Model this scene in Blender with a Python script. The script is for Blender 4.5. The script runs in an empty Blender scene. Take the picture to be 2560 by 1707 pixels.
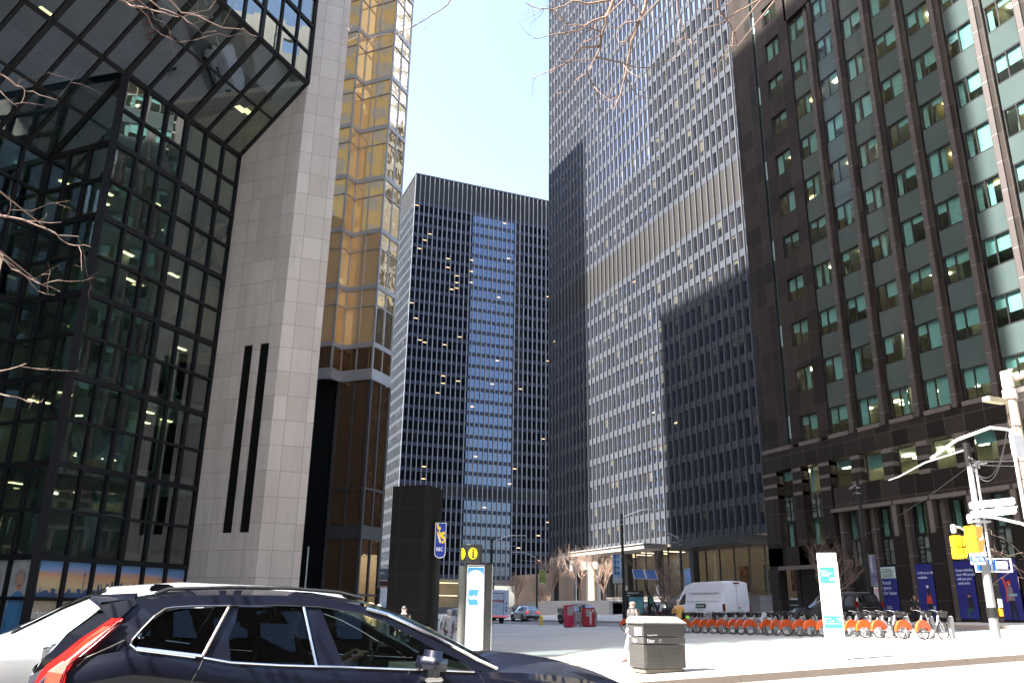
import bpy, bmesh, math, random
from mathutils import Vector, Matrix
R=random.Random(7)
SC=bpy.context.scene
COL=SC.collection
rad=math.radians
SUN_EL=50.0

# ------------------------------------------------------------------ mesh builder
class MB:
    def __init__(s): s.v=[]; s.f=[]; s.m=[]; s.cur=0
    def quad(s,a,b,c,d):
        n=len(s.v); s.v+= [tuple(a),tuple(b),tuple(c),tuple(d)]; s.f.append((n,n+1,n+2,n+3)); s.m.append(s.cur); return s
    def poly(s,pts):
        n=len(s.v); s.v+=[tuple(p) for p in pts]; s.f.append(tuple(range(n,n+len(pts)))); s.m.append(s.cur); return s
    def box(s,x0,x1,y0,y1,z0,z1):
        if x0>x1: x0,x1=x1,x0
        if y0>y1: y0,y1=y1,y0
        if z0>z1: z0,z1=z1,z0
        n=len(s.v)
        s.v+=[(x0,y0,z0),(x1,y0,z0),(x1,y1,z0),(x0,y1,z0),(x0,y0,z1),(x1,y0,z1),(x1,y1,z1),(x0,y1,z1)]
        for q in ((0,3,2,1),(4,5,6,7),(0,1,5,4),(1,2,6,5),(2,3,7,6),(3,0,4,7)):
            s.f.append(tuple(n+i for i in q)); s.m.append(s.cur)
        return s
    def obox(s,c,ax,ay,az):
        """box centred on c with half-axis vectors"""
        c=Vector(c);ax=Vector(ax);ay=Vector(ay);az=Vector(az);n=len(s.v)
        for k in (-1,1):
            for i,j in ((-1,-1),(1,-1),(1,1),(-1,1)): s.v.append(tuple(c+ax*i+ay*j+az*k))
        flip=ax.cross(ay).dot(az)<0
        for q in ((0,3,2,1),(4,5,6,7),(0,1,5,4),(1,2,6,5),(2,3,7,6),(3,0,4,7)):
            q=tuple(n+i for i in q); s.f.append(q[::-1] if flip else q); s.m.append(s.cur)
        return s
    def bar(s,a,b,w,h,up=(0,0,1)):
        a=Vector(a);b=Vector(b);d=b-a;L=d.length;d=d/L;u=Vector(up)
        if abs(d.dot(u))>.98: u=Vector((1,0,0))
        r=d.cross(u).normalized();u=r.cross(d)
        return s.obox((a+b)/2,r*w/2,d*L/2,u*h/2)
    def tube(s,pts,rs,seg=8,caps=True):
        pts=[Vector(p) for p in pts]
        if not isinstance(rs,(list,tuple)): rs=[rs]*len(pts)
        n0=len(s.v); prev=None
        for i,p in enumerate(pts):
            if i==0: d=pts[1]-p
            elif i==len(pts)-1: d=p-pts[i-1]
            else: d=(pts[i+1]-pts[i-1])
            d=d.normalized()
            if prev is None:
                u=Vector((0,0,1)) if abs(d.z)<.9 else Vector((1,0,0))
                a=d.cross(u).normalized()
            else:
                a=(prev-d*prev.dot(d)).normalized()
            prev=a; b=d.cross(a)
            for k in range(seg):
                t=2*math.pi*k/seg; s.v.append(tuple(p+(a*math.cos(t)+b*math.sin(t))*rs[i]))
        for i in range(len(pts)-1):
            for k in range(seg):
                q=n0+i*seg; k2=(k+1)%seg
                s.f.append((q+k,q+k2,q+seg+k2,q+seg+k)); s.m.append(s.cur)
        if caps:
            s.f.append(tuple(n0+k for k in range(seg))[::-1]); s.m.append(s.cur)
            q=n0+(len(pts)-1)*seg; s.f.append(tuple(q+k for k in range(seg))); s.m.append(s.cur)
        return s
    def lathe(s,c,prof,seg=16,axis='z',caps=True):
        """prof: list of (r,h)"""
        c=Vector(c);n0=len(s.v)
        for r,h in prof:
            for k in range(seg):
                t=2*math.pi*k/seg;x,y=r*math.cos(t),r*math.sin(t)
                p={'z':(x,y,h),'x':(h,x,y),'y':(x,h,y)}[axis]
                s.v.append(tuple(c+Vector(p)))
        for i in range(len(prof)-1):
            for k in range(seg):
                q=n0+i*seg;k2=(k+1)%seg
                f=(q+k,q+k2,q+seg+k2,q+seg+k)
                s.f.append(f if axis!='y' else f[::-1]); s.m.append(s.cur)
        if caps and prof[0][0]>1e-5: s.f.append(tuple(n0+k for k in range(seg))[::-1]); s.m.append(s.cur)
        if caps and prof[-1][0]>1e-5:
            q=n0+(len(prof)-1)*seg; s.f.append(tuple(q+k for k in range(seg))); s.m.append(s.cur)
        return s
    def prism(s,poly,a,b,plane='xz'):
        """extrude 2-D outline between a and b along the remaining axis"""
        def P(u,v,w): return {'xz':(u,w,v),'xy':(u,v,w),'yz':(w,u,v)}[plane]
        n=len(s.v);N=len(poly)
        s.v+=[P(u,v,a) for u,v in poly]+[P(u,v,b) for u,v in poly]
        s.f.append(tuple(n+i for i in range(N))); s.f.append(tuple(n+N+i for i in range(N))[::-1]); s.m+=[s.cur]*2
        for i in range(N):
            j=(i+1)%N; s.f.append((n+i,n+N+i,n+N+j,n+j)); s.m.append(s.cur)
        return s
    def grid(s,fn,nu,nv):
        n=len(s.v)
        for i in range(nu+1):
            for j in range(nv+1): s.v.append(tuple(fn(i/nu,j/nv)))
        for i in range(nu):
            for j in range(nv):
                a=n+i*(nv+1)+j; s.f.append((a,a+nv+1,a+nv+2,a+1)); s.m.append(s.cur)
        return s
    def mesh(s,name,off=(0,0,0),smooth=False,recalc=True,bevel=0):
        me=bpy.data.meshes.new(name)
        o=Vector(off)
        me.from_pydata([tuple(Vector(p)-o) for p in s.v],[],s.f)
        me.polygons.foreach_set('material_index',s.m)
        if recalc or bevel:
            bm=bmesh.new();bm.from_mesh(me)
            if bevel:
                bmesh.ops.remove_doubles(bm,verts=bm.verts,dist=1e-5)
                es=[e for e in bm.edges if len(e.link_faces)==2 and e.calc_face_angle(0)>.5]
                bmesh.ops.bevel(bm,geom=es,offset=bevel,segments=2,affect='EDGES',clamp_overlap=True)
            bmesh.ops.recalc_face_normals(bm,faces=bm.faces)
            bm.to_mesh(me);bm.free()
        uvl=me.uv_layers.new(name='m')
        for pl in me.polygons:
            n=pl.normal
            if abs(n.z)>.8:
                for li in pl.loop_indices:
                    c=me.vertices[me.loops[li].vertex_index].co+o; uvl.data[li].uv=(c.x,c.y)
            else:
                h=Vector((-n.y,n.x,0)); h.normalize()
                for li in pl.loop_indices:
                    c=me.vertices[me.loops[li].vertex_index].co+o; uvl.data[li].uv=(c.dot(h),c.z)
        if smooth: me.polygons.foreach_set('use_smooth',[True]*len(me.polygons))
        me.update()
        return me

def link(o): COL.objects.link(o); return o
def tag(o,label=None,cat=None,group=None,kind=None):
    if label: o['label']=label
    if cat: o['category']=cat
    if group: o['group']=group
    if kind: o['kind']=kind
    return o
def thing(name,label,cat,loc=(0,0,0),rz=0,group=None):
    o=bpy.data.objects.new(name,None); o.empty_display_size=.2; link(o); o.location=loc; o.rotation_euler=(0,0,rz)
    return tag(o,label,cat,group)
def part(name,mb,mat,parent,smooth=False,label=None,local=False,kind=None,bevel=0,mods=None):
    """mb in world coordinates unless local; parent chain handled through root location"""
    off=(0,0,0)
    if parent is not None and not local:
        p=parent; off=Vector((0,0,0))
        while p is not None: off=off+p.location; p=p.parent
    me=mb.mesh(name,off,smooth,bevel=bevel) if isinstance(mb,MB) else mb
    for m in (mat if isinstance(mat,(list,tuple)) else [mat]): me.materials.append(m)
    o=bpy.data.objects.new(name,me); link(o); o.parent=parent
    if smooth and bevel==0: pass
    if label: o['label']=label
    if kind: o['kind']=kind
    if mods=='skin': pass
    return o
def solo(name,mb,mat,label,cat,loc=(0,0,0),group=None,smooth=False,kind=None,bevel=0):
    me=mb.mesh(name,loc,smooth,bevel=bevel)
    for m in (mat if isinstance(mat,(list,tuple)) else [mat]): me.materials.append(m)
    o=bpy.data.objects.new(name,me); link(o); o.location=loc
    return tag(o,label,cat,group,kind)
def struct(name,mb,mat,smooth=False):
    me=mb.mesh(name,(0,0,0),smooth)
    me.materials.append(mat); o=bpy.data.objects.new(name,me); link(o); o['kind']='structure'; return o
def copy_tree(o,parent=None):
    c=o.copy(); COL.objects.link(c); c.parent=parent
    for ch in list(o.children): copy_tree(ch,c)
    return c
def wm(o):
    M_=Matrix.Translation(o.location)@o.rotation_euler.to_matrix().to_4x4()
    return wm(o.parent)@M_ if o.parent is not None else M_
def text(s,size,org,xa,ya,mat,parent,name='lettering',align='LEFT',ext=.004,bold=0,label=None,sx=1.0,off=0.0):
    """flat lettering; org = world origin, xa = reading direction, ya = up"""
    cu=bpy.data.curves.new(name,'FONT'); cu.body=s; cu.size=size; cu.align_x=align; cu.extrude=ext; cu.offset=bold
    cu.resolution_u=3
    to=bpy.data.objects.new('tmp',cu); link(to)
    dg=bpy.context.evaluated_depsgraph_get()
    me=bpy.data.meshes.new_from_object(to.evaluated_get(dg)); bpy.data.objects.remove(to); bpy.data.curves.remove(cu)
    xa=Vector(xa).normalized(); ya=Vector(ya).normalized(); za=xa.cross(ya)
    M=Matrix((( xa.x*sx,ya.x,za.x,0),(xa.y*sx,ya.y,za.y,0),(xa.z*sx,ya.z,za.z,0),(0,0,0,1)))
    me.transform(M)
    me.materials.append(mat)
    o=bpy.data.objects.new(name,me); link(o); W_=wm(parent) if parent is not None else Matrix.Identity(4)
    o.parent=parent; Lm=W_.inverted()@Matrix.Translation(Vector(org)+za*off)
    me.transform(Lm.to_3x3().to_4x4()); o.location=Lm.translation
    if label: o['label']=label
    return o

# ------------------------------------------------------------------ materials
def new_mat(name):
    m=bpy.data.materials.new(name); m.use_nodes=True; nt=m.node_tree
    for n in list(nt.nodes): nt.nodes.remove(n)
    out=nt.nodes.new('ShaderNodeOutputMaterial'); return m,nt,out
def N(nt,t,**k):
    n=nt.nodes.new(t)
    for a,b in k.items():
        if a.startswith('i_'):
            n.inputs[int(a[2:])].default_value=b
        else: setattr(n,a,b)
    return n
def L(nt,a,b): nt.links.new(a,b)
def math_(nt,op,a,b=None,c=None):
    n=nt.nodes.new('ShaderNodeMath'); n.operation=op
    for i,x in enumerate((a,b,c)):
        if x is None: continue
        if isinstance(x,(int,float)): n.inputs[i].default_value=x
        else: nt.links.new(x,n.inputs[i])
    return n.outputs[0]
def mixc(nt,fac,a,b,mode='MIX'):
    n=nt.nodes.new('ShaderNodeMix'); n.data_type='RGBA'; n.blend_type=mode
    for i,x in ((0,fac),(6,a),(7,b)):
        if isinstance(x,(int,float)): n.inputs[i].default_value=x
        elif isinstance(x,tuple): n.inputs[i].default_value=(x+(1,))[:4]
        else: nt.links.new(x,n.inputs[i])
    return n.outputs[2]
def coords(nt,kind='pos'):
    if kind=='pos': return nt.nodes.new('ShaderNodeNewGeometry').outputs['Position']
    if kind=='uv': n=nt.nodes.new('ShaderNodeUVMap'); n.uv_map='m'; return n.outputs[0]
    return nt.nodes.new('ShaderNodeTexCoord').outputs['Object']
def noise(nt,vec,scale,detail=3,rough=.5,dist=0,out=0):
    n=nt.nodes.new('ShaderNodeTexNoise'); n.inputs['Scale'].default_value=scale; n.inputs['Detail'].default_value=detail
    n.inputs['Roughness'].default_value=rough; n.inputs['Distortion'].default_value=dist
    nt.links.new(vec,n.inputs['Vector']); return n.outputs[out]
def ramp(nt,f,stops):
    n=nt.nodes.new('ShaderNodeValToRGB'); cr=n.color_ramp
    while len(cr.elements)<len(stops): cr.elements.new(.5)
    for e,(p,c) in zip(cr.elements,stops): e.position=p; e.color=(c+(1,))[:4] if isinstance(c,tuple) else (c,c,c,1)
    nt.links.new(f,n.inputs[0]); return n.outputs[0]
def bump(nt,h,strength=.3,dist=.02,normal=None):
    n=nt.nodes.new('ShaderNodeBump'); n.inputs['Strength'].default_value=strength; n.inputs['Distance'].default_value=dist
    nt.links.new(h,n.inputs['Height'])
    if normal is not None: nt.links.new(normal,n.inputs['Normal'])
    return n.outputs[0]
_MC={}
def pm(name,col,rough=.5,metal=0.0,spec=.5,var=.15,vs=3.0,bmp=.0,bs=40.0,coat=0.0,emit=None,estr=0,coord='obj',dirt=0.0):
    """principled paint/stone/fabric with colour variation, roughness variation and fine bump"""
    if name in _MC: return _MC[name]
    m,nt,out=new_mat(name); p=N(nt,'ShaderNodeBsdfPrincipled'); L(nt,p.outputs[0],out.inputs[0])
    v=coords(nt,coord)
    n1=noise(nt,v,vs,4,.6)
    dark=tuple(c*(1-var) for c in col); lite=tuple(min(1,c*(1+var)) for c in col)
    c=mixc(nt,ramp(nt,n1,[(.3,0.0),(.7,1.0)]),dark,lite)
    if dirt:
        n2=noise(nt,v,vs*4.3,5,.7); c=mixc(nt,math_(nt,'MULTIPLY',ramp(nt,n2,[(.5,0.0),(.75,1.0)]),dirt),c,(.12,.10,.08))
    L(nt,c,p.inputs['Base Color'])
    r=math_(nt,'MULTIPLY_ADD',n1,.16,rough-.08); L(nt,r,p.inputs['Roughness'])
    p.inputs['Metallic'].default_value=metal; p.inputs['Specular IOR Level'].default_value=spec
    p.inputs['Coat Weight'].default_value=coat; p.inputs['Coat Roughness'].default_value=.04
    if bmp: L(nt,bump(nt,noise(nt,v,bs,3,.6),bmp,.01),p.inputs['Normal'])
    if emit: p.inputs['Emission Color'].default_value=emit+(1,); p.inputs['Emission Strength'].default_value=estr
    _MC[name]=m; return m
def emitm(name,col,s):
    if name in _MC: return _MC[name]
    m,nt,out=new_mat(name); e=N(nt,'ShaderNodeEmission'); e.inputs[0].default_value=col+(1,); e.inputs[1].default_value=s
    L(nt,e.outputs[0],out.inputs[0]); _MC[name]=m; return m
def panelm(name,col,joint,w,h,ox=0,oz=0,mortar=.012,rough=.6,spec=.4,var=.12,speck=.0,bmp=.15,stain=.3,offset=0.0,cellvar=.08):
    """stone cladding: slabs w x h metres with joints, per-slab tone, speckle and weather stains"""
    m,nt,out=new_mat(name); p=N(nt,'ShaderNodeBsdfPrincipled'); L(nt,p.outputs[0],out.inputs[0])
    uv=coords(nt,'uv'); mp=N(nt,'ShaderNodeMapping'); mp.inputs['Location'].default_value=(ox,oz,0); L(nt,uv,mp.inputs[0])
    b=N(nt,'ShaderNodeTexBrick',offset=offset,squash=1.0,offset_frequency=2); L(nt,mp.outputs[0],b.inputs['Vector'])
    b.inputs['Color1'].default_value=(0,0,0,1); b.inputs['Color2'].default_value=(1,1,1,1); b.inputs['Mortar'].default_value=(.5,.5,.5,1)
    b.inputs['Scale'].default_value=1; b.inputs['Brick Width'].default_value=w; b.inputs['Row Height'].default_value=h
    b.inputs['Mortar Size'].default_value=mortar; b.inputs['Mortar Smooth'].default_value=.2; b.inputs['Bias'].default_value=0
    pos=coords(nt,'pos')
    n1=noise(nt,pos,.55,5,.65); n2=noise(nt,pos,28,2,.7)
    c=mixc(nt,n1,tuple(x*(1-var) for x in col),tuple(x*(1+var) for x in col))
    c=mixc(nt,cellvar,c,b.outputs[0],'SOFT_LIGHT')
    if speck: c=mixc(nt,math_(nt,'MULTIPLY',ramp(nt,n2,[(.35,0.0),(.65,1.0)]),speck),c,tuple(x*.55 for x in col))
    mp2=N(nt,'ShaderNodeMapping'); mp2.inputs['Scale'].default_value=(1.6,1.6,.18); L(nt,pos,mp2.inputs[0])
    n3=noise(nt,mp2.outputs[0],1.0,5,.7)
    c=mixc(nt,math_(nt,'MULTIPLY',ramp(nt,n3,[(.48,0.0),(.8,1.0)]),stain),c,tuple(x*.5 for x in col))
    c=mixc(nt,b.outputs[1],c,joint)
    L(nt,c,p.inputs['Base Color']); p.inputs['Roughness'].default_value=rough; p.inputs['Specular IOR Level'].default_value=spec
    h=math_(nt,'SUBTRACT',math_(nt,'MULTIPLY',n2,.15),b.outputs[1])
    L(nt,bump(nt,h,bmp,.01),p.inputs['Normal'])
    return m
def glass_mirror(name,tint,refl,base,fac,rough=.02,wave=.4,ws=.35,ws2=1.8,dist=.05,fres=True):
    """opaque-looking office glass: dark body plus a wavy reflection that grows at grazing angles"""
    m,nt,out=new_mat(name)
    pos=coords(nt,'pos')
    h=math_(nt,'ADD',noise(nt,pos,ws,2,.5),math_(nt,'MULTIPLY',noise(nt,pos,ws2,1,.5),.25))
    nb=bump(nt,h,wave,dist)
    g=N(nt,'ShaderNodeBsdfGlossy'); g.inputs['Color'].default_value=refl+(1,); g.inputs['Roughness'].default_value=rough; L(nt,nb,g.inputs['Normal'])
    d=N(nt,'ShaderNodeBsdfDiffuse'); d.inputs[0].default_value=base+(1,)
    mx=N(nt,'ShaderNodeMixShader'); 
    if fres:
        lw=N(nt,'ShaderNodeLayerWeight'); lw.inputs[0].default_value=.35; L(nt,nb,lw.inputs['Normal'])
        f=math_(nt,'MULTIPLY_ADD',lw.outputs[1],1-fac,fac); f=math_(nt,'MINIMUM',f,.96); L(nt,f,mx.inputs[0])
    else: mx.inputs[0].default_value=fac
    L(nt,d.outputs[0],mx.inputs[1]); L(nt,g.outputs[0],mx.inputs[2]); L(nt,mx.outputs[0],out.inputs[0])
    return m
def glass_clear(name,tint,fac,rough=.01,wave=.15,ws=.5,dist=.03,blend=.2):
    """see-through tinted pane with fresnel reflection"""
    m,nt,out=new_mat(name)
    pos=coords(nt,'pos'); nb=bump(nt,noise(nt,pos,ws,2,.5),wave,dist)
    g=N(nt,'ShaderNodeBsdfGlossy'); g.inputs['Color'].default_value=(.95,1,1,1); g.inputs['Roughness'].default_value=rough; L(nt,nb,g.inputs['Normal'])
    t=N(nt,'ShaderNodeBsdfTransparent'); t.inputs[0].default_value=tint+(1,)
    lw=N(nt,'ShaderNodeLayerWeight'); lw.inputs[0].default_value=blend; L(nt,nb,lw.inputs['Normal'])
    f=math_(nt,'MULTIPLY_ADD',math_(nt,'POWER',lw.outputs[1],1.6),.8-fac,fac); f=math_(nt,'MINIMUM',f,.95)
    mx=N(nt,'ShaderNodeMixShader'); L(nt,f,mx.inputs[0]); L(nt,t.outputs[0],mx.inputs[1]); L(nt,g.outputs[0],mx.inputs[2]); L(nt,mx.outputs[0],out.inputs[0])
    return m
def office_glass(name,axis,mod,floor,o0,z0,winh,base,blind,pblind,refl,fac,light=(1,.62,.3),plight=.1,lstr=2.0,wave=.25,ws=.25,dist=.04):
    """far office window: each bay x floor cell gets its own blind height, depth tone and maybe a lit ceiling strip"""
    m,nt,out=new_mat(name); pos=coords(nt,'pos'); sp=N(nt,'ShaderNodeSeparateXYZ'); L(nt,pos,sp.inputs[0])
    a=sp.outputs[axis]; z=sp.outputs[2]
    u=math_(nt,'DIVIDE',math_(nt,'SUBTRACT',a,o0),mod); v=math_(nt,'DIVIDE',math_(nt,'SUBTRACT',z,z0+1.5),floor)
    cu=math_(nt,'FLOOR',u); cv=math_(nt,'FLOOR',v); fv=math_(nt,'SUBTRACT',v,cv); fu=math_(nt,'SUBTRACT',u,cu)
    cb=N(nt,'ShaderNodeCombineXYZ'); L(nt,cu,cb.inputs[0]); L(nt,cv,cb.inputs[1])
    wn=N(nt,'ShaderNodeTexWhiteNoise',noise_dimensions='2D'); L(nt,cb.outputs[0],wn.inputs['Vector'])
    s3=N(nt,'ShaderNodeSeparateColor'); L(nt,wn.outputs['Color'],s3.inputs[0]); r1,r2,r3=s3.outputs
    # room clusters: neighbouring bays share a mood
    cl=noise(nt,cb.outputs[0],.23,1,.5)
    hasb=math_(nt,'LESS_THAN',math_(nt,'ADD',math_(nt,'MULTIPLY',r1,.6),math_(nt,'MULTIPLY',cl,.4)),pblind)
    bl=math_(nt,'GREATER_THAN',fv,math_(nt,'SUBTRACT',1.0,math_(nt,'MULTIPLY',r2,winh/floor*1.1)))
    fb=math_(nt,'MULTIPLY',hasb,bl)
    tone=math_(nt,'MULTIPLY_ADD',r3,.9,.55)
    dark=N(nt,'ShaderNodeVectorMath',operation='SCALE'); dark.inputs[0].default_value=base; L(nt,tone,dark.inputs['Scale'])
    c=mixc(nt,fb,dark.outputs[0],blind)
    d=N(nt,'ShaderNodeBsdfDiffuse'); L(nt,c,d.inputs[0])
    # lit strips
    lit=math_(nt,'GREATER_THAN',math_(nt,'ADD',math_(nt,'MULTIPLY',r2,.5),math_(nt,'MULTIPLY',noise(nt,cb.outputs[0],.31,1,.5),.5)),1-plight-.18)
    sv=math_(nt,'ABSOLUTE',math_(nt,'SUBTRACT',math_(nt,'FRACT',math_(nt,'MULTIPLY_ADD',fv,1.6,r3)),.5))
    st=math_(nt,'MULTIPLY',math_(nt,'LESS_THAN',sv,.035),math_(nt,'LESS_THAN',math_(nt,'ABSOLUTE',math_(nt,'SUBTRACT',fu,.5)),.45))
    e=N(nt,'ShaderNodeEmission'); e.inputs[0].default_value=light+(1,); L(nt,math_(nt,'MULTIPLY',math_(nt,'MULTIPLY',lit,st),lstr),e.inputs[1])
    ad=N(nt,'ShaderNodeAddShader'); L(nt,d.outputs[0],ad.inputs[0]); L(nt,e.outputs[0],ad.inputs[1])
    nb=bump(nt,noise(nt,pos,ws,2,.5),wave,dist)
    g=N(nt,'ShaderNodeBsdfGlossy'); g.inputs['Color'].default_value=refl+(1,); g.inputs['Roughness'].default_value=.01; L(nt,nb,g.inputs['Normal'])
    lw=N(nt,'ShaderNodeLayerWeight'); lw.inputs[0].default_value=.3; L(nt,nb,lw.inputs['Normal'])
    f=math_(nt,'MINIMUM',math_(nt,'MULTIPLY_ADD',lw.outputs[1],1-fac,fac),.95)
    mx=N(nt,'ShaderNodeMixShader'); L(nt,f,mx.inputs[0]); L(nt,ad.outputs[0],mx.inputs[1]); L(nt,g.outputs[0],mx.inputs[2]); L(nt,mx.outputs[0],out.inputs[0])
    return m

def G(x,y):
    """lie of the ground (pavement level, camera height = 0)"""
    return -1.5+.042*max(0,min(x,75)-9)-.0105*max(0,min(y,240)-17)
# ------------------------------------------------------------------ camera and light
F=2074.;YAW=.389392;PIT=.3132726;ROLL=.0147645
fw=Vector((math.sin(YAW)*math.cos(PIT),math.cos(YAW)*math.cos(PIT),math.sin(PIT)))
rt=Vector((math.cos(YAW),-math.sin(YAW),0)); up=rt.cross(fw)
c_,s_=math.cos(ROLL),math.sin(ROLL); rt,up=rt*c_+up*s_,up*c_-rt*s_
cd=bpy.data.cameras.new('camera'); cam=bpy.data.objects.new('camera',cd); link(cam)
cd.sensor_width=36; cd.lens=36*F/2560; cd.clip_end=6000; cd.clip_start=.05
cam.matrix_world=Matrix(((rt.x,up.x,-fw.x,0),(rt.y,up.y,-fw.y,0),(rt.z,up.z,-fw.z,0),(0,0,0,1)))
SC.camera=cam
w=bpy.data.worlds.new('World'); SC.world=w; w.use_nodes=True; nt=w.node_tree
bg=nt.nodes['Background']; sky=nt.nodes.new('ShaderNodeTexSky'); sky.sky_type='NISHITA'; sky.sun_disc=False
sky.sun_elevation=rad(SUN_EL); sky.sun_rotation=rad(270); sky.altitude=100; sky.air_density=1.0; sky.dust_density=3.2; sky.ozone_density=1.0
nt.links.new(sky.outputs[0],bg.inputs[0]); bg.inputs[1].default_value=.105
sd=bpy.data.lights.new('sun','SUN'); sd.energy=5.0; sd.angle=rad(.53); sd.color=(1,.955,.88)
so=bpy.data.objects.new('sun',sd); link(so)
sdir=Vector((-math.cos(rad(SUN_EL)),-.008,math.sin(rad(SUN_EL))))
so.rotation_euler=sdir.to_track_quat('Z','Y').to_euler()
SC.view_settings.view_transform='Standard'; SC.view_settings.look='None'; SC.view_settings.exposure=2.7; SC.view_settings.gamma=1

# ================================================================== STEEL AND GLASS TOWERS
steel=pm('black_steel',(.054,.060,.074),.42,.0,.12,.10,.12,coord='pos')
steel_f=pm('mullion_steel',(.085,.087,.095),.45,.0,.2,.08,.3,coord='pos')
louver_m=None
def make_louver():
    m,nt,out=new_mat('louver_grille'); p=N(nt,'ShaderNodeBsdfPrincipled'); L(nt,p.outputs[0],out.inputs[0])
    pos=coords(nt); sp=N(nt,'ShaderNodeSeparateXYZ'); L(nt,pos,sp.inputs[0])
    f=math_(nt,'FRACT',math_(nt,'MULTIPLY',sp.outputs[2],4.0))
    c=mixc(nt,math_(nt,'GREATER_THAN',f,.55),(.024,.022,.021),(.016,.015,.014)); L(nt,c,p.inputs['Base Color']); p.inputs['Roughness'].default_value=.6
    L(nt,bump(nt,f,.4,.05),p.inputs['Normal']); return m
louver_m=make_louver()

def steel_face(root,p0,ud,nd,nb,mod,zb,floors,fl,wh,glass,louvers,keep,mw=.17,md=.26,top=None,mats=None,wname='window',mm=None,sm=None):
    """p0 corner, ud direction along the face, nd outward normal, nb bays; floors list starts at window-sill heights"""
    p0=Vector(p0);ud=Vector(ud);nd=Vector(nd);zv=Vector((0,0,1))
    W=nb*mod; ztop=top
    def P(u,d,z): q=p0+ud*u+nd*d; return Vector((q.x,q.y,z))
    def bx(mb,u0,u1,d0,d1,z0,z1): mb.obox(P((u0+u1)/2,(d0+d1)/2,(z0+z1)/2),ud*(u1-u0)/2,nd*(d1-d0)/2,zv*(z1-z0)/2)
    for i in range(nb+1):
        mb=MB(); u=i*mod
        bx(mb,u-mw/2,u+mw/2,.0,md,zb,ztop); bx(mb,u-.03,u+.03,-.06,0,zb,ztop)
        part('mullion',mb,mm or steel_f,root)
    # lowest spandrel
    mb=MB(); bx(mb,0,W,-.12,.0,zb,floors[0]); part('spandrel',mb,sm or steel,root)
    panes=[]; stuff=MB()
    for k,z in enumerate(floors):
        if any(a<=k<b for a,b in louvers):
            if any(a==k for a,b in louvers):
                b=[b for a,b in louvers if a==k][0]; z1=(floors[b]-(fl-wh)) if b<len(floors) else ztop
                mb=MB(); bx(mb,0,W,-.10,-.03,z,z1); part('louver_band',mb,louver_m,root)
            nxt=k+1
            if any(b==nxt for a,b in louvers) and nxt<len(floors):
                mb=MB(); bx(mb,0,W,-.12,0,floors[nxt]-(fl-wh),floors[nxt]); part('spandrel',mb,sm or steel,root)
            continue
        mb=MB()
        z1=z+wh; z2=floors[k+1] if k+1<len(floors) else ztop
        bx(mb,0,W,-.12,0,z1,z2)
        for i in range(nb):
            u=i*mod
            bx(mb,u,u+.2,-.11,-.01,z,z1); bx(mb,u+mod-.2,u+mod,-.11,-.01,z,z1)
        part('spandrel',mb,sm or steel,root)
        for i in range(nb):
            u=i*mod; q=[P(u+.2,-.09,z),P(u+mod-.2,-.09,z),P(u+mod-.2,-.09,z1),P(u+.2,-.09,z1)]
            panes.append((k,i,q))
    def near(t): return keep(t[0],t[1],nb)
    panes.sort(key=near)
    for j,(k,i,q) in enumerate(panes):
        if j<keep.n: part(wname,MB().quad(*q),glass,root)
        else: stuff.quad(*q)
    part('windows_above',stuff,glass,root,kind='stuff')
class Keep:
    def __init__(s,n,f): s.n=n; s.f=f
    def __call__(s,*a): return s.f(*a)

# ---- tower with the sunlit face (right of centre)
Xt=70.0; mod=1.531; nb=48; YL=149.75; fl=3.77; wh=2.66
sill=[10.9+fl*k for k in range(44)]
gl_td=office_glass('tower_glass',1,mod,fl,YL-mod*60,10.9,wh,(.020,.019,.017),(.13,.12,.09),.40,(.62,.74,1.0),.24,(1,.66,.36),.02,1.0,wave=.12,ws=.35,dist=.04)
td=thing('black_steel_tower','tall black steel office tower with sunlit pale spandrels and thin vertical mullions','office tower',(Xt,YL-36,1.9))
steel_face(td,(Xt,YL,0),(0,-1,0),(-1,0,0),nb,mod,9.7,sill,fl,wh,gl_td,[(12,14)],Keep(96,lambda k,i,nb:abs(i-22)/2.2+k),top=175.4)
# the east flank and the body behind the glass
mb=MB(); mb.box(Xt+.3,Xt+33,YL-nb*mod,YL,9.7,175.2); part('core',mb,pm('tower_core',(.03,.03,.032),.6),td)
mb=MB(); mb.box(Xt-.0,Xt+33.2,YL,YL+.15,9.7,175.4); part('corner_panel',mb,pm('dark_panel',(.012,.012,.013),.6,0,.1),td)
for i in range(22):
    mb=MB(); y=YL+.15; x=Xt+i*1.53; mb.box(x-.08,x+.08,y,y+.25,9.7,175.4); part('side_mullion',mb,steel_f,td)
# soffit, columns and lobby
mb=MB(); mb.box(Xt,Xt+37,YL-nb*mod,YL,9.35,9.68); part('soffit',mb,pm('soffit_tan',(.30,.25,.2),.6,var=.05),td)
colm=pm('column_steel',(.035,.036,.04),.35)
for j in range(6):
    y=YL-.6-j*9.19
    for x in (Xt+.15,Xt+12.2):
        mb=MB(); mb.box(x,x+1.0,y-1.0,y,G(Xt,y)-.1+.0,9.35); part('column',mb,colm,td)
gl_lobby=glass_clear('lobby_glass',(.85,.86,.84),.06,blend=.25)
trav=panelm('travertine',(.45,.38,.28),(.25,.21,.16),1.5,3.0,mortar=.02,rough=.5,stain=.25)
mb=MB(); mb.box(Xt+9,Xt+9.5,84,136,1.6,9.3); part('lobby_wall',mb,trav,td)
mb=MB(); mb.box(Xt+1.4,Xt+9,84,136,1.75,1.9); part('lobby_floor',mb,pm('lobby_floor',(.35,.32,.28),.3),td)
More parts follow.
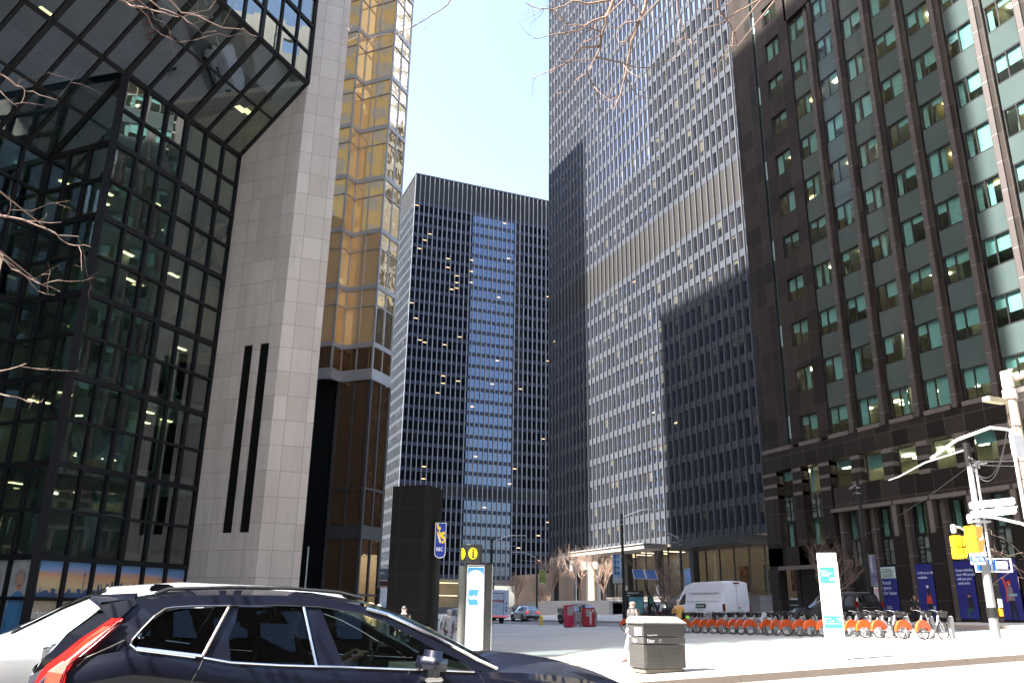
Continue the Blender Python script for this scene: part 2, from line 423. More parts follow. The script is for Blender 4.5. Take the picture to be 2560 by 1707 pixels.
for j in range(15):
    y=85+j*3.2; mb=MB(); mb.quad((Xt+1.5,y+3.2,1.9),(Xt+1.5,y,1.9),(Xt+1.5,y,9.35),(Xt+1.5,y+3.2,9.35)); part('lobby_pane',mb,gl_lobby,td)
    mb=MB(); mb.box(Xt+1.4,Xt+1.6,y-.07,y+.07,1.9,9.35); part('lobby_mullion',mb,colm,td)
for j in range(10):
    y=86+j*5; mb=MB(); mb.box(Xt+3.2,Xt+8.2,y,y+.35,9.26,9.33); part('lobby_light',mb,emitm('lobby_light',(1,.80,.52),.7),td)
for j,(y,cc) in enumerate(((96,(.16,.2,.14)),(101.5,(.30,.14,.08)),(90.5,(.22,.12,.08)))):
    mb=MB(); mb.box(Xt+8.85,Xt+8.97,y,y+1.9,3.0,6.6); part('painting',mb,pm('canvas%d'%j,cc,.7,var=.9,vs=1.3),td)
mb=MB(); mb.box(Xt-1.0,Xt+1.35,YL-63,125.5,G(Xt,110)-.3,2.0)
part('plinth',mb,panelm('granite_plinth',(.16,.145,.14),(.05,.05,.05),3.0,1.5,mortar=.02,rough=.45,spec=.5),td)
mb=MB(); mb.box(Xt-1.1,Xt+1.4,YL-63,125.6,2.0,2.25); part('plinth_cap',mb,pm('plinth_cap',(.12,.11,.105),.5),td)
# entrance canopies
mb=MB(); mb.box(Xt-4.0,Xt+.0,108.5,137.2,8.95,9.6); mb.box(Xt-4.2,Xt+.0,108.3,137.4,9.6,9.75); part('canopy',mb,pm('canopy_metal',(.36,.33,.30),.4,.1),td,bevel=.02)
mb=MB(); mb.box(Xt-4.5,Xt+.4,86,100.5,8.3,9.45); part('dark_canopy',mb,pm('dark_canopy',(.02,.02,.022),.35),td,bevel=.02)
# ---- far black tower down the street
Ym=223.0; xm0=58.65; mods=1.524; nbm=34; flm=3.545
zs=[8.9+1.1+flm*k for k in range(32)]
# top band sits on z=119
zs=[119.0-flm*(31-k)-.0 for k in range(32)]
mid_mull=pm('mid_mullion',(.30,.31,.34),.45,.0,.3,.05,.3,coord='pos'); mid_sp=pm('mid_spandrel',(.045,.055,.080),.4,.0,.4,.10,.12,coord='pos')
gl_mid=office_glass('far_tower_glass',0,mods,flm,xm0,zs[0],2.45,(.006,.006,.007),(.03,.025,.02),.3,(.55,.68,.95),.12,(1,.60,.30),.085,.9,wave=.03,ws=.12,dist=.02)
mt=thing('distant_black_tower','distant black slab tower with vertical mullions seen between the gold and sunlit towers','office tower',(xm0+26,Ym+19,-1.5))
steel_face(mt,(xm0,Ym,0),(1,0,0),(0,-1,0),nbm,mods,zs[0]-1.1,zs,flm,2.45,gl_mid,[(6,7),(31,32)],Keep(60,lambda k,i,nb:-k*0+abs(i-14)*.5+abs(k-26)),top=127.9,mw=.20,md=.3,mm=mid_mull,sm=mid_sp)
gl_ms=office_glass('far_tower_side_glass',1,mods,flm,Ym,zs[0],2.45,(.05,.055,.06),(.3,.3,.28),.4,(.8,.9,1.0),.4,(1,.7,.4),.05,1.0,wave=.10,ws=.12,dist=.05)
steel_face(mt,(xm0,Ym+26*mods,0),(0,-1,0),(-1,0,0),26,mods,zs[0]-1.1,zs,flm,2.45,gl_ms,[(6,7),(31,32)],Keep(20,lambda k,i,nb:abs(i-14)*.5+abs(k-26)),top=127.9,mw=.11,md=.13,wname='side_window')
mb=MB(); mb.box(xm0+.3,xm0+nbm*mods,Ym+.3,Ym+26*mods,zs[0]-1.1,127.7); part('core',mb,pm('tower_core',(.03,.03,.032),.6),mt)
mb=MB(); mb.box(xm0-.2,xm0+nbm*mods,Ym-.2,Ym+26*mods,127.9,128.4); part('roof_edge',mb,steel_f,mt)
mb=MB(); mb.box(xm0,xm0+nbm*mods,Ym,Ym+26*mods,zs[0]-1.5,zs[0]-1.12); part('soffit',mb,pm('soffit_tan',(.30,.25,.2),.6,var=.05),mt)
for j in range(6):
    x=xm0+.2+j*9.14; mb=MB(); mb.box(x,x+1.1,Ym+.3,Ym+1.4,-2.5,zs[0]-1.5); part('column',mb,pm('far_column',(.06,.06,.065),.4),mt)
mb=MB(); mb.box(xm0+2,xm0+28,Ym+10,Ym+10.5,-2,zs[0]-1.5); part('lobby_wall',mb,trav,mt)
mb=MB(); mb.box(xm0+4,xm0+20,Ym+6,Ym+6.3,3.6,3.8); mb.box(xm0+4,xm0+26,Ym+7,Ym+7.5,7.0,7.2); part('lobby_light',mb,emitm('lobby_light_far',(1,.86,.5),.35),mt)
mb=MB(); mb.box(xm0-4,xm0+52,Ym-8,Ym-7.6,-2.6,.6); solo('plaza_wall',mb,pm('grey_granite',(.14,.145,.155),.5,var=.1,vs=.3,coord='pos'),'low dark granite wall of the raised plaza beneath the distant tower','wall',(xm0+20,Ym-8,-2.5))

# ---- neighbours and added blockers that stand outside the frame or hidden behind the others: they cast the shade and fill reflections
def plain_tower(name,label,x0,x1,y0,y1,h,wall,glass,fh=3.8,mw=3.0,z0=-3):
    t=thing(name,label,'office tower',((x0+x1)/2,(y0+y1)/2,-1.5))
    mb=MB(); mb.box(x0,x1,y0,y1,z0,h); part('walls',mb,wall,t)
    gm=MB(); z=4.0
    while z+2.2<h:
        for (a,b,c,d) in ((x0,x1,y0-.05,0),(x0,x1,y1+.05,0)):
            n=int((b-a)/mw)
            for i in range(n):
                u=a+(i+.5)*(b-a)/n; gm.quad((u-mw*.32,c,z),(u+mw*.32,c,z),(u+mw*.32,c,z+2.1),(u-mw*.32,c,z+2.1))
        for c in (x0-.05,x1+.05):
            n=int((y1-y0)/mw)
            for i in range(n):
                u=y0+(i+.5)*(y1-y0)/n; gm.quad((c,u-mw*.32,z),(c,u+mw*.32,z),(c,u+mw*.32,z+2.1),(c,u-mw*.32,z+2.1))
        z+=fh
    part('window_grid',gm,glass,t,kind='stuff'); return t
dkg=glass_mirror('plain_glass',None,(.7,.8,.9),(.03,.035,.04),.25,wave=.1)
T50=math.tan(rad(SUN_EL))
plain_tower('gold_glass_tower','southern gold glass tower standing out of view beyond the left building',-62,-25,29.7,74,43+(43+25)*T50+6,pm('gold_wall',(.55,.38,.14),.2,.7,var=.1),dkg)
plain_tower('stone_tower','pale stone tower hidden behind the gold tower',-44,-2,131.9,168,93+(72)*T50,pm('pale_tower_stone',(.5,.46,.4),.7),dkg)
plain_tower('black_steel_tower','black slab tower hidden behind the brown building',121,162,152,162,180,pm('dark_panel',(.012,.012,.013),.6,0,.1),pm('dark_panel2',(.008,.008,.01),.6,0,.1))
plain_tower('dark_tower','dark office tower further down the street behind the gold tower',-40,-2,171,219,190,pm('dark_panel3',(.03,.026,.022),.7,0,.1),pm('dark_panel2',(.008,.008,.01),.6,0,.1))
plain_tower('limestone_tower','sunlit limestone block on the camera side of the avenue',38,84,-62,-16,58,pm('limestone',(.52,.46,.38),.8,var=.15,vs=.2,coord='pos'),dkg)
plain_tower('limestone_tower','tall limestone tower on the camera side south of the crossing',-70,-6,-95,-40,120,pm('limestone2',(.46,.42,.36),.8,var=.15,vs=.2,coord='pos'),dkg)
plain_tower('glass_tower','blue glass tower far behind the camera',14,44,-190,-150,160,pm('blue_wall',(.2,.26,.33),.3,var=.1),dkg)

plain_tower('reflection_block','unseen dark brick block added behind the camera to darken reflections',-32,26,-48,-26,46,pm('dark_brick',(.10,.075,.06),.85,var=.2,vs=.4,coord='pos'),dkg)  # added out of view, tall enough that car glass mirrors it instead of sky

plain_tower('unseen_tower','unseen dark tower added south of the bank to block the sky',-150,-72,58,132,168,pm('dark_panel3',(.03,.026,.022),.7,0,.1),dkg)  # added out of view to cut sky light on the shaded tower face
plain_tower('unseen_tower','unseen lower block added south of the crossing to block the sky',-150,-72,-30,27,80,pm('dark_panel3',(.03,.026,.022),.7,0,.1),dkg)  # added sky blocker, kept low so the plaza stays in sun
plain_tower('unseen_tower','dark tower behind the distant slab down the street, outside the view',-90,-20,245,330,170,pm('dark_panel3',(.03,.026,.022),.7,0,.1),dkg)

# ================================================================== BANK BUILDING ON THE LEFT (black-framed glass, stone pier, gold tower)
s2=math.sqrt(.5)
NWd=Vector((s2,s2,0)); SWd=Vector((-s2,s2,0)); OUT=Vector((s2,-s2,0))   # OUT = outward normal of the north-east facing glass
K=Vector((-4.81,42.19,0)); Jc=K+SWd*4.54; S1=K+NWd*8.94; S2=S1+OUT*4.57
md_=1.49; ph=2.045
frame_m=pm('bank_frame',(.014,.014,.016),.5,.0,.15,.2,1.5,coord='pos')
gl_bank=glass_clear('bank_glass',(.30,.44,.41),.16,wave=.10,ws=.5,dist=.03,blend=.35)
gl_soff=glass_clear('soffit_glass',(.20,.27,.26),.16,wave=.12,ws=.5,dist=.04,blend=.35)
bank=thing('bank_building','dark glass bank building with black steel grid stepping out overhead at left','office building',(-4.8,45,-1.6))
panes=[]; stuffp={}
def bar(name,a,b,w,d,n,mat=frame_m):
    mb=MB(); mb.bar(a,b,w,d,up=n); part(name,mb,mat,bank)
def glaze(p0,ud,n,nm,z0,z1,rows,nrm,thick2=2,zoff=0):
    """vertical curtain wall"""
    h=(z1-z0)/rows
    for i in range(nm+1):
        q=p0+ud*(i*md_)+nrm*.03; w=.24 if i%3==0 else .15
        bar('mullion',(q.x,q.y,z0),(q.x,q.y,z1),w,.22,nrm)
    for j in range(rows+1):
        z=z0+j*h; q=p0+nrm*.045; e=p0+ud*(nm*md_)+nrm*.045
        bar('transom',(q.x,q.y,z),(e.x,e.y,z),.2,.26 if (j+zoff)%thick2==0 else .13,(0,0,1))
    for j in range(rows):
        for i in range(nm):
            a=p0+ud*(i*md_+.05);b=p0+ud*((i+1)*md_-.05); za=z0+j*h;zb=za+h
            jit=R.uniform(-.006,.006)
            a2=a+nrm*jit; b2=b-nrm*jit
            panes.append((((a+b)/2).length+za*.2,[(a2.x,a2.y,za),(b2.x,b2.y,za),(b2.x,b2.y,zb),(a2.x,a2.y,zb)],gl_bank))
zg=-2.1
zA=1.93+12*ph   # 26.47
glaze(K,NWd,6,6,1.93,zA,12,OUT)
glaze(K,SWd,3,3,1.93,zA-4.08,10,Vector((-s2,-s2,0)))
Cst=Jc-NWd*(9*md_)
glaze(Cst,NWd,9,9,1.93,zA-4.08,10,OUT)
zs_=zA-4.08; slope=(30.55-zA)/4.57
# triangle of glass at K between wall B top and the sloping soffit
panes.append((1,[tuple(K+Vector((0,0,zs_))),tuple(K+Vector((0,0,zA))),tuple(Jc+Vector((0,0,zs_)))],gl_bank))
bar('corner_post',(K.x,K.y,zg),(K.x,K.y,zA),.36,.36,(1,0,0))
bar('corner_post',(Jc.x,Jc.y,zg),(Jc.x,Jc.y,zs_),.28,.28,(1,0,0))
# sloping soffit: t measured outward from wall C
def SP(s,t): # s along NWd from K, t out from wall C plane
    q=Jc+NWd*s+OUT*t; return Vector((q.x,q.y,zs_+t*slope*1.0 if True else 0))
slope=(30.55-zs_)/9.11
nrm_s=Vector((OUT.x*slope,OUT.y*slope,-1)).normalized()
rowt=[0,2.27,4.54,6.83,9.11]
for i in range(-12,7):
    t0=0 if i<=0 else 4.54
    a=SP(i*md_,t0);b=SP(i*md_,9.11); bar('soffit_beam',a,b,.16 if i%3 else .28,.2,nrm_s)
for t in rowt:
    s1=6*md_ if t>=4.5 else 0
    bar('soffit_purlin',SP(-12*md_,t),SP(s1,t),.24 if t in (0,4.54,9.11) else .14,.2,nrm_s)
for i in range(-12,6):
    for r in range(4):
        if i>=0 and r<2: continue
        q=[SP(i*md_,rowt[r]),SP((i+1)*md_,rowt[r]),SP((i+1)*md_,rowt[r+1]),SP(i*md_,rowt[r+1])]
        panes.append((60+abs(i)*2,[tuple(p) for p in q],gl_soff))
# diagonal brace of wall B
bar('soffit_beam',Jc+Vector((0,0,zs_)),K+Vector((0,0,zA)),.2,.2,(0,0,1))
# upper glass wall above the soffit edge
U0=S2-NWd*(16*md_)
def up_wall():
    h=2.045
    for i in range(17):
        q=U0+NWd*(i*md_); bar('mullion',(q.x,q.y,30.6),(q.x,q.y,30.6+9*h),.24 if i%3==1 else .14,.2,OUT)
    for j in range(10):
        q=U0;e=S2; z=30.6+j*h; bar('transom',(q.x,q.y,z),(e.x,e.y,z),.2,.26 if j%2==0 else .13,(0,0,1))
    for j in range(9):
        for i in range(16):
            a=U0+NWd*(i*md_);b=U0+NWd*((i+1)*md_);za=30.6+j*h
            panes.append((200-i*3+j*4,[(a.x,a.y,za),(b.x,b.y,za),(b.x,b.y,za+h),(a.x,a.y,za+h)],gl_bank))
up_wall()
panes.sort(key=lambda t:t[0])
st1=MB();st2=MB()
for j,(d,q,m) in enumerate(panes):
    if j<98: part('glass_pane',MB().poly(q),m,bank)
    else: (st1 if m is gl_bank else st2).poly(q)
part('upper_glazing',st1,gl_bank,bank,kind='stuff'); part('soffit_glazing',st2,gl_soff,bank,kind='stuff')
# interior: floor slabs, back walls, ceiling lights
inm=pm('bank_interior',(.34,.38,.36),.8,var=.45,vs=.16,coord='pos'); ceil_m=pm('bank_ceiling',(.30,.30,.28),.9,var=.05)
def off(p,d): return p-OUT*d
for lv in range(0,6):
    z=1.93+lv*2*ph
    pts=[Cst,Jc,K,S1]; A=[off(Cst,.35),off(Jc,.35)+NWd*.35,off(K,.35)+NWd*.35,off(S1,.35)]
    back=[S1-OUT*9,Cst-OUT*9]
    poly=[Vector((p.x,p.y,0)) for p in A+back]
    mb=MB(); mb.prism([(p.x,p.y) for p in poly],z-.32,z+.05,'xy'); part('floor_slab',mb,ceil_m,bank)
    mb=MB(); q=off(K,.4)+NWd*.1; e=off(S1,.4); mb.bar((q.x,q.y,z+.3),(e.x,e.y,z+.3),.1,.5); part('sill_panel',mb,pm('sill_panel',(.30,.22,.18),.6),bank)
mb=MB(); a=K-OUT*7.0+NWd*1; b=S1-OUT*7.0; mb.bar((a.x,a.y,12),(b.x,b.y,12),.3,28); a=Jc-OUT*6; b=Cst-OUT*6; mb.bar((a.x,a.y,12),(b.x,b.y,12),.3,28)
part('inner_wall',mb,inm,bank)
for i in range(4):
    p=K-OUT*(2.2)+NWd*(1.5+2.2*i); mb=MB(); mb.bar((p.x,p.y,1.9),(p.x,p.y,26),.5,.5,up=(1,0,0)); part('inner_column',mb,inm,bank)
for d in range(3):
    a=K-OUT*1.2+NWd*(.4+d*3); b=a+NWd*4.2; mb=MB(); z=4+d*7
    mb.bar((a.x,a.y,z),(b.x,b.y,z+5),.35,.45); mb.bar((b.x,b.y,z),(a.x,a.y,z+5),.35,.45); part('brace',mb,pm('brace_paint',(.16,.19,.19),.6),bank)
lamp=emitm('ceiling_lamp',(1,.78,.40),1.1)
rr=random.Random(5)
for j in range(22):
    lv=rr.randint(1,5); z=1.93+lv*2*ph-.36
    if rr.random()<.62: p=K+NWd*rr.uniform(.8,8.2)-OUT*rr.uniform(1.0,5.5)
    else: p=Jc-NWd*rr.uniform(.5,9)-OUT*rr.uniform(1.0,5.0)
    mb=MB(); mb.obox((p.x,p.y,z),NWd*.36,OUT*.10,Vector((0,0,.02))); part('ceiling_light',mb,lamp,bank)
for j in range(7):
    s=rr.uniform(-10,8); t=rr.uniform(1.5,8.5)
    if s>0 and t<4.7: t+=3
    p=SP(s*1.0,t)+Vector((0,0,1.3+rr.random()*1.5)); mb=MB(); mb.obox(p,NWd*.35,OUT*.2,Vector((0,0,.02))); part('ceiling_light',mb,lamp,bank)
mb=MB(); a=SP(-12*md_,2)+Vector((0,0,6)); b=SP(6*md_,2)+Vector((0,0,6)); mb.bar(a,b,9,.2); part('upper_floor',mb,pm('upper_floor_dark',(.06,.07,.068),.8,var=.5,vs=.2,coord='pos'),bank)
# window posters in the lowest bays
def on(p0,ud,n,u,z,d): q=p0+ud*u+n*d; return (q.x,q.y,z)
def skym():
    m,nt,out=new_mat('poster_sunset'); p=N(nt,'ShaderNodeBsdfPrincipled'); L(nt,p.outputs[0],out.inputs[0]); p.inputs['Roughness'].default_value=.25
    pos=coords(nt); sp=N(nt,'ShaderNodeSeparateXYZ'); L(nt,pos,sp.inputs[0])
    mp=N(nt,'ShaderNodeMapping'); mp.inputs['Scale'].default_value=(.35,.35,2.2); L(nt,pos,mp.inputs[0])
    nz=noise(nt,mp.outputs[0],1.0,3,.5)
    f=math_(nt,'ADD',math_(nt,'MULTIPLY',math_(nt,'SUBTRACT',sp.outputs[2],1.7),.58),math_(nt,'MULTIPLY_ADD',nz,.35,-.17))
    c=ramp(nt,f,[(0.0,(.42,.34,.22)),(.35,(.60,.46,.26)),(.6,(.58,.30,.16)),(.74,(.20,.30,.52)),(1.0,(.10,.26,.52))])
    L(nt,c,p.inputs['Base Color']); return m
sun_m=skym(); sil=pm('poster_skyline',(.035,.075,.17),.4,var=.4,vs=.8,coord='pos'); tan_m=pm('poster_tan',(.42,.34,.24),.4,var=.1)
white_m=pm('white_print',(.75,.75,.73),.5,var=.03); blue_cl=pm('poster_blue',(.07,.22,.42),.5,var=.3,vs=2); skin_p=pm('poster_skin',(.48,.28,.20),.5,var=.12,vs=4); grey_p=pm('poster_grey',(.42,.44,.44),.5,var=.3,vs=1.5)
n_=OUT
for i in range(6):
    mb=MB(); u0=i*md_+.1;u1=(i+1)*md_-.1
    mb.quad(on(K,NWd,n_,u0,.28,0),on(K,NWd,n_,u1,.28,0),on(K,NWd,n_,u1,1.83,0),on(K,NWd,n_,u0,1.83,0)); pp=part('window_poster',mb,sun_m,bank)
    mb=MB(); r2=random.Random(i+3); u=u0
    while u<u1-.05:
        wd=r2.uniform(.06,.16); hh=r2.uniform(.15,.42)+(.45*r2.random() if i in(2,3) and r2.random()<.5 else 0); ue=min(u+wd,u1)
        mb.quad(on(K,NWd,n_,u,.28,.004),on(K,NWd,n_,ue,.28,.004),on(K,NWd,n_,ue,.28+hh,.004),on(K,NWd,n_,u,.28+hh,.004)); u=ue
    if i==1:
        for (a,b,z1) in ((.93,.97,1.25),(.905,.995,1.36),(.945,.955,1.72)):
            mb.quad(on(K,NWd,n_,u0+a*1.1,.28 if z1<1.3 else z1-.12 if z1<1.5 else 1.3,.006),on(K,NWd,n_,u0+b*1.1,.28 if z1<1.3 else z1-.12 if z1<1.5 else 1.3,.006),on(K,NWd,n_,u0+b*1.1,z1,.006),on(K,NWd,n_,u0+a*1.1,z1,.006))
    part('printed_skyline',mb,sil,pp)
    mb=MB(); mb.quad(on(K,NWd,n_,u0,-2.0,0),on(K,NWd,n_,u1,-2.0,0),on(K,NWd,n_,u1,.12,0),on(K,NWd,n_,u0,.12,0)); part('window_poster',mb,tan_m,bank)
text('Ideas happen here',.62,on(K,NWd,n_,.18,-.62,.012),NWd,(0,0,1),white_m,bank,sx=.8)
for i in range(7):
    q=K+NWd*(i*md_)+OUT*.04; bar('mullion',(q.x,q.y,zg),(q.x,q.y,1.93),.2,.16,OUT)
bar('transom',on(K,NWd,n_,0,.2,.04),on(K,NWd,n_,8.94,.2,.04),.16,.14,(0,0,1))
nB=Vector((-s2,-s2,0))
for i in range(3):
    q=K+SWd*(i*md_); 
    bar('mullion',on(K,SWd,nB,(i+1)*md_,zg,.04),on(K,SWd,nB,(i+1)*md_,1.93,.04),.2,.16,nB)
    mb=MB(); u0=i*md_+.12;u1=(i+1)*md_-.1
    mb.quad(on(K,SWd,nB,u1,-2,0),on(K,SWd,nB,u0,-2,0),on(K,SWd,nB,u0,1.83,0),on(K,SWd,nB,u1,1.83,0)); pp=part('window_poster',mb,grey_p,bank)
    def ell(cu,cz,ru,rz,d,n=18): return MB().poly([on(K,SWd,nB,cu+ru*math.cos(-2*math.pi*k/n),cz+rz*math.sin(-2*math.pi*k/n),d) for k in range(n)])
    cu=(u0+u1)/2
    part('printed_hair',ell(cu,1.0,.34,.42,.004),pm('poster_hair',(.05,.035,.03) if i else (.3,.27,.24),.6),pp)
    part('printed_face',ell(cu-.02,.88,.27,.36,.008),skin_p,pp)
    part('printed_mouth',ell(cu-.03,.72,.07,.05,.012),pm('poster_mouth',(.25,.05,.04),.5),pp)
    mb=MB().poly([on(K,SWd,nB,cu+a,z,.006) for a,z in ((.62,-2),(.6,-.2),(.35,.35),(.1,.5),(-.12,.5),(-.35,.3),(-.6,-.3),(-.62,-2))]); part('printed_jacket',mb,blue_cl if i!=1 else white_m,pp)
bar('transom',on(K,SWd,nB,0,.2,.04),on(K,SWd,nB,4.5,.2,.04),.16,.14,(0,0,1))
mb=MB(); a=Cst; mb.bar((Cst.x,Cst.y,-.1),(Jc.x,Jc.y,-.1),.2,4.0); part('base_wall',mb,frame_m,bank)
# ---------------- stone pier
stone=panelm('pier_stone',(.60,.53,.465),(.36,.31,.27),1.085,1.36,ox=0,oz=-.05,mortar=.02,rough=.7,var=.10,speck=.22,bmp=.2,stain=.30,cellvar=.25)
stone_w=panelm('pier_stone_wide',(.56,.50,.44),(.36,.31,.27),2.28,1.36,oz=-.05,mortar=.02,rough=.7,var=.14,speck=.2,bmp=.2,stain=.5,cellvar=.2)
pier=thing('stone_pier','tall pale stone pier with two narrow slot openings beside the black glass grid','building pier',(4,47,-1.8))
zt=62
# SE face with two slot openings; u from S2 toward S1 (SWd)
def SE(u,z,d=0): q=S2+SWd*u+Vector((-s2,-s2,0))*d; return (q.x,q.y,z)
sl=[( (S2-Vector((.0895*47,.9745*47,0))).length, (S2-Vector((.0790*47,.985*47,0))).length),((S2-Vector((.0725*47,.9915*47,0))).length,(S2-Vector((.0622*47,1.002*47,0))).length)]
z0s,z1s=3.66,14.0
mb=MB(); us=[0,sl[0][0],sl[0][1],sl[1][0],sl[1][1],4.57]
for a,b in zip(us,us[1:]):
    if (a,b) in ((us[1],us[2]),(us[3],us[4])):
        mb.quad(SE(b,-2.3),SE(a,-2.3),SE(a,z0s),SE(b,z0s)); mb.quad(SE(b,z1s),SE(a,z1s),SE(a,zt),SE(b,zt))
        D=-.16
        mb.quad(SE(a,z0s),SE(a,z0s,D),SE(a,z1s,D),SE(a,z1s)); mb.quad(SE(b,z0s),SE(b,z0s,D),SE(b,z1s,D),SE(b,z1s)); mb.quad(SE(a,z1s),SE(b,z1s),SE(b,z1s,D),SE(a,z1s,D)); mb.quad(SE(a,z0s),SE(b,z0s),SE(b,z0s,D),SE(a,z0s,D))
    else: mb.quad(SE(b,-2.3),SE(a,-2.3),SE(a,zt),SE(b,zt))
part('southeast_face',mb,stone_w,pier)
for a,b in ((us[1],us[2]),(us[3],us[4])):
    mb=MB().quad(SE(b,z0s,-.155),SE(a,z0s,-.155),SE(a,z1s,-.155),SE(b,z1s,-.155)); part('slot_window',mb,pm('slot_dark',(.006,.006,.006),.5,0,.1),pier)
mb=MB(); x1=6.93
mb.quad((S2.x,S2.y,-2.3),(x1,S2.y,-2.3),(x1,S2.y,zt),(S2.x,S2.y,zt)); mb.quad((x1,S2.y,-2.3),(x1,S2.y+8,-2.3),(x1,S2.y+8,zt),(x1,S2.y,zt)); mb.quad((S2.x,S2.y+3,zt),(S2.x,S2.y,zt),(x1,S2.y,zt),(x1,S2.y+8,zt)); mb.quad((S1.x,S1.y,-2.3),(x1,S2.y+8,-2.3),(x1,S2.y+8,zt),(S1.x,S1.y,zt))
part('east_face',mb,stone,pier)
# entrance void between the pier and the gold tower, its shade painted as a black wall
mb=MB(); mb.box(-2,12.45,68.9,69.2,-2.4,18.5); mb.box(12.2,12.4,68.7,69.0,-2.4,18.4)
ent=part('entrance_recess',mb,pm('void_shade',(.005,.006,.006),.9,0,.05),pier)
mb=MB(); mb.bar((11.0,68.7,-2),(11.0,68.7,4.6),.14,.1,up=(1,0,0)); part('door_frame',mb,pm('door_alu',(.35,.42,.42),.3,.6),pier)
# ---------------- gold tower
gold=thing('gold_glass_tower','zigzag gold mirrored glass tower rising behind the stone pier','office tower',(14.6,68,-1.8))
gm_gold=glass_mirror('gold_glass',None,(1.0,.74,.42),(.80,.50,.24),.40,.012,wave=.35,ws=.28,ws2=1.1,dist=.07)
gm_clear=glass_mirror('pale_gold_glass',None,(1.0,.88,.66),(.16,.12,.07),.72,.01,wave=.4,ws=.3,ws2=1.0,dist=.08)
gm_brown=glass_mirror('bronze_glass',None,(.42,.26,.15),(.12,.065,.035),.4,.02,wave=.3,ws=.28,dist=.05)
alu=pm('gold_alu_frame',(.40,.38,.37),.35,.4,.5,.08,.5,coord='pos')
gV=Vector((14.58,66.42,0)); gm=1.556
gJ=gV+SWd*(2*gm); gK=gJ-NWd*1.39; gL=gK+SWd*(2*gm); gM=gL-NWd*1.39; gR=gV+NWd*2.98
nSE=Vector((-s2,-s2,0))
fz=[18.7+5.27*k+(.0) for k in range(18)]
zband=18.68
def gold_face(a,b,n,ncol,z0,mat):
    d=(b-a); Lw=d.length; d=d/Lw; cw=Lw/ncol
    for c in range(ncol+1):
        q=a+d*(c*cw); bar2('mullion',(q.x,q.y,z0),(q.x,q.y,110),.15 if c in(0,ncol) else .10,.16,n)
    k=0; z=zband
    while z<108:
        q=a+n*.03;e=b+n*.03
        h0=2.6 if k==0 else 5.3
        bar2('floor_band',(q.x,q.y,z),(e.x,e.y,z),.12,(.95 if k==0 else .42),(0,0,1))
        zt_=z+h0
        mid=z+h0-1.75
        if k: bar2('transom',(q.x,q.y,mid),(e.x,e.y,mid),.10,.09,(0,0,1))
        for c in range(ncol):
            p=a+d*(c*cw+.05);r=a+d*((c+1)*cw-.05)
            for (za,zb_) in (((z+.3,zt_-.2),) if k==0 else ((z+.2,mid-.04),(mid+.04,zt_-.2))):
                j=R.uniform(-.008,.008); pa=p+n*j; ra=r-n*j
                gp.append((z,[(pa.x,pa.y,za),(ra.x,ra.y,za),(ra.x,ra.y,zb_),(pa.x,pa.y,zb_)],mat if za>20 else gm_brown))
        z=zt_; k+=1
gp=[]; nbar=[0]
def bar2(name,a,b,w,d,n):
    mb=MB(); mb.bar(a,b,w,d,up=n); part(name,mb,alu,gold)
gold_face(gV,gJ,nSE,2,18.2,gm_gold)
gold_face(gV,gR,OUT,2,18.2,gm_clear)
gold_face(gK,gJ,OUT,1,18.2,gm_gold)
gold_face(gK,gL,nSE,2,18.2,gm_gold)
gold_face(gM,gL,OUT,1,18.2,gm_gold)
gp.sort(key=lambda t:t[0]); st=MB(); st2=MB()
for j,(z,q,m) in enumerate(gp):
    if j<96: part('glass_pane',MB().quad(*q),m,gold)
    else: (st if m is gm_gold else st2).quad(*q)
part('upper_glazing',st,gm_gold,gold,kind='stuff'); part('upper_pale_glazing',st2,gm_clear,gold,kind='stuff')
# lower storeys under the first band: tall bronze panes
alu_d=pm('dark_bronze_frame',(.075,.07,.068),.4,.2,.4,.08,.5,coord='pos')
zl=[18.2,12.2,7.4,6.3,1.75,-2.2]
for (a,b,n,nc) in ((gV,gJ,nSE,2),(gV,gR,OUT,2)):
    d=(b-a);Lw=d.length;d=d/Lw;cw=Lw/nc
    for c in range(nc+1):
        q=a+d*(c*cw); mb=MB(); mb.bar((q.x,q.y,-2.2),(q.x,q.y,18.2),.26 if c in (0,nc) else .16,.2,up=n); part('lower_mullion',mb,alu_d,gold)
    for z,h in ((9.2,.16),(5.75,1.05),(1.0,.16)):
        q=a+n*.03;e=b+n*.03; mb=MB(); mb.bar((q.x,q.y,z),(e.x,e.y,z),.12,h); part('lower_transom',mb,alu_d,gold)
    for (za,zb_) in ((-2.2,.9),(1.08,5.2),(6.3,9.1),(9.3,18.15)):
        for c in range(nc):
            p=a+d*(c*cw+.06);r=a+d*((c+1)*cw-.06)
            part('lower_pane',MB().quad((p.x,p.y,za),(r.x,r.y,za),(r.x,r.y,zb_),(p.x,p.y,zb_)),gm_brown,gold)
hG=46+(70-15)*T50
mb=MB(); mb.prism([(gR.x-.3,gR.y+.2),(gV.x-.25,gV.y+.25),(gJ.x-.1,gJ.y+.3),(gK.x-.2,gK.y+.3),(gL.x,gL.y+.3),(gM.x,gM.y+.3),(-14,72),(-14,107),(14.5,107),(14.5,gR.y+1)],18.4,hG,'xy')
part('core',mb,pm('gold_core',(.30,.2,.09),.5),gold)
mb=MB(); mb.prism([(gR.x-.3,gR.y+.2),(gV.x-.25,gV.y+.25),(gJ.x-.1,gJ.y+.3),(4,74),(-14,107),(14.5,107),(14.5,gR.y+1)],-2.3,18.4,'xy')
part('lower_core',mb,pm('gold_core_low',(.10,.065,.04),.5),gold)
# bank podium mass behind the glass so that no sky shows through
mb=MB(); a=Cst-OUT*9.4;b=S1-OUT*9.4; mb.prism([(a.x,a.y),(b.x,b.y),(0,80),(-30,80)],-2.3,40,'xy'); part('rear_mass',mb,pm('rear_mass',(.08,.085,.085),.8),bank)

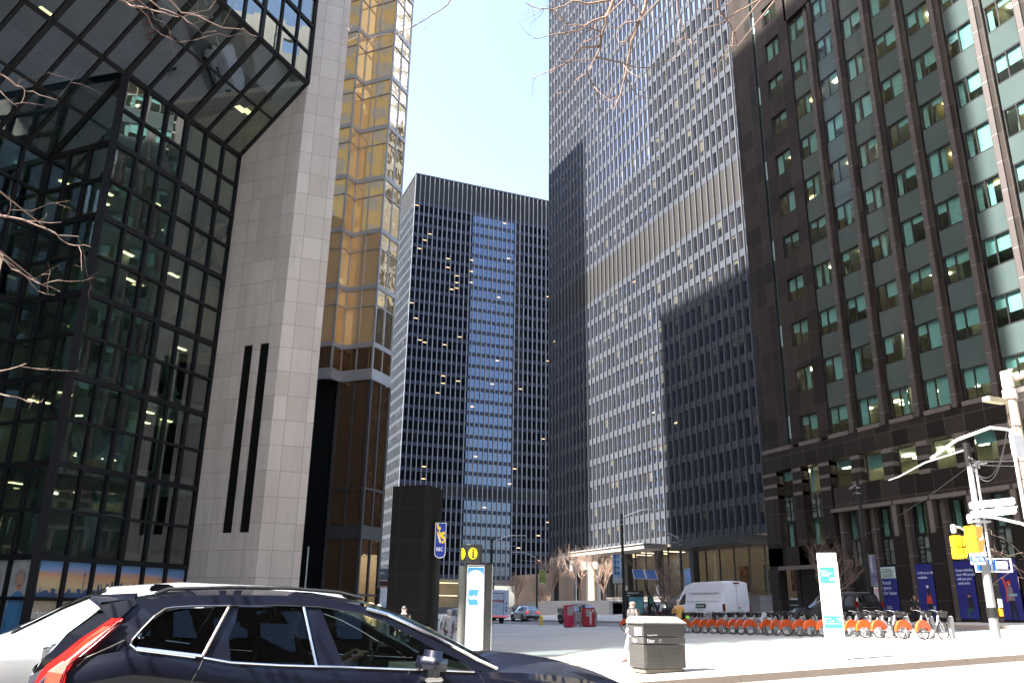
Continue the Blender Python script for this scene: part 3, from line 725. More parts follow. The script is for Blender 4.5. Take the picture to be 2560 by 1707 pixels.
# ================================================================== DARK STONE BUILDING ON THE RIGHT
XB=43.0
bs=panelm('brown_granite',(.027,.021,.018),(.10,.088,.08),1.36,1.83,ox=.05,oz=.1,mortar=.010,rough=.4,spec=.25,var=.25,speck=.25,bmp=.05,stain=.2,cellvar=.5)
bs_l=panelm('brown_granite_low',(.024,.0195,.0175),(.13,.12,.11),1.36,2.1,ox=.05,oz=-.9,mortar=.010,rough=.4,spec=.25,var=.2,speck=.25,bmp=.05,stain=.3,cellvar=.5)
gpier=panelm('grey_fin_stone',(.068,.056,.053),(.30,.27,.26),3,1.83,oz=.1,mortar=.012,rough=.6,var=.12,speck=.3,stain=.2)
ledge=pm('ledge_stone',(.115,.096,.088),.6,var=.15,vs=.9,coord='pos')
def spand_mat():
    m,nt,out=new_mat('spandrel_glass'); p=N(nt,'ShaderNodeBsdfPrincipled'); L(nt,p.outputs[0],out.inputs[0])
    pos=coords(nt); c=mixc(nt,noise(nt,pos,.5,3,.5),(.045,.065,.064),(.070,.092,.090)); L(nt,c,p.inputs['Base Color'])
    p.inputs['Roughness'].default_value=.06; p.inputs['Specular IOR Level'].default_value=.6
    L(nt,bump(nt,noise(nt,pos,.45,2,.5),.35,.05),p.inputs['Normal']); return m
spg=spand_mat()
wf=pm('bronze_window_frame',(.02,.02,.022),.4)
gw=glass_clear('teal_window_glass',(.66,.84,.81),.07,wave=.35,ws=.5,dist=.05,blend=.22)
blind_m=pm('window_blind',(.25,.37,.365),.85,var=.06,vs=.8,coord='pos'); curt=pm('curtain',(.22,.32,.30),.9,var=.25,vs=6,coord='pos')
br=thing('dark_stone_building','dark brown granite office building with grey vertical fins and green tinted windows at right','office building',(XB,38,-.4))
W0=1.84; SPC=2.755; YB=[45.05-SPC*j for j in range(10)]
def bxp(name,m,*b,lab=None): return part(name,MB().box(*b),m,br,label=lab)
rb=random.Random(11)
ztopB=66
# vertical piers
for j,y in enumerate(YB):
    yr=y-SPC
    z1=47.3 if j==0 else 60
    m=MB(); m.box(XB-.06,XB+.5,yr+.02,yr+.36,12.1,z1); m.box(XB+.06,XB+.5,yr+.72,yr+.90,12.1,z1); part('pier',m,bs,br)
    m=MB(); m.box(XB-.18,XB+.45,yr+.362,yr+.718,11.9,z1-.6); part('fin',m,gpier,br)
# interior
iw=pm('office_wall',(.30,.27,.20),.8,var=.35,vs=.45,coord='pos'); ic=pm('office_ceiling',(.62,.60,.52),.9,var=.05)
lampW=emitm('office_lamp',(1,.88,.62),2.2); lampY=emitm('office_lamp_warm',(1,.74,.30),1.1)
nfl=12
for k in range(-1,nfl):
    z=14.1+3.66*k if k>=0 else 10.36
    m=MB(); m.box(XB+.6,XB+6,18,50.6,z+.02,z+.12); part('ceiling',m,ic,br)
    m=MB(); m.box(XB+.55,XB+6,18,50.6,z-2.3,z-2.1); part('office_floor',m,iw,br)
m=MB(); m.box(XB+5.0,XB+5.2,18,52,3.5,62)
for j in range(12):
    y=49-SPC*1.9*j; m.box(XB+.8,XB+5,y,y+.12,4,62)
part('partition_walls',m,iw,br)
def window(y0,y1,zb,zt,x=XB+.16,split=.45,kind=None,lit=None,slot=False):
    """y0 (left, larger) to y1"""
    f=MB(); w=.055
    f.box(x-.02,x+.08,y1,y0,zb,zb+w); f.box(x-.02,x+.08,y1,y0,zt-w,zt); f.box(x-.019,x+.079,y0-w,y0,zb+w,zt-w); f.box(x-.019,x+.079,y1,y1+w,zb+w,zt-w)
    ym=y0-(y0-y1)*split
    if split: f.box(x-.017,x+.077,ym-.035,ym+.035,zb+w,zt-w)
    o=part('window',f,wf,br)
    part('pane',MB().quad((x+.03,y0-w,zb+w),(x+.03,y1+w,zb+w),(x+.03,y1+w,zt-w),(x+.03,y0-w,zt-w)),gw,o)
    segs=[(y0-w,ym+.03),(ym-.03,y1+w)] if split else [(y0-w,y1+w)]
    for a,b in segs:
        r=rb.random(); h=(zt-zb)
        if kind=='none': d=0
        else: d=0 if r<.26 else (1.0 if r>.84 else rb.choice([.25,.35,.4,.55,.62]))
        if d>0: part('blind',MB().box(x+.13,x+.15,b,a,zt-w-(h-2*w)*d,zt-w),blind_m if rb.random()<.8 else curt,o)
        elif rb.random()<.6: part('curtain',MB().box(x+.2,x+.24,a-.35,a,zb+w,zt-w),curt,o)
    nl=0 if kind=='none' else rb.choice([0,0,0,1,1,2]) if lit is None else lit
    for q in range(nl):
        xx=x+.7+rb.random()*.5+q*1.25; yy=y0-.25-rb.random()*.6
        o2=part('ceiling_lamp',MB().box(xx,xx+.32,yy-.95,yy-.1,zt-.07,zt-.03),lampW if zt<18 or rb.random()<.35 else lampY,o)
    return o
for j,y in enumerate(YB):
    for k in range(nfl):
        zt=14.1+3.66*k
        if j==0 and zt>47.4: continue
        if zt>58: continue
        window(y-.02,y-W0,zt-1.86,zt,lit=3 if k==0 else None)
        if k<nfl-1 and not (j==0 and zt>46): bxp('spandrel_panel',spg,XB+.13,XB+.3,y-W0,y-.02,zt+.03,zt+1.77)
    # lower part of each bay
    bxp('ledge',ledge,XB-.16,XB+.5,y-W0-.05,y+.05,11.85,12.14)
    wt=10.3; window(y-.0,y-W0,8.48,wt,x=XB+.25,split=0,lit=3)
    yr=y-SPC
    m=MB(); m.box(XB-.2,XB+.5,yr+.03,yr+.98,10.38,11.848); m.box(XB-.2,XB+.5,yr+.98,yr+SPC+.03,10.38,11.80); part('belt_course',m,bs_l,br)
    for q in range(3):
        z=10.05-q*.86; bxp('light_stripe',ledge,XB-.22,XB+.5,yr+.10,yr+.94,z,z+.28)
        bxp('dark_stripe',bs_l,XB-.19,XB+.5,yr+.10,yr+.94,z-.572,z-.004)
    bxp('frieze',bs_l,XB-.2,XB+.5,yr+.03,yr+SPC+.03,7.0,8.44)
    bxp('lintel',ledge,XB-.28,XB+.3,y-W0-.35,y+.4,6.74,6.99)
    bxp('fin_low',ledge,XB-.26,XB+.3,yr+.30,yr+.62,4.79,6.7)
    m=MB(); m.box(XB-.2,XB+.5,yr+.05,yr+.28,-.9,6.72); m.box(XB-.2,XB+.5,yr+.64,yr+.86,4.0,6.72); m.box(XB-.21,XB+.5,yr+.285,yr+.86,-.9,4.785); part('ground_pier',m,bs_l,br)
    bxp('jamb',ledge if False else gpier,XB+.02,XB+.45,y-.34,y-.02,-.9,6.73)
    window(y-.42,y-W0+.1,4.85,6.7,x=XB+.5,split=0,kind='none')
    # metal grille
    gr=MB(); ya,yb_=y-.42,y-W0+.1; L_=ya-yb_
    o=part('grille_backing',MB().box(XB+.56,XB+.6,yb_,ya,3.12,4.8),pm('grille_glass',(.13,.16,.15),.25,var=.1),br)
    for u in (0,.33,.67,1): gr.box(XB+.46,XB+.54,ya-L_*u-.03,ya-L_*u+.03,3.12,4.8)
    for i_ in range(7):
        z=3.14+i_*.275
        if i_%3==0: gr.box(XB+.465,XB+.535,yb_,ya,z-.025,z+.025)
        else:
            gr.box(XB+.465,XB+.535,ya-L_*.33,ya,z-.025,z+.025); gr.box(XB+.465,XB+.535,yb_,ya-L_*.67,z-.025,z+.025)
    part('grille',gr,wf,br)
    bxp('shop_recess',pm('shop_dark',(.02,.02,.022),.3),XB+.5,XB+.55,y-W0+.1,y-.42,-.9,3.1)
    bxp('shop_sill',bs_l,XB+.1,XB+.6,y-W0,y-.3,-.9,.05)
# band above first bay and left masonry part
m=MB(); m.box(XB,XB+.5,42.6,45.3,47.5,64); m.box(XB+.0,XB+.5,45.08,46.15,12.1,64); m.box(XB,XB+.5,47.95,49.0,12.1,64); m.box(XB,XB+.5,49.52,52.3,12.1,64)
for k in range(nfl+2):
    zt=14.1+3.66*k-.02
    m.box(XB,XB+.5,46.15,47.95,zt,min(zt+1.8,64))
part('masonry',m,bs,br)
m=MB(); m.box(XB-.02,XB+.5,49.42,49.53,12.1,60); part('slot_shadow_line',m,wf,br)
m=MB(); m.box(XB+.25,XB+.5,49.0,49.42,12.1,60); part('slot_strip',m,spg,br)
for k in range(nfl):
    zt=14.1+3.66*k; window(47.95,46.15,zt-1.86,zt-.02,x=XB+.12,split=.48)
    if k%2==0: part('slot_window',MB().box(XB+.2,XB+.24,49.02,49.4,zt-1.4,zt+.3),blind_m,br)
bxp('ledge',ledge,XB-.18,XB+.5,46.0,48.1,11.85,12.14); bxp('ledge',ledge,XB-.18,XB+.5,49.0,52.3,11.85,12.14)
m=MB(); m.box(XB-.2,XB+.5,45.08,52.4,10.38,11.84); part('belt_course',m,bs_l,br)
for (a,b) in ((45.26,46.28),(48.11,49.06),(50.82,52.42)):
    for q in range(3):
        z=10.05-q*.86; bxp('light_stripe',ledge,XB-.22,XB+.5,a,b,z,z+.24)
    m=MB(); m.box(XB-.2,XB+.5,a,b,3.4,10.38); part('pilaster',m,bs_l,br)
for (a,b) in ((46.4,47.85),(49.2,50.6)):
    window(b,a,8.4,10.3,x=XB+.2,split=0,lit=2); window(b,a,4.72,6.55,x=XB+.2,split=0)
    o=bxp('grille_backing',pm('grille_glass',(.13,.16,.15),.25,var=.1),XB+.3,XB+.34,a,b,6.6,8.36)
    gr=MB(); L_=b-a
    for u in (0,.36,.64,1): gr.box(XB+.22,XB+.29,b-L_*u-.03,b-L_*u+.03,6.6,8.36)
    for i_ in range(8):
        z=6.62+i_*.245
        if i_%2==0: gr.box(XB+.225,XB+.285,b-L_*.36,b,z-.02,z+.02); gr.box(XB+.225,XB+.285,a,b-L_*.64,z-.02,z+.02)
        if i_%3==0: gr.box(XB+.224,XB+.286,a,b,z-.024,z+.024)
    part('grille',gr,wf,br)
m=MB(); m.box(XB-.2,XB+.5,45.08,52.4,3.4,4.7); m.box(XB-.2,XB+.5,51.4,52.4,-1,3.4); m.box(XB-.2,XB+.5,45.1,47.0,-1,3.4); part('entrance_wall',m,bs_l,br)
bxp('entrance_lintel',ledge,XB-.28,XB-.2,47.0,51.4,3.1,3.38)
bxp('entrance_recess',pm('entrance_dark',(.045,.035,.032),.4,var=.3,vs=.5),XB+1.4,XB+1.5,46.9,51.5,-1,3.4)
bxp('entrance_door_frame',wf,XB+.6,XB+.7,50.1,50.2,-1,3.4)
bxp('entrance_ceiling',wf,XB,XB+1.5,47,51.4,3.42,3.5)
m=MB(); m.box(XB+6.2,XB+26,16,52.3,-1,64); m.box(XB+.5,XB+6.2,52.0,52.3,3.4,64); m.box(XB+.6,XB+6.2,16,17,-1,64); m.box(XB+.5,XB+6.3,17,45,60.5,64); part('body',m,bs,br)
# lit far end wall near the corner
m=MB(); m.box(XB-.1,XB+.5,16,YB[-1]-SPC+.02,-1,62); part('corner_wall',m,bs,br)
# ---- posters in the shop windows
navy=pm('poster_navy',(.018,.022,.16),.45,var=.12,vs=1,coord='pos'); pale=pm('poster_pale',(.42,.55,.53),.5,var=.04); ink=pm('poster_ink',(.02,.03,.03),.5); lett=pm('poster_letter',(.40,.46,.62),.5,var=.03)
YX=Vector((0,-1,0)); ZU=Vector((0,0,1))
def poster(y0,y1,zb,zt,lines,label,extra=None,white=False):
    x=XB+.06; t=thing('shop_poster',label,'poster',(x,(y0+y1)/2,zb),group='navy leasing posters in the shop windows')
    part('sheet',MB().box(x,x+.03,y1,y0,zb,zt),navy,t)
    if white:
        part('header',MB().box(x-.006,x-.001,y1+.03,y0-.03,2.28,zt-.04),pale,t)
        m=MB(); m.box(x-.012,x-.008,y1+.33,y0-.22,2.82,2.85); m.box(x-.012,x-.008,y1+.33,y0-.22,2.36,2.39); part('rules',m,ink,t)
        text('AVISON',.24,(x-.012,y0-.23,2.62),YX,ZU,ink,t); text('YOUNG',.24,(x-.012,y0-.23,2.42),YX,ZU,ink,t)
    for (s,sz,z,dx) in lines: text(s,sz,(x-.010,y0-dx,z),YX,ZU,lett,t,bold=.004)
    if extra:
        for i_,(nm,pts,mt) in enumerate(extra): part(nm,MB().poly([(x-.012-.002*i_,y0-u,z) for u,z in pts]),mt,t)
    return t
pr=pm('poster_red',(.42,.05,.03),.5,var=.15); pk=pm('poster_black',(.012,.012,.02),.5); ps=pm('poster_face',(.35,.2,.14),.5); pg=pm('poster_grey_shirt',(.16,.13,.15),.5); pt=pm('poster_teal',(.16,.3,.32),.5)
def ell2(u,z,a,b,n=14): return [(u+a*math.cos(2*math.pi*k/n),z+b*math.sin(2*math.pi*k/n)) for k in range(n)]
poster(42.08,40.74,-.1,3.02,[('Retail',.30,1.92,.16),('space',.30,1.62,.18),('for lease',.30,1.30,.18),('Tim Hennen',.08,.55,.3),('Alex Dolinski',.08,.45,.3),('416.555.0123',.16,.12,.26)],'navy poster with a pale header and black rules, offering retail space for lease',white=True)
poster(39.28,37.97,-.1,3.05,[('3,700 to 6,100 sf',.20,2.45,.18),('available.',.20,2.2,.18)],'navy poster showing a standing woman in a red top with long dark hair',
  [('printed_top',[(.62,.75),(.72,1.35),(.95,1.35),(1.05,.75)],pr),('printed_hair',ell2(.84,1.45,.10,.32),pk),('printed_hat',ell2(.80,1.72,.10,.09),lett),('printed_legs',[(.70,-.05),(.70,.75),(1.0,.75),(.98,-.05)],pk),('printed_bag',[(1.05,.35),(1.05,.62),(1.22,.62),(1.22,.35)],pt)])
poster(36.51,35.19,-.1,3.08,[('Great visibility,',.20,2.52,.16),('over 4M people',.20,2.28,.18),('will see you',.20,2.04,.20),('each year.',.20,1.80,.22)],'navy poster showing a person in black seated on a stool holding a cup',
  [('printed_face',ell2(.82,1.2,.08,.11),ps),('printed_hair',ell2(.84,1.28,.09,.08),pk),('printed_body',[(.7,.5),(.72,1.05),(.98,1.05),(1.12,.45),(.8,.4)],pk),('printed_legs',[(.55,-.02),(.62,.5),(1.05,.45),(.95,.3),(.72,.3),(.66,-.02)],pm('poster_green',(.02,.07,.06),.5))])
poster(33.8,32.5,-.1,3.08,[('Connected to...',.20,2.68,.10),('the PATH.',.20,2.38,.16)],'navy poster showing a red-haired person holding a tray with a raised arm',
  [('printed_arm',[(.32,2.1),(.42,2.15),(.62,1.55),(.5,1.45)],pr),('printed_body',[(.5,.9),(.55,1.6),(.85,1.6),(.95,.9)],pg),('printed_cape',[(.42,.85),(.5,1.6),(.58,1.6),(.52,.8)],pr),('printed_face',ell2(.72,1.75,.08,.11),ps),('printed_hair',ell2(.71,1.86,.12,.09),pr),('printed_legs',[(.55,-.02),(.62,.9),(.9,.9),(1.02,-.02),(.9,-.02),(.78,.6),(.68,-.02)],pk),('printed_tray',[(.65,1.12),(.65,1.25),(1.12,1.25),(1.12,1.12)],pt)])

# ================================================================== GROUND
def gm_(name,base,scale,var,spk,rough,bm,cracks=0,joints=None,dark=None):
    m,nt,out=new_mat(name); p=N(nt,'ShaderNodeBsdfPrincipled'); L(nt,p.outputs[0],out.inputs[0]); pos=coords(nt)
    n1=noise(nt,pos,scale,6,.65); n2=noise(nt,pos,60,2,.8); n3=noise(nt,pos,.12,3,.5)
    c=mixc(nt,n1,tuple(x*(1-var) for x in base),tuple(x*(1+var) for x in base))
    c=mixc(nt,math_(nt,'MULTIPLY',ramp(nt,n2,[(.4,0.0),(.7,1.0)]),spk),c,tuple(x*.5 for x in base))
    c=mixc(nt,math_(nt,'MULTIPLY',ramp(nt,n3,[(.45,0.0),(.62,1.0)]),.25),c,tuple(x*.62 for x in base))
    h=n2
    if joints:
        b=N(nt,'ShaderNodeTexBrick',offset=0.0); L(nt,pos,b.inputs['Vector']); b.inputs['Scale'].default_value=1; b.inputs['Brick Width'].default_value=joints[0]; b.inputs['Row Height'].default_value=joints[1]; b.inputs['Mortar Size'].default_value=.008; b.inputs['Mortar Smooth'].default_value=.1
        b.inputs['Color1'].default_value=(0,0,0,1); b.inputs['Color2'].default_value=(1,1,1,1)
        c=mixc(nt,.12,c,b.outputs[0],'SOFT_LIGHT'); c=mixc(nt,math_(nt,'MULTIPLY',b.outputs[1],.75),c,tuple(x*.35 for x in base))
        h=math_(nt,'SUBTRACT',math_(nt,'MULTIPLY',n2,.3),b.outputs[1])
    vo=N(nt,'ShaderNodeTexVoronoi'); vo.inputs['Scale'].default_value=1.7; L(nt,pos,vo.inputs['Vector'])
    gum=math_(nt,'LESS_THAN',vo.outputs['Distance'],.045); c=mixc(nt,math_(nt,'MULTIPLY',gum,.5),c,tuple(x*.4 for x in base))
    L(nt,c,p.inputs['Base Color']); p.inputs['Roughness'].default_value=rough; L(nt,bump(nt,h,bm,.01),p.inputs['Normal']); return m
asph=gm_('asphalt',(.17,.168,.165),.8,.2,.5,.85,.3)
conc=gm_('pavement_concrete',(.40,.385,.36),.7,.13,.25,.85,.15,joints=(2.4,2.4))
gran=gm_('kerb_granite',(.42,.34,.28),1.2,.15,.5,.8,.25)
def sheet(name,x0,x1,y0,y1,off,mat,nx,ny,skirt=None):
    mb=MB(); mb.grid(lambda u,v:(x0+(x1-x0)*u,y0+(y1-y0)*v,G(x0+(x1-x0)*u,y0+(y1-y0)*v)+off),nx,ny)
    if skirt:
        d=skirt
        for (fa,n) in ((lambda t:(x0+(x1-x0)*t,y0),nx),(lambda t:(x0+(x1-x0)*t,y1),nx),(lambda t:(x0,y0+(y1-y0)*t),ny),(lambda t:(x1,y0+(y1-y0)*t),ny)):
            for i in range(n):
                a=fa(i/n);b=fa((i+1)/n); mb.quad((a[0],a[1],G(*a)+off-d),(b[0],b[1],G(*b)+off-d),(b[0],b[1],G(*b)+off),(a[0],a[1],G(*a)+off))
    return struct(name,mb,mat)
RD=-.14
sheet('road',-140,260,-120,700,RD,asph,100,82)
mb=MB(); mb.grid(lambda u,v:(-3000+6000*u,-3000+6000*v,-6.5),4,4); struct('ground',mb,pm('far_ground',(.12,.12,.12),.9))
# plaza pavement west of the avenue, kerb as a real step
KY=17.3
sheet('pavement',-60,31,KY,300,0,conc,60,60,.2)
sheet('north_pavement',39.3,120,KY,300,0,conc,50,60,.2)
sheet('near_pavement',-60,120,-30,1.6,.0,gm_('near_pavement_shaded',(.09,.088,.085),.7,.13,.25,.85,.15),60,10,.2)  # shade put into the colour: darkened so car glass reflects less
mb=MB()
def kerbline(pts):
    for a,b in zip(pts,pts[1:]):
        n=max(1,int(math.dist(a,b)/1.8))
        for i in range(n):
            p=[a[0]+(b[0]-a[0])*i/n,a[1]+(b[1]-a[1])*i/n];q=[a[0]+(b[0]-a[0])*(i+1)/n-.012*(b[0]-a[0]>0),a[1]+(b[1]-a[1])*(i+1)/n]
            za,zb=G(*p)+.006,G(*q)+.006
            d=Vector((q[0]-p[0],q[1]-p[1],0)).normalized(); s=Vector((d.y,-d.x,0))*.2
            v=[Vector((p[0],p[1],za)),Vector((q[0],q[1],zb))]
            top=[v[0]+s,v[1]+s,v[1]-s*.6,v[0]-s*.6]; bot=[t-Vector((0,0,.2)) for t in top]
            mb.quad(*top)
            for i_ in range(4): mb.quad(top[i_],bot[i_],bot[(i_+1)%4],top[(i_+1)%4])
kerbline([(-60,KY-.1),(31,KY-.1)]); kerbline([(31,KY),(31,140)]); kerbline([(39.4,140),(39.4,KY)]); kerbline([(39.4,KY-.1),(110,KY-.1)])
struct('kerb',mb,gran)
# road markings
mk=pm('road_paint',(.62,.62,.58),.7,var=.25,vs=3,coord='pos')
mb=MB()
for y in range(25,140,6):
    mb.quad((35.1,y,G(35.1,y)+RD+.006),(35.25,y,G(35.25,y)+RD+.006),(35.25,y+3,G(35.2,y+3)+RD+.006),(35.1,y+3,G(35.1,y+3)+RD+.006))
for x in range(-20,30,6): mb.quad((x,10.4,G(x,10)+RD+.006),(x+3,10.4,G(x+3,10)+RD+.006),(x+3,10.55,G(x+3,10)+RD+.006),(x,10.55,G(x,10)+RD+.006))
struct('road_markings',mb,mk)
# sunlit retaining wall of the tower plaza with stairs rail
rw=panelm('pale_granite_wall',(.52,.49,.46),(.3,.28,.26),1.5,.55,mortar=.012,rough=.7,var=.06,stain=.1)
t=thing('plaza_wall','bright sunlit pale granite retaining wall with a low ramp beside the tower columns','wall',(59,119,-.6))
mb=MB(); mb.prism([(106.8,-1.2),(106.8,1.55),(129,1.55),(136,.35),(150,.1),(150,-1.2)],59,59.6,'yz'); part('wall',mb,rw,t)
mb=MB(); mb.box(58.8,59.0,118.5,123,-1,.45); part('vent_opening',mb,pm('vent_dark',(.015,.015,.015),.4),t)
mb=MB(); mb.prism([(106.8,1.3),(106.8,1.5),(136,1.5),(150,.05),(150,-.2)],59.6,100,'yz'); part('terrace',mb,conc,t)
for y0_ in (108.5,113):
    mb=MB(); mb.tube([(59.4,y0_,1.5),(59.4,y0_,2.4),(59.4,y0_+3,3.4),(59.4,y0_+3,1.6)],.03,6); part('handrail',mb,pm('rail_steel',(.5,.48,.45),.3,.8),t)
solo('backdrop_wall',MB().box(90,91,150,215,-2,9),pm('tan_wall',(.34,.26,.20),.8,var=.2,vs=.2,coord='pos'),'tan wall behind the bare trees beneath the sunlit tower','wall',(90,180,-2))
solo('side_street_wall',MB().box(26,32,150,160,-2.5,4.5),trav,'tan masonry wall far down the street behind the park sign','wall',(29,155,-2.5))

# ================================================================== VEHICLES
def paint(name,col,metal=.0,rough=.35,var=.04,coat=1.0): return pm(name,col,rough,metal,.5,var,1.5,coat=coat,dirt=.0)
tyre_m=pm('tyre_rubber',(.018,.018,.018),.8); rim_m=pm('alloy_rim',(.42,.42,.43),.3,.8); dk_trim=pm('black_trim',(.015,.015,.016),.45); chrome=pm('chrome',(.85,.84,.82),.12,1.0,var=.02)
car_gl=glass_mirror('car_glass',None,(.85,.9,.95),(.012,.014,.014),.14,.02,wave=.05,ws=1.5,dist=.01)
red_l=pm('tail_lens',(.50,.010,.012),.12,coat=1,emit=(1,.03,.02),estr=.25); red_d=pm('dull_tail_lens',(.16,.006,.008),.15,coat=1); amber_l=pm('amber_lens',(.8,.25,.03),.15); head_l=pm('head_lens',(.7,.72,.74),.1,coat=1)
def wheel(t,x,y,r=.35,w=.24,side=-1,z0=0):
    yo=y+side*w/2
    tr=part('wheel',MB().lathe((x,y,z0+r),[(r*.62,-w/2),(r*.93,-w/2),(r,-w/2+.03),(r,w/2-.03),(r*.93,w/2),(r*.62,w/2)],24,'y'),tyre_m,t,local=True,smooth=True)
    m=MB(); m.lathe((x,yo-side*.02,z0+r),[(.0,0),(r*.60,0),(r*.62,-.02*side)],20,'y')
    for k in range(5):
        a=2*math.pi*k/5; m.bar((x,yo+side*.006,z0+r),(x+math.cos(a)*r*.58,yo+side*.006,z0+r+math.sin(a)*r*.58),.05,.02,up=(0,1,0))
    part('rim',m,rim_m,tr,local=True); return tr
def lerp_tab(tab,x):
    if x<=tab[0][0]: return tab[0][1:]
    for a,b in zip(tab,tab[1:]):
        if x<=b[0]:
            f=(x-a[0])/(b[0]-a[0]); return tuple(p+(q-p)*f for p,q in zip(a[1:],b[1:]))
    return tab[-1][1:]
def generic_car(name,label,cat,loc,rz,tab,mat,side_w,screen,rear,wheels,r=.35,lights=None,group=None,extra=None,rails=False,low=None,bright=False):
    """tab rows: x, z_low, z_belt, z_top, hw_belt, hw_top (front towards +x). side_w: list of window polygons as (x, t) t=0 belt 1 roof"""
    t=thing(name,label,cat,loc,rz,group)
    xs=[row[0] for row in tab]; X=[]
    for a,b in zip(xs,xs[1:]): X+= [a,(a+b)/2]
    X.append(xs[-1])
    def sec(x):
        zl,zb,zt,hb,ht=lerp_tab(tab,x); g=max(0,min(1,(zt-zb)/.25))
        return [(hb*.90,zl),(hb*.985,zl+.12*(zb-zl)),(hb,zl+.6*(zb-zl)),(hb*.985,zb-.06),(hb*.955,zb),(ht+(hb*.955-ht)*.45,zb+(zt-zb)*.5),(ht,zt-.05*g-.01),(ht*.82,zt-.005),(ht*.45,zt+.015),(0,zt+.022)]
    m=MB(); rows=[]
    for x in X:
        s=sec(x); rows.append([(x,-a,b) for a,b in s]+[(x,a,b) for a,b in s[::-1][1:]])
    n0=0
    for rw in rows: m.v+=rw
    n=len(rows[0])
    for i in range(len(rows)-1):
        for j in range(n-1):
            a=i*n+j; m.f.append((a,a+n,a+n+1,a+1)); m.m.append(0)
        m.f.append((i*n,i*n+n-1,(i+1)*n+n-1,(i+1)*n)); m.m.append(0)
    m.f.append(tuple(range(n))); m.f.append(tuple(range((len(rows)-1)*n,len(rows)*n))); m.m+=[0,0]
    body=part('body',m,mat,t,local=True,smooth=True)
    try:
        body.data.set_sharp_from_angle(angle=rad(38))
    except Exception: pass
    def S(x,tt,s):
        zl,zb,zt,hb,ht=lerp_tab(tab,x); 
        a=hb*.955; y=a+(ht-a)*tt; z=zb+(zt-.06-zb)*tt
        return (x,s*(y+.012),z)
    for s in (-1,1):
        for poly in side_w:
            # subdivide along x so that the pane follows the body
            part('window',MB().poly([S(x,tt,s) for x,tt in poly]),car_gl,t,local=True)
    def strip(x0,x1,nm,mt=car_gl,inset=.06,k=4,zofs=.012):
        m=MB(); q=[]
        for i in range(k+1):
            x=x0+(x1-x0)*i/k; zl,zb,zt,hb,ht=lerp_tab(tab,x); q.append((x,ht-inset,zt+.025+zofs))
        for a,b in zip(q,q[1:]):
            for (u0,u1) in ((-1,-.4),(-.4,.4),(.4,1)):
                def zz(z,u): return z-.0 -.03*(abs(u)>.5)
                m.quad((a[0],a[1]*u0,zz(a[2],u0)),(b[0],b[1]*u0,zz(b[2],u0)),(b[0],b[1]*u1,zz(b[2],u1)),(a[0],a[1]*u1,zz(a[2],u1)))
        return part(nm,m,mt,t,local=True)
    if screen: strip(screen[0],screen[1],'windscreen')
    if rear: strip(rear[0],rear[1],'rear_window')
    for x in wheels:
        hb=lerp_tab(tab,x)[3]
        for s in (-1,1):
            part('wheel_arch',MB().lathe((x,s*(hb-.06),r+.02),[(r+.075,-.07),(r+.075,.07)],20,'y'),dk_trim,t,local=True)
            wheel(t,x,s*(hb-.10),r,.22,s)
    x0,x1=xs[0],xs[-1]; hb=tab[0][4]
    if lights:
        zt_,wd,hh=lights
        for s in (-1,1):
            part('tail_light',MB().box(x0-.03,x0+.14,s*(hb-wd),s*(hb+.02),zt_-hh,zt_),red_l if bright else red_d,t,local=True,bevel=.012)
            part('headlight',MB().box(x1-.22,x1+.015,s*(tab[-1][4]-.30),s*(tab[-1][4]+.015),tab[-1][2]-.12,tab[-1][2]-.0),head_l,t,local=True,bevel=.02)
    part('number_plate',MB().box(x0-.035,x0-.01,-.17,.17,.72,.84),pm('plate_white',(.7,.7,.72),.5),t,local=True)
    part('rear_bumper',MB().box(x0-.07,x0+.22,-hb+.02,hb-.02,.36,.62),low or dk_trim,t,local=True,bevel=.04)
    for s in (-1,1):
        part('mirror',MB().box(x1-1.62,x1-1.48,s*(hb+.02),s*(hb+.22),tab[-2][2]+.0,tab[-2][2]+.16),mat,t,local=True,bevel=.03)
        part('sill_trim',MB().box(xs[0]+.9,xs[-1]-1,s*(hb-.04),s*(hb+.012),.30,.42),dk_trim,t,local=True)
    if rails:
        for s in (-1,1):
            part('roof_rail',MB().tube([(rails[0],s*.58,tab[3][3]-.0),(rails[0]+.1,s*.58,tab[3][3]+.05),(rails[1]-.1,s*.58,tab[3][3]+.05),(rails[1],s*.58,tab[3][3])],.018,6),chrome if rails is not True else dk_trim,t,local=True)
    return t
SUV=[(-2.3,.42,.98,1.02,.84,.70),(-2.22,.30,1.02,1.22,.90,.66),(-1.95,.25,1.03,1.60,.92,.60),(-1.5,.24,1.03,1.68,.92,.60),(-.3,.24,1.01,1.70,.92,.61),(.35,.24,1.0,1.64,.92,.60),(1.05,.24,.99,1.10,.92,.66),(1.3,.25,.97,1.03,.91,.68),(2.1,.30,.88,.94,.87,.62),(2.3,.42,.72,.78,.78,.55)]
suvW=[[(-1.95,.12),(-1.5,.12),(-1.42,.92),(-1.72,.88)],[(-1.38,.12),(-.55,.12),(-.55,.93),(-1.32,.92)],[(-.45,.12),(.72,.12),(.5,.5),(.3,.86),(-.45,.93)]]
def road_z(x,y): return G(x,y)+RD
def drop(x,y): return (x,y,road_z(x,y))
def hd(dx,dy): return math.atan2(dy,dx)
PY=rad(90)
silver=paint('silver_paint',(.42,.43,.45),.5); blk=paint('black_car_paint',(.010,.010,.012)); wht=paint('white_car_paint',(.72,.73,.74)); 
generic_car('parked_suv','silver compact SUV with red tail lights, seen from behind beside the sunlit plaza wall','car',drop(39.6,91.5),PY,SUV,silver,suvW,(.42,1.0),(-2.16,-1.98),(-1.42,1.42),lights=(1.05,.34,.16),bright=True)
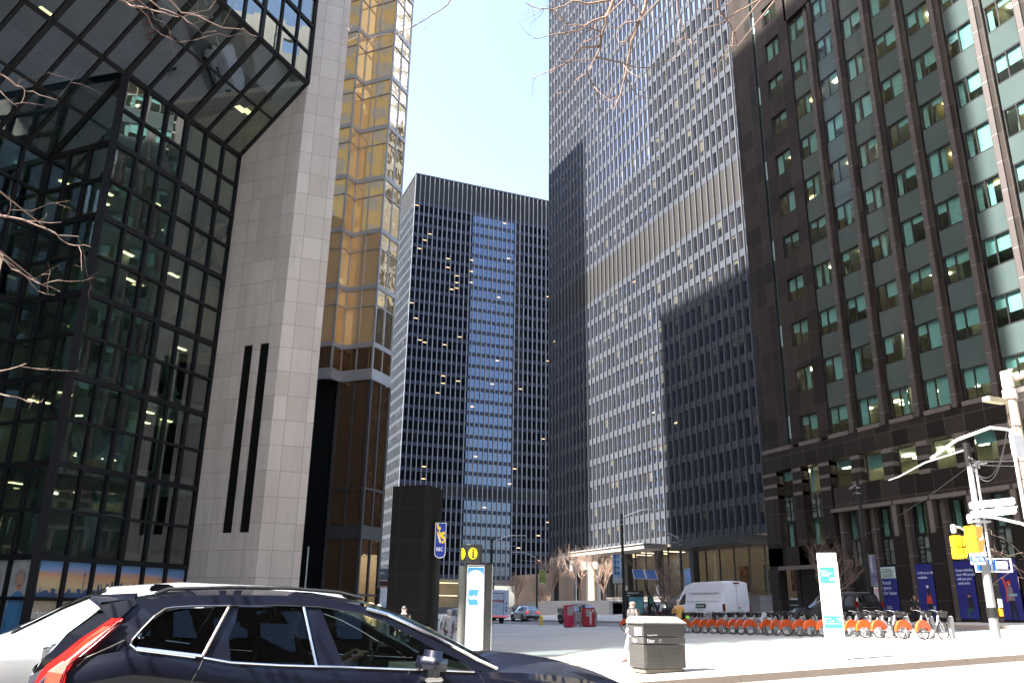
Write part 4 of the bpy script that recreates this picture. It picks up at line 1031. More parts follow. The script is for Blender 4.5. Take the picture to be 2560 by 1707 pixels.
generic_car('parked_suv','black boxy SUV stopped behind the white delivery truck','car',drop(38.6,102),PY,[(a,b,c,d*1.06,e,f*1.08) for a,b,c,d,e,f in SUV],blk,suvW,(.42,1.0),(-2.16,-1.98),(-1.42,1.42),lights=(1.1,.18,.3))
generic_car('parked_suv','dark SUV behind the red newspaper boxes, further from the camera','car',drop(36.6,72.5),PY+.05,SUV,blk,suvW,(.42,1.0),(-2.16,-1.98),(-1.42,1.42),lights=(1.05,.2,.2))
generic_car('parked_suv','black SUV with a bright silver beltline immediately left of the tall lamp post','car',drop(34.4,55.6),PY,SUV,blk,suvW,(.42,1.0),(-2.16,-1.98),(-1.42,1.42),lights=(1.05,.3,.12))
generic_car('parked_car','white car far down the street beyond the hooded pedestrian','car',drop(22.2,64.0),PY,SUV,wht,suvW,(.42,1.0),(-2.16,-1.98),(-1.42,1.42),lights=(1.05,.2,.2))
BIG=[(-2.75,.5,1.12,1.16,.96,.84),(-2.70,.34,1.14,1.40,1.0,.80),(-2.52,.3,1.15,1.86,1.02,.72),(-1.8,.3,1.15,1.92,1.02,.72),(-.2,.3,1.14,1.93,1.02,.72),(.55,.3,1.13,1.86,1.02,.70),(1.3,.3,1.12,1.26,1.0,.74),(1.6,.32,1.10,1.18,1.0,.74),(2.55,.4,1.04,1.12,.96,.7),(2.75,.5,.9,.96,.86,.6)]
bigW=[[(-2.48,.12),(-1.75,.12),(-1.75,.93),(-2.38,.9)],[(-1.62,.12),(-.62,.12),(-.62,.93),(-1.62,.93)],[(-.5,.12),(.95,.12),(.72,.52),(.5,.86),(-.5,.93)]]
b=generic_car('parked_suv','large black SUV with roof rails parked against the dark stone building behind the bicycles','car',drop(37.4,40.2),PY,BIG,paint('gloss_black',(.012,.012,.014)),bigW,(.62,1.25),(-2.70,-2.56),(-1.75,1.7),r=.40,lights=(1.45,.08,.30),rails=(-2.2,.3))
part('wiper',MB().bar((-2.78,-.35,1.20),(-2.80,.45,1.30),.03,.03),dk_trim,b,local=True)
part('chrome_strip',MB().box(-2.80,-2.76,-.6,.6,1.12,1.17),chrome,b,local=True)
# white cargo van
VAN=[(-3.0,.5,1.35,2.62,.98,.82),(-2.96,.34,1.38,2.70,1.0,.84),(-2.6,.3,1.4,2.76,1.02,.85),(.6,.3,1.4,2.74,1.02,.85),(1.35,.3,1.38,2.55,1.02,.82),(1.75,.3,1.34,2.20,1.02,.80),(2.35,.32,1.22,1.55,1.0,.78),(2.85,.4,1.0,1.16,.94,.7),(3.05,.5,.8,.88,.86,.6)]
vn=generic_car('cargo_van','white high-roof cargo van with a small black and green rental logo parked behind the bicycles','van',drop(33.25,47.0),PY,VAN,pm('van_white',(.66,.69,.75),.35,var=.03,coat=.6),[[(1.15,.06),(2.15,.06),(1.85,.42),(1.55,.60),(1.15,.62)]],(1.72,2.35),None,(-1.9,2.0),r=.36,lights=(1.45,.07,.42))
part('side_groove',MB().box(-2.4,.9,1.022,1.030,1.72,1.745).box(-2.4,.9,-1.0,-.992,1.72,1.745) if False else MB().box(-2.5,1.0,.985,1.0,1.60,1.625),pm('panel_gap',(.30,.31,.33),.6),vn,local=True)
part('side_groove',MB().box(-2.5,.7,.905,.955,2.08,2.105),pm('panel_gap',(.30,.31,.33),.6),vn,local=True)
part('door_gap',MB().box(-.02,.0,1.0,1.032,.4,1.38),pm('panel_gap',(.30,.31,.33),.6),vn,local=True)
part('logo_panel',MB().box(-1.15,-.1,1.0,1.035,1.22,1.46),pm('logo_black',(.01,.012,.012),.4),vn,local=True)
part('logo_green',MB().box(-.36,-.12,1.03,1.040,1.235,1.445),pm('logo_green',(.02,.22,.08),.4),vn,local=True)
part('lower_moulding',MB().box(-2.2,1.2,1.0,1.04,.66,.80),pm('van_mould',(.2,.21,.22),.6),vn,local=True)
part('high_brake_light',MB().box(-3.03,-2.9,-.22,.22,2.60,2.68),red_d,vn,local=True)
part('rear_door_gap',MB().box(-3.012,-3.0,-.012,.012,.6,2.5),pm('panel_gap',(.30,.31,.33),.6),vn,local=True)
part('door_handle',MB().box(-3.05,-3.0,-.22,-.08,1.22,1.27),dk_trim,vn,local=True)
vn.scale=(1.0,1.0,1.04)
vloc=vn.location
text('enterprise',.20,(vloc.x-1.045,vloc.y-.22,vloc.z+1.28),(0,-1,0),(0,0,1),pm('logo_text',(.75,.78,.75),.5),vn,ext=.002,sx=.92)
text('TRUCK RENTAL',.10,(vloc.x-1.042,vloc.y-.28,vloc.z+1.06),(0,-1,0),(0,0,1),pm('text_grey',(.15,.16,.17),.5),vn,ext=.002)
# delivery truck with red lettering
tk=thing('delivery_truck','white courier box truck with red lettering, partly hidden by the info kiosk','truck',drop(33.6,84.5))
tw=pm('truck_white',(.60,.64,.72),.45,var=.05,coat=.3); tx,ty,tz=tk.location
part('cargo_box',MB().box(-1.15,1.15,0,5.2,.85,3.35),tw,tk,local=True,bevel=.03)
part('rear_door',MB().box(-.88,.55,-.03,-.0,1.0,3.0),pm('truck_door',(.52,.57,.66),.45,var=.06),tk,local=True)
m=MB()
for (a,b,c,d) in ((-.92,-.88,.95,3.05),(.55,.59,.95,3.05)): m.box(a,b,-.045,0,c,d)
m.box(-.88,.55,-.045,0,3.0,3.05); part('door_frame',m,dk_trim,tk,local=True)
part('roof_edge',MB().box(-1.16,1.16,-.02,.1,3.22,3.36),pm('truck_edge',(.7,.74,.8),.4),tk,local=True)
part('bumper',MB().box(-1.1,1.1,-.15,.15,.62,.84),pm('truck_bumper',(.62,.62,.64),.4),tk,local=True,bevel=.02)
m=MB(); 
for k in range(6): m.box(-1.05+k*.36,-.85+k*.36,-.17,-.15,.70,.78)
part('reflector_strip',m,red_l,tk,local=True)
for k,z in enumerate((1.2,1.5,1.95)): part('side_marker',MB().box(.8,.92,-.03,0,z,z+.2),dk_trim,tk,local=True)
for x in (-.85,.85):
    wheel(tk,x,1.3,.42,.3,-1) if False else part('wheel',MB().lathe((x,1.3,.42),[(.25,-.15),(.42,-.13),(.42,.13),(.25,.15)],20,'x'),tyre_m,tk,local=True)
    part('wheel',MB().lathe((x,6.2,.42),[(.25,-.15),(.42,-.13),(.42,.13),(.25,.15)],20,'x'),tyre_m,tk,local=True)
part('chassis',MB().box(-.8,.8,.1,6.6,.5,.84),dk_trim,tk,local=True)
part('cab',MB().prism([(5.2,.6),(5.2,2.5),(6.0,2.5),(6.6,1.5),(7.1,1.3),(7.1,.6)],-1.0,1.0,'yz'),tw,tk,local=True)
text('Purolator',.46,(tx-.98,ty-.035,tz+2.14),(1,0,0),(0,0,1),pm('courier_red',(.42,.01,.02),.4),tk,ext=.004,bold=.012,sx=.9)
text('1 888 SHIP-123',.14,(tx-.7,ty-.035,tz+1.78),(1,0,0),(0,0,1),pm('text_grey',(.15,.16,.17),.5),tk,ext=.002)
text('purolator.com',.11,(tx-.7,ty-.035,tz+1.58),(1,0,0),(0,0,1),pm('text_grey',(.15,.16,.17),.5),tk,ext=.002)
# white crossover in the next lane, heading left
W2=[(-2.35,.42,1.02,1.06,.84,.72),(-2.28,.30,1.08,1.30,.90,.68),(-1.9,.25,1.12,1.66,.92,.62),(-1.3,.24,1.12,1.72,.93,.62),(-.2,.24,1.10,1.74,.93,.62),(.45,.24,1.08,1.68,.93,.60),(.85,.24,1.08,1.49,.93,.62),(1.22,.24,1.07,1.27,.93,.66),(1.5,.25,1.06,1.16,.92,.70),(2.15,.30,.98,1.05,.88,.66),(2.4,.42,.78,.84,.78,.55)]
w2=generic_car('passing_car','white crossover passing left in the far lane, half hidden by the black wagon','car',(.06,10.2,-1.515),math.pi,W2,paint('pearl_silver',(.34,.35,.36),.2),[[(-1.85,.12),(-1.4,.12),(-1.35,.9),(-1.62,.86)],[(-1.28,.12),(-.45,.12),(-.45,.92),(-1.24,.9)],[(-.35,.12),(.95,.12),(.72,.5),(.45,.85),(-.35,.92)]],(.5,1.28),(-2.2,-1.95),(-1.45,1.45),r=.37,lights=(1.1,.3,.14))
# ------------------------------------------------------------------ black wagon in the foreground
CY=6.95; Z0=-1.56
wg=thing('black_wagon','glossy blue-black estate SUV with red tail light and chrome window lines in the foreground','car',(1.6,CY,Z0))
wp,nt_,out_=new_mat('wagon_paint'); p_=N(nt_,'ShaderNodeBsdfPrincipled'); L(nt_,p_.outputs[0],out_.inputs[0])
v_=coords(nt_,'obj'); fl_=noise(nt_,v_,900,1,.5); dust=noise(nt_,v_,70,3,.8); big=noise(nt_,v_,2.2,3,.6)
c_1=mixc(nt_,big,(.002,.003,.010),(.004,.006,.016)); c_1=mixc(nt_,math_(nt_,'MULTIPLY',ramp(nt_,dust,[(.69,0.0),(.76,1.0)]),.30),c_1,(.16,.15,.15)); L(nt_,c_1,p_.inputs['Base Color'])
p_.inputs['Metallic'].default_value=.0; p_.inputs['Specular IOR Level'].default_value=.2; p_.inputs['Roughness'].default_value=.4; p_.inputs['Coat Weight'].default_value=1; p_.inputs['Coat Roughness'].default_value=.025
tint=glass_clear('wagon_side_glass',(.13,.16,.15),.045,wave=.04,ws=1.2,dist=.01,blend=.25)
tint_f=glass_clear('wagon_front_glass',(.34,.42,.38),.045,wave=.04,ws=1.2,dist=.01,blend=.25)
def yb(x): # near side half width along the length
    return CY-(.945-.10*max(0,(x-2.6)/1.35)**2-.13*max(0,(-.15-x)/.6)**2)
def zb(x): return lerp_tab([(-.62,1.14),(-.5,1.22),(-.05,1.30),(.353,1.252),(.53,1.222),(.855,1.197),(1.27,1.183),(1.84,1.157),(2.2,1.138),(2.6,1.125),(2.9,1.10),(3.15,1.065),(3.45,.99),(3.7,.90),(3.92,.70)],x)[0]
def ys(x,z):
    b=zb(x)
    if z>=b: return yb(x)+.03+(z-b)*.42
    d=b-z; return yb(x)+.03-.045*min(1,d/.10)+ .035*max(0,(.35-z)/.2)+.02*math.exp(-((d-.32)/.06)**2)
both=[]
def side(nm,fn,mat,off=0,parent=wg,smooth=False,label=None,far=None):
    """build on the near side and mirror to the far side"""
    o=None
    for s in (0,1):
        m=MB(); fn(m,lambda x,z,o_=0: ((x,ys(x,z)-off-o_,Z0+z) if not s else (x,2*CY-ys(x,z)+off+o_,Z0+z)))
        q=part(nm,m,far if (far and s) else mat,parent,smooth=smooth,label=label)
        if not s: o=q
    return o
bm_=MB()
xsB=[-.62,-.5,-.3,-.05,.15,.353,.53,.7,.855,1.05,1.27,1.55,1.84,2.0,2.2,2.4,2.6,2.8,3.0,3.15,3.3,3.45,3.6,3.75,3.92]
for s in (0,1):
    def PT(x,z): y=ys(x,z); return (x,y if not s else 2*CY-y,Z0+z)
    def lowz(x):
        for wx in (.25,3.12):
            if abs(x-wx)<.42: return .34+math.sqrt(max(0,.42**2-(x-wx)**2))
        return .24
    m=bm_; n0=len(m.v); rows=9; fine=[]
    for a,b in zip(xsB,xsB[1:]): fine+=[a,(a+b)/2]
    fine.append(xsB[-1])
    for x in fine:
        z1=zb(x); z0=lowz(x)
        zz=[z1,z1-.04,z1-.09,z1-.16,z1-.30,z1-.38,z1-.55,None,None]
        zz=[z if z is not None else 0 for z in zz[:7]]; zz=[max(z,z0+.01*(7-i)) for i,z in enumerate(zz)]+[z0+(min(zz)-z0)*.4 if min(zz)>z0 else z0+.005,z0]
        for z in zz: m.v.append(PT(x,z))
    for i in range(len(fine)-1):
        for j in range(8):
            a=n0+i*9+j; m.f.append((a,a+1,a+10,a+9) if not s else (a,a+9,a+10,a+1)); m.m.append(0)
# D-pillar panel around the quarter light, C and B posts, cant rail
outer=[(-.60,1.155),(-.565,1.24),(-.44,1.385),(-.30,1.50),(-.10,1.575),(.06,1.606),(.28,1.628),(.52,1.635)]
inner=[(.30,1.255),(-.045,1.295),(-.085,1.335),(-.03,1.42),(.035,1.49),(.13,1.543),(.25,1.553),(.505,1.560)]
rail_t=[(.52,1.635),(.84,1.638),(1.12,1.628),(1.40,1.580),(1.58,1.535),(1.76,1.465),(2.0,1.352),(2.26,1.222),(2.42,1.150)]
rail_b=[(.505,1.560),(.82,1.566),(1.10,1.560),(1.41,1.516),(1.58,1.462),(1.752,1.382),(1.93,1.290),(2.10,1.222),(2.225,1.140)]
for s in (0,1):
    def PT(x,z,d=0): y=ys(x,z)-d; return (x,y if not s else 2*CY-y,Z0+z)
    for (A,B) in ((outer,inner),(rail_t,rail_b)):
        for i in range(len(A)-1): bm_.quad(PT(*A[i]),PT(*A[i+1]),PT(*B[i+1]),PT(*B[i]))
    bm_.quad(PT(-.60,1.155),PT(.30,1.255),PT(.353,1.25),PT(-.5,1.21))
    bm_.poly([PT(.489,1.562),PT(.56,1.562),PT(.538,1.452),PT(.505,1.365),PT(.533,1.218),PT(.34,1.25)])
    bm_.poly([PT(.990,1.568),PT(1.108,1.562),PT(1.275,1.180),PT(1.080,1.186)])
# hood, roof, tailgate as lofted surfaces
def loft(m,prof):
    """prof rows: list of (x,z_edge,z_mid,hw)"""
    us=[-1,-.92,-.7,-.35,0,.35,.7,.92,1]; n0=len(m.v)
    for (x,ze,zm,hw,xm) in prof:
        for u in us:
            k=1-abs(u)**2.6; m.v.append((x+(xm)*k,CY+hw*u,Z0+ze+(zm-ze)*k))
    for i in range(len(prof)-1):
        for j in range(8):
            a=n0+i*9+j; m.f.append((a,a+9,a+10,a+1)); m.m.append(0)
hp=[]
for x in (2.28,2.5,2.7,2.9,3.1,3.3,3.5,3.7,3.85,3.95):
    z=zb(min(x,3.92)); hp.append((x,z,z+.12-.05*max(0,(x-3.2)),CY-yb(min(x,3.92))-.03,.06*(x-2.3)))
loft(bm_,hp)
loft(bm_,[(3.95,.70,.82,.80,.10),(3.99,.5,.55,.80,.12),(3.97,.25,.25,.78,.1)])
def ry(x,z): return CY-ys(x,z)
rp=[]
for x,z in ((-.10,1.575),(.06,1.606),(.28,1.628),(.52,1.635),(.84,1.638),(1.12,1.628),(1.40,1.580)): rp.append((x,z,z+.045,ry(x,z),.05 if x>1.3 else 0))
loft(bm_,rp)
loft(bm_,[(-.60,1.155,1.17,ry(-.6,1.155),-.06),(-.66,.95,.96,.84,-.06),(-.70,.75,.75,.86,-.08),(-.72,.35,.35,.86,-.08)])
body=part('body',bm_,wp,wg,smooth=True)
try: body.data.set_sharp_from_angle(angle=rad(32))
except Exception: pass
m=MB(); loft(m,[(1.44,1.565,1.62,ry(1.4,1.58)-.05,.09),(1.60,1.51,1.57,ry(1.58,1.535)-.04,.12),(1.78,1.44,1.50,ry(1.76,1.465)-.04,.13),(2.02,1.33,1.39,ry(2.0,1.352)-.03,.14),(2.28,1.205,1.26,ry(2.26,1.222)-.03,.15),(2.42,1.15,1.19,ry(2.42,1.15)-.02,.14)])
part('windscreen',m,tint_f,wg,smooth=True)
m=MB(); loft(m,[(-.58,1.16,1.18,.74,-.06),(-.45,1.36,1.38,.68,-.05),(-.30,1.49,1.52,.62,-.04)]); part('rear_window',m,car_gl,wg,smooth=True)
m=MB(); loft(m,[(-.31,1.545,1.60,.60,-.10),(-.30,1.575,1.625,.62,-.10),(-.10,1.60,1.645,.66,0)]); loft(m,[(-.31,1.545,1.60,.60,-.10),(-.26,1.50,1.55,.62,-.06),(-.12,1.50,1.55,.64,0)]); part('roof_spoiler',m,wp,wg,smooth=True)
side('spoiler_cheek',lambda m,P:m.poly([P(-.30,1.555),P(-.10,1.60),P(-.08,1.57),(lambda q:q)(P(-.165,1.482)),P(-.235,1.475),P(-.27,1.52)]),wp,.012)
q_g=[(-.039,1.316),(-.015,1.36),(.022,1.415),(.069,1.472),(.12,1.512),(.238,1.538),(.489,1.548),(.353,1.262)]
side('quarter_window',lambda m,P:m.poly([P(*a) for a in q_g]),tint,-.01,far=car_gl)
side('rear_door_window',lambda m,P:m.poly([P(.56,1.558),P(.538,1.452),P(.505,1.365),P(.533,1.222),P(.855,1.203),P(1.082,1.192),P(.990,1.562),P(.82,1.560)]),tint,-.01,far=car_gl)
side('front_window',lambda m,P:m.poly([P(1.108,1.556),P(1.275,1.186),P(1.84,1.162),P(2.20,1.145),P(2.09,1.222),P(1.925,1.287),P(1.748,1.379),P(1.574,1.459),P(1.405,1.514),P(1.24,1.543)]),tint_f,-.01,far=car_gl)
def trim(pts,r,nm='chrome_strip',mt=chrome):
    def f(m,P): m.tube([P(*a) for a in pts],r,6)
    side(nm,f,mt,.006)
trim([(.31,1.248),(-.04,1.293),(-.083,1.325),(-.075,1.35),(-.024,1.42),(.035,1.492),(.097,1.540),(.144,1.548),(.25,1.556),(.505,1.564)],.006)
trim([(-.045,1.304),(.353,1.256)],.009)
trim([(.355,1.254),(.492,1.554)],.010); trim([(.992,1.562),(1.084,1.190)],.009)
trim([(.36,1.246),(.533,1.215),(.855,1.195),(1.27,1.180),(1.84,1.155),(2.22,1.138)],.006)
trim([(.51,1.566),(.82,1.572),(1.10,1.566),(1.41,1.522),(1.58,1.468)],.004,'window_seal',dk_trim)
trim([(1.44,1.560),(1.60,1.520),(1.76,1.452),(2.0,1.345),(2.26,1.215),(2.40,1.155)],.012)
side('door_seam',lambda m,P:m.tube([P(1.17,1.18),P(1.165,1.05),P(1.19,.9),P(1.21,.45)],.0035,5),dk_trim,.0)
side('door_seam',lambda m,P:m.tube([P(.36,1.24),P(.34,1.18),P(.31,1.12),P(.27,1.0)],.0035,5),dk_trim,.0)
side('door_seam',lambda m,P:m.tube([P(2.26,1.12),P(2.30,1.03),P(2.31,.6)],.0035,5),dk_trim,.0)
side('crease',lambda m,P:m.tube([P(-.12,1.35,.0),P(-.32,1.25,.0),P(-.36,1.20,.0)],.003,5),chrome,.004)
tl=[(-.215,1.478),(-.148,1.478),(-.224,1.389),(-.316,1.292),(-.386,1.231),(-.415,1.167),(-.42,1.05),(-.20,1.02),(-.20,.96),(-.56,.96),(-.60,1.05),(-.56,1.169),(-.535,1.205),(-.459,1.272),(-.369,1.360),(-.273,1.431)]
o=side('tail_light',lambda m,P:m.poly([P(*a) for a in tl]),red_l,.016)
def lens(m,P):
    m.poly([P(-.255,1.43,.004),P(-.21,1.43,.004),(lambda q:q)(P(-.30,1.335,.004)),P(-.40,1.245,.004),P(-.435,1.16,.004),P(-.47,1.0,.004),P(-.54,1.0,.004),P(-.52,1.17,.004),P(-.44,1.262,.004),P(-.35,1.35,.004)])
side('light_guide',lens,pm('lens_orange',(.50,.03,.012),.6,emit=(1,.08,.02),estr=.12),.016)
side('lens_line',lambda m,P:m.tube([P(-.17,1.46,.008),P(-.25,1.372,.008),P(-.35,1.275,.008),P(-.415,1.20,.008),P(-.44,1.05,.008)],.007,5),pm('lens_dark',(.10,.004,.01),.2),.018)
side('roof_rail',lambda m,P:m.tube([P(.02,1.63,-.03),P(.10,1.665,-.04),(lambda q:q)(P(.5,1.685,-.05)),P(.9,1.688,-.05),P(1.25,1.668,-.05),P(1.42,1.63,-.03)],.014,6),dk_trim,.0)
m=MB(); m.prism([(-.03,1.655),(-.005,1.71),(.12,1.71),(.18,1.67)],CY-.045,CY+.045,'xz'); m.v=[(a,b,c+Z0) for a,b,c in m.v]; part('roof_antenna',m,wp,wg,bevel=.012)
for s in (-1,1):
    yy=CY+s*1.06; q=part('mirror',MB().obox((1.85,yy,Z0+1.205),(.085,0,-.01),(0,.135,0),(.012,0,.085)),wp,wg,smooth=True,bevel=.045)
    part('mirror_foot',MB().box(1.80,1.93,yy-s*.15,yy+s*.04,Z0+1.085,Z0+1.115),chrome,q,bevel=.01)
    part('mirror_base',MB().box(1.84,1.95,yy-.06,yy+.07,Z0+1.01,Z0+1.085),dk_trim,q,bevel=.015)
for s in (-1,1):
    for x in (.25,3.12):
        m=MB().lathe((x,CY+s*.80,Z0+.355),[(.22,-.12),(.34,-.12),(.36,-.09),(.36,.09),(.34,.12),(.22,.12)],28,'y'); tw_=part('wheel',m,tyre_m,wg,smooth=True)
        m=MB().lathe((x,CY+s*.89,Z0+.355),[(0,0),(.23,0)],20,'y'); part('rim',m,rim_m,tw_)
part('underbody',MB().box(-.6,3.8,CY-.75,CY+.75,Z0+.2,Z0+.55),dk_trim,wg)
part('wiper',MB().bar((2.30,CY-.55,Z0+1.235),(2.62,CY-.15,Z0+1.245),.03,.02),dk_trim,wg); part('cowl',MB().box(2.3,2.62,CY-.72,CY+.72,Z0+1.10,Z0+1.165),dk_trim,wg,bevel=.02)
# cabin
cab=pm('cabin_black',(.05,.05,.05),.7); beige=pm('cabin_trim',(.30,.31,.28),.7)
part('cabin_floor',MB().box(-.4,2.3,CY-.78,CY+.78,Z0+.55,Z0+.62),cab,wg)
for s in (-1,1): part('door_card',MB().box(-.1,2.2,CY+s*.84,CY+s*.86,Z0+.5,Z0+1.12),cab,wg)
for x,y in ((1.0,-.38),(1.0,.38),(.15,-.38),(.15,.38)):
    st_=part('seat',MB().box(x,x+.50,CY+y-.25,CY+y+.25,Z0+.62,Z0+.82),cab,wg,bevel=.05)
    m=MB(); m.obox((x-.05,CY+y,Z0+1.04),(.09,0,.02),(0,.24,0),(-.06,0,.30)); part('seat_back',m,cab,st_,bevel=.04)
    part('headrest',MB().box(x-.20,x-.09,CY+y-.12,CY+y+.12,Z0+1.34,Z0+1.50),cab,st_,bevel=.04)
part('dashboard',MB().box(1.95,2.4,CY-.72,CY+.72,Z0+.85,Z0+1.12),cab,wg,bevel=.05)
part('headliner',MB().box(.0,1.4,CY-.55,CY+.55,Z0+1.585,Z0+1.6),beige,wg)
m=MB(); c0=Vector((1.70,CY+.38,Z0+1.06)); ax=Vector((.35,0,.94)).normalized(); a1=Vector((0,1,0)); a2=ax.cross(a1)*-1
a2=Vector((-.94,0,.35)).normalized(); m.tube([c0+a1*.18*math.cos(2*math.pi*k/20)+Vector((.35,0,.94))*.18*math.sin(2*math.pi*k/20) for k in range(21)],.014,6,caps=False); part('steering_wheel',m,dk_trim,wg)

# ================================================================== PEOPLE
def skin(name,V_,E_,Rr,mat,parent,root=0,sub=2):
    me=bpy.data.meshes.new(name); me.from_pydata(V_,E_,[]); me.materials.append(mat)
    o=bpy.data.objects.new(name,me); link(o); o.parent=parent
    sk=o.modifiers.new('skin','SKIN'); sk.use_smooth_shade=True; 
    if not me.skin_vertices:
        bm=bmesh.new(); bm.from_mesh(me); bm.verts.layers.skin.verify(); bm.to_mesh(me); bm.free()
    for i,v in enumerate(me.skin_vertices[0].data):
        r=Rr[i]; v.radius=r if isinstance(r,(tuple,list)) else (r,r); v.use_root=(i==root)
    sb=o.modifiers.new('sub','SUBSURF'); sb.levels=sub; sb.render_levels=sub
    return o
class Gph:
    def __init__(s): s.v=[];s.e=[];s.r=[]
    def a(s,p,r,par=None):
        s.v.append(tuple(p)); s.r.append(r); i=len(s.v)-1
        if par is not None: s.e.append((par,i))
        return i
    def chain(s,pts,rs,par):
        for p,r in zip(pts,rs): par=s.a(p,r,par)
        return par
def hand(g,wr,d,side,par,curl=.5,sc=1.0):
    """five bent fingers and a thumb leaving the side of the palm"""
    d=Vector(d).normalized(); upv=Vector((0,0,1)) if abs(d.z)<.8 else Vector((1,0,0))
    lat=d.cross(upv).normalized()*side; nrm=lat.cross(d).normalized()
    wr=Vector(wr); palm=wr+d*.05*sc; i=g.a(palm,(.03*sc,.018*sc),par); knu=g.a(wr+d*.085*sc,(.034*sc,.015*sc),i)
    for k,(o,l) in enumerate(((-.028,.062),(-.010,.074),(.009,.070),(.026,.055))):
        b=wr+d*.092*sc+lat*o*sc; c=b+(d*(1-curl*.4)-nrm*curl*.5*side).normalized()*l*.5*sc; e=c+(d*(1-curl)-nrm*curl*side).normalized()*l*.5*sc
        j=g.a(b,.0095*sc,knu); j=g.a(c,.0088*sc,j); g.a(e,.0075*sc,j)
    tb=wr+d*.035*sc-lat*.028*sc; tc=tb+(d*.6-lat*.8).normalized()*.034*sc; te=tc+(d*.9-lat*.2-nrm*.2*side).normalized()*.028*sc
    j=g.a(tb,.012*sc,i); j=g.a(tc,.011*sc,j); g.a(te,.009*sc,j)
def person(label,loc,rz,skin_c,coat,legs,hair=None,H=1.75,step=0.0,lean=0.0,armL=None,armR=None,hat=None,head_turn=0,hood=False,shoes=None,group=None,collar=None,bald=False,long_coat=False,longhair=False):
    t=thing('person',label,'person',loc,rz,group); k=H/1.75
    sc=lambda p:(p[0]*k,p[1]*k,p[2]*k)
    sm=pm('skin_%d%d'%(int(skin_c[0]*99),int(skin_c[1]*99)),skin_c,.55,var=.06,vs=8)
    lx=lean
    pel=(0,0,.95); sp=(lx*.25,0,1.13); ch=(lx*.6,0,1.33); nk=(lx*.85+.0,0,1.49); hb_=(lx+.02,0,1.585); ht_=(lx+.015,0,1.68)
    sh=[(lx*.75,s*.175,1.42) for s in (-1,1)]
    armR=armR or [(-.04+lx*.6,-.24,1.15),(.04+lx*.5,-.25,.92)]
    armL=armL or [(-.02+lx*.6,.24,1.15),(.06+lx*.5,.25,.92)]
    hips=[(0,s*.09,.92) for s in (-1,1)]
    kn=[(step*.35*(-s)+.04,s*.095,.50) for s in (-1,1)]; an=[(step*.62*(-s)-(.05 if s*step>0 else 0),s*.095,.10+(.05 if s*step>0 else 0)) for s in (-1,1)]; toe=[(a[0]+.16,a[1],max(.035,a[2]-.06)) for a in an]
    g=Gph(); p0=g.a(sc(pel),(.14*k,.10*k)); a1=g.a(sc(sp),(.125*k,.095*k),p0); a2=g.a(sc(ch),(.15*k,.11*k),a1); a3=g.a(sc(nk),.052*k,a2)
    h1=g.a(sc(hb_),(.066*k,.080*k),a3); h2=g.a(sc(ht_),(.068*k,.082*k),h1)
    for s_,S,arm in ((-1,sh[0],armR),(1,sh[1],armL)):
        i=g.a(sc(S),.058*k,a2); e=g.a(sc(arm[0]),.042*k,i); w_=g.a(sc(arm[1]),.027*k,e)
        d=Vector(arm[1])-Vector(arm[0]); hand(g,sc(arm[1]),d,s_,w_,.55,k)
    for n_,s_ in ((0,-1),(1,1)):
        i=g.a(sc(hips[n_]),.088*k,p0); j=g.a(sc(kn[n_]),.055*k,i); l=g.a(sc(an[n_]),.038*k,j); g.a(sc(toe[n_]),.030*k,l)
    body=skin('body',g.v,g.e,g.r,sm,t)
    # head details
    cz=1.63*k; hx=(lx+.02)*k; R_=Matrix.Rotation(head_turn,4,'Z'); hc=Vector((hx,0,cz))
    def hp(x,y,z): return hc+R_@Vector((x*k,y*k,z*k))
    dk=pm('eye_dark',(.02,.015,.012),.3)
    for s_ in (-1,1):
        m=MB(); m.lathe(hp(.083,s_*.032,.012),[(0,-.008),(.009,-.005),(.011,0),(.009,.005),(0,.008)],8); part('eye',m,dk,t,local=True)
        m=MB(); m.obox(hp(0,s_*.080,.0),(.012,0,0),(0,.008,0),(0,0,.028)); part('ear',m,sm,t,local=True,bevel=.006)
    m=MB(); a=hp(.088,0,.02);b=hp(.108,0,-.018); m.poly([hp(.080,0,.03),hp(.085,-.014,-.02),hp(.112,0,-.020)]); m.poly([hp(.080,0,.03),hp(.112,0,-.020),hp(.085,.014,-.02)]); m.poly([hp(.085,-.014,-.02),hp(.085,.014,-.02),hp(.112,0,-.020)]); part('nose',m,sm,t,local=True)
    m=MB(); m.obox(hp(.083,0,-.048),R_@Vector((.005,0,0)),R_@Vector((0,.022,0)),(0,0,.004)); part('mouth',m,pm('lips',(.30,.10,.08),.5),t,local=True)
    def cap(nm,mt,rx,rz_,z0,back=.0,n=14,cut=-.2,thick=1.0):
        m=MB()
        def f(u,v):
            th=2*math.pi*u; ph_=math.pi/2*(1-v)+cut*v
            front=max(0,math.cos(th)); ph2=math.pi/2*(1-v)+(cut+front*(.75 if nm=='hair' else 0))*v
            return hc+R_@Vector(((rx*math.cos(ph2)*math.cos(th)-back)*k,rx*.86*math.cos(ph2)*math.sin(th)*k,(rz_*math.sin(ph2)+z0)*k))
        m.grid(f,20,8); return part(nm,m,mt,t,local=True,smooth=True)
    if hair and not bald: cap('hair',pm('hair_%d'%int(hair[0]*999),hair,.6,var=.3,vs=30),.098,.105,.012,.008,cut=-.55)
    if hair and bald: cap('hair',pm('hair_%d'%int(hair[0]*999),hair,.6,var=.3,vs=30),.094,.055,-.01,.02,cut=-.6)
    if hat: cap('hat',pm('hat_%d'%int(hat[0]*999),hat,.9,var=.15,vs=30,bmp=.4),.105,.135,.02,.005,cut=-.15)
    cm=pm('coat_%d%d%d'%tuple(int(c*99) for c in coat),coat,.8,var=.22,vs=7,bmp=.5,bs=16); lm=pm('trousers_%d%d%d'%tuple(int(c*99) for c in legs),legs,.85,var=.2,vs=8,bmp=.4,bs=14)
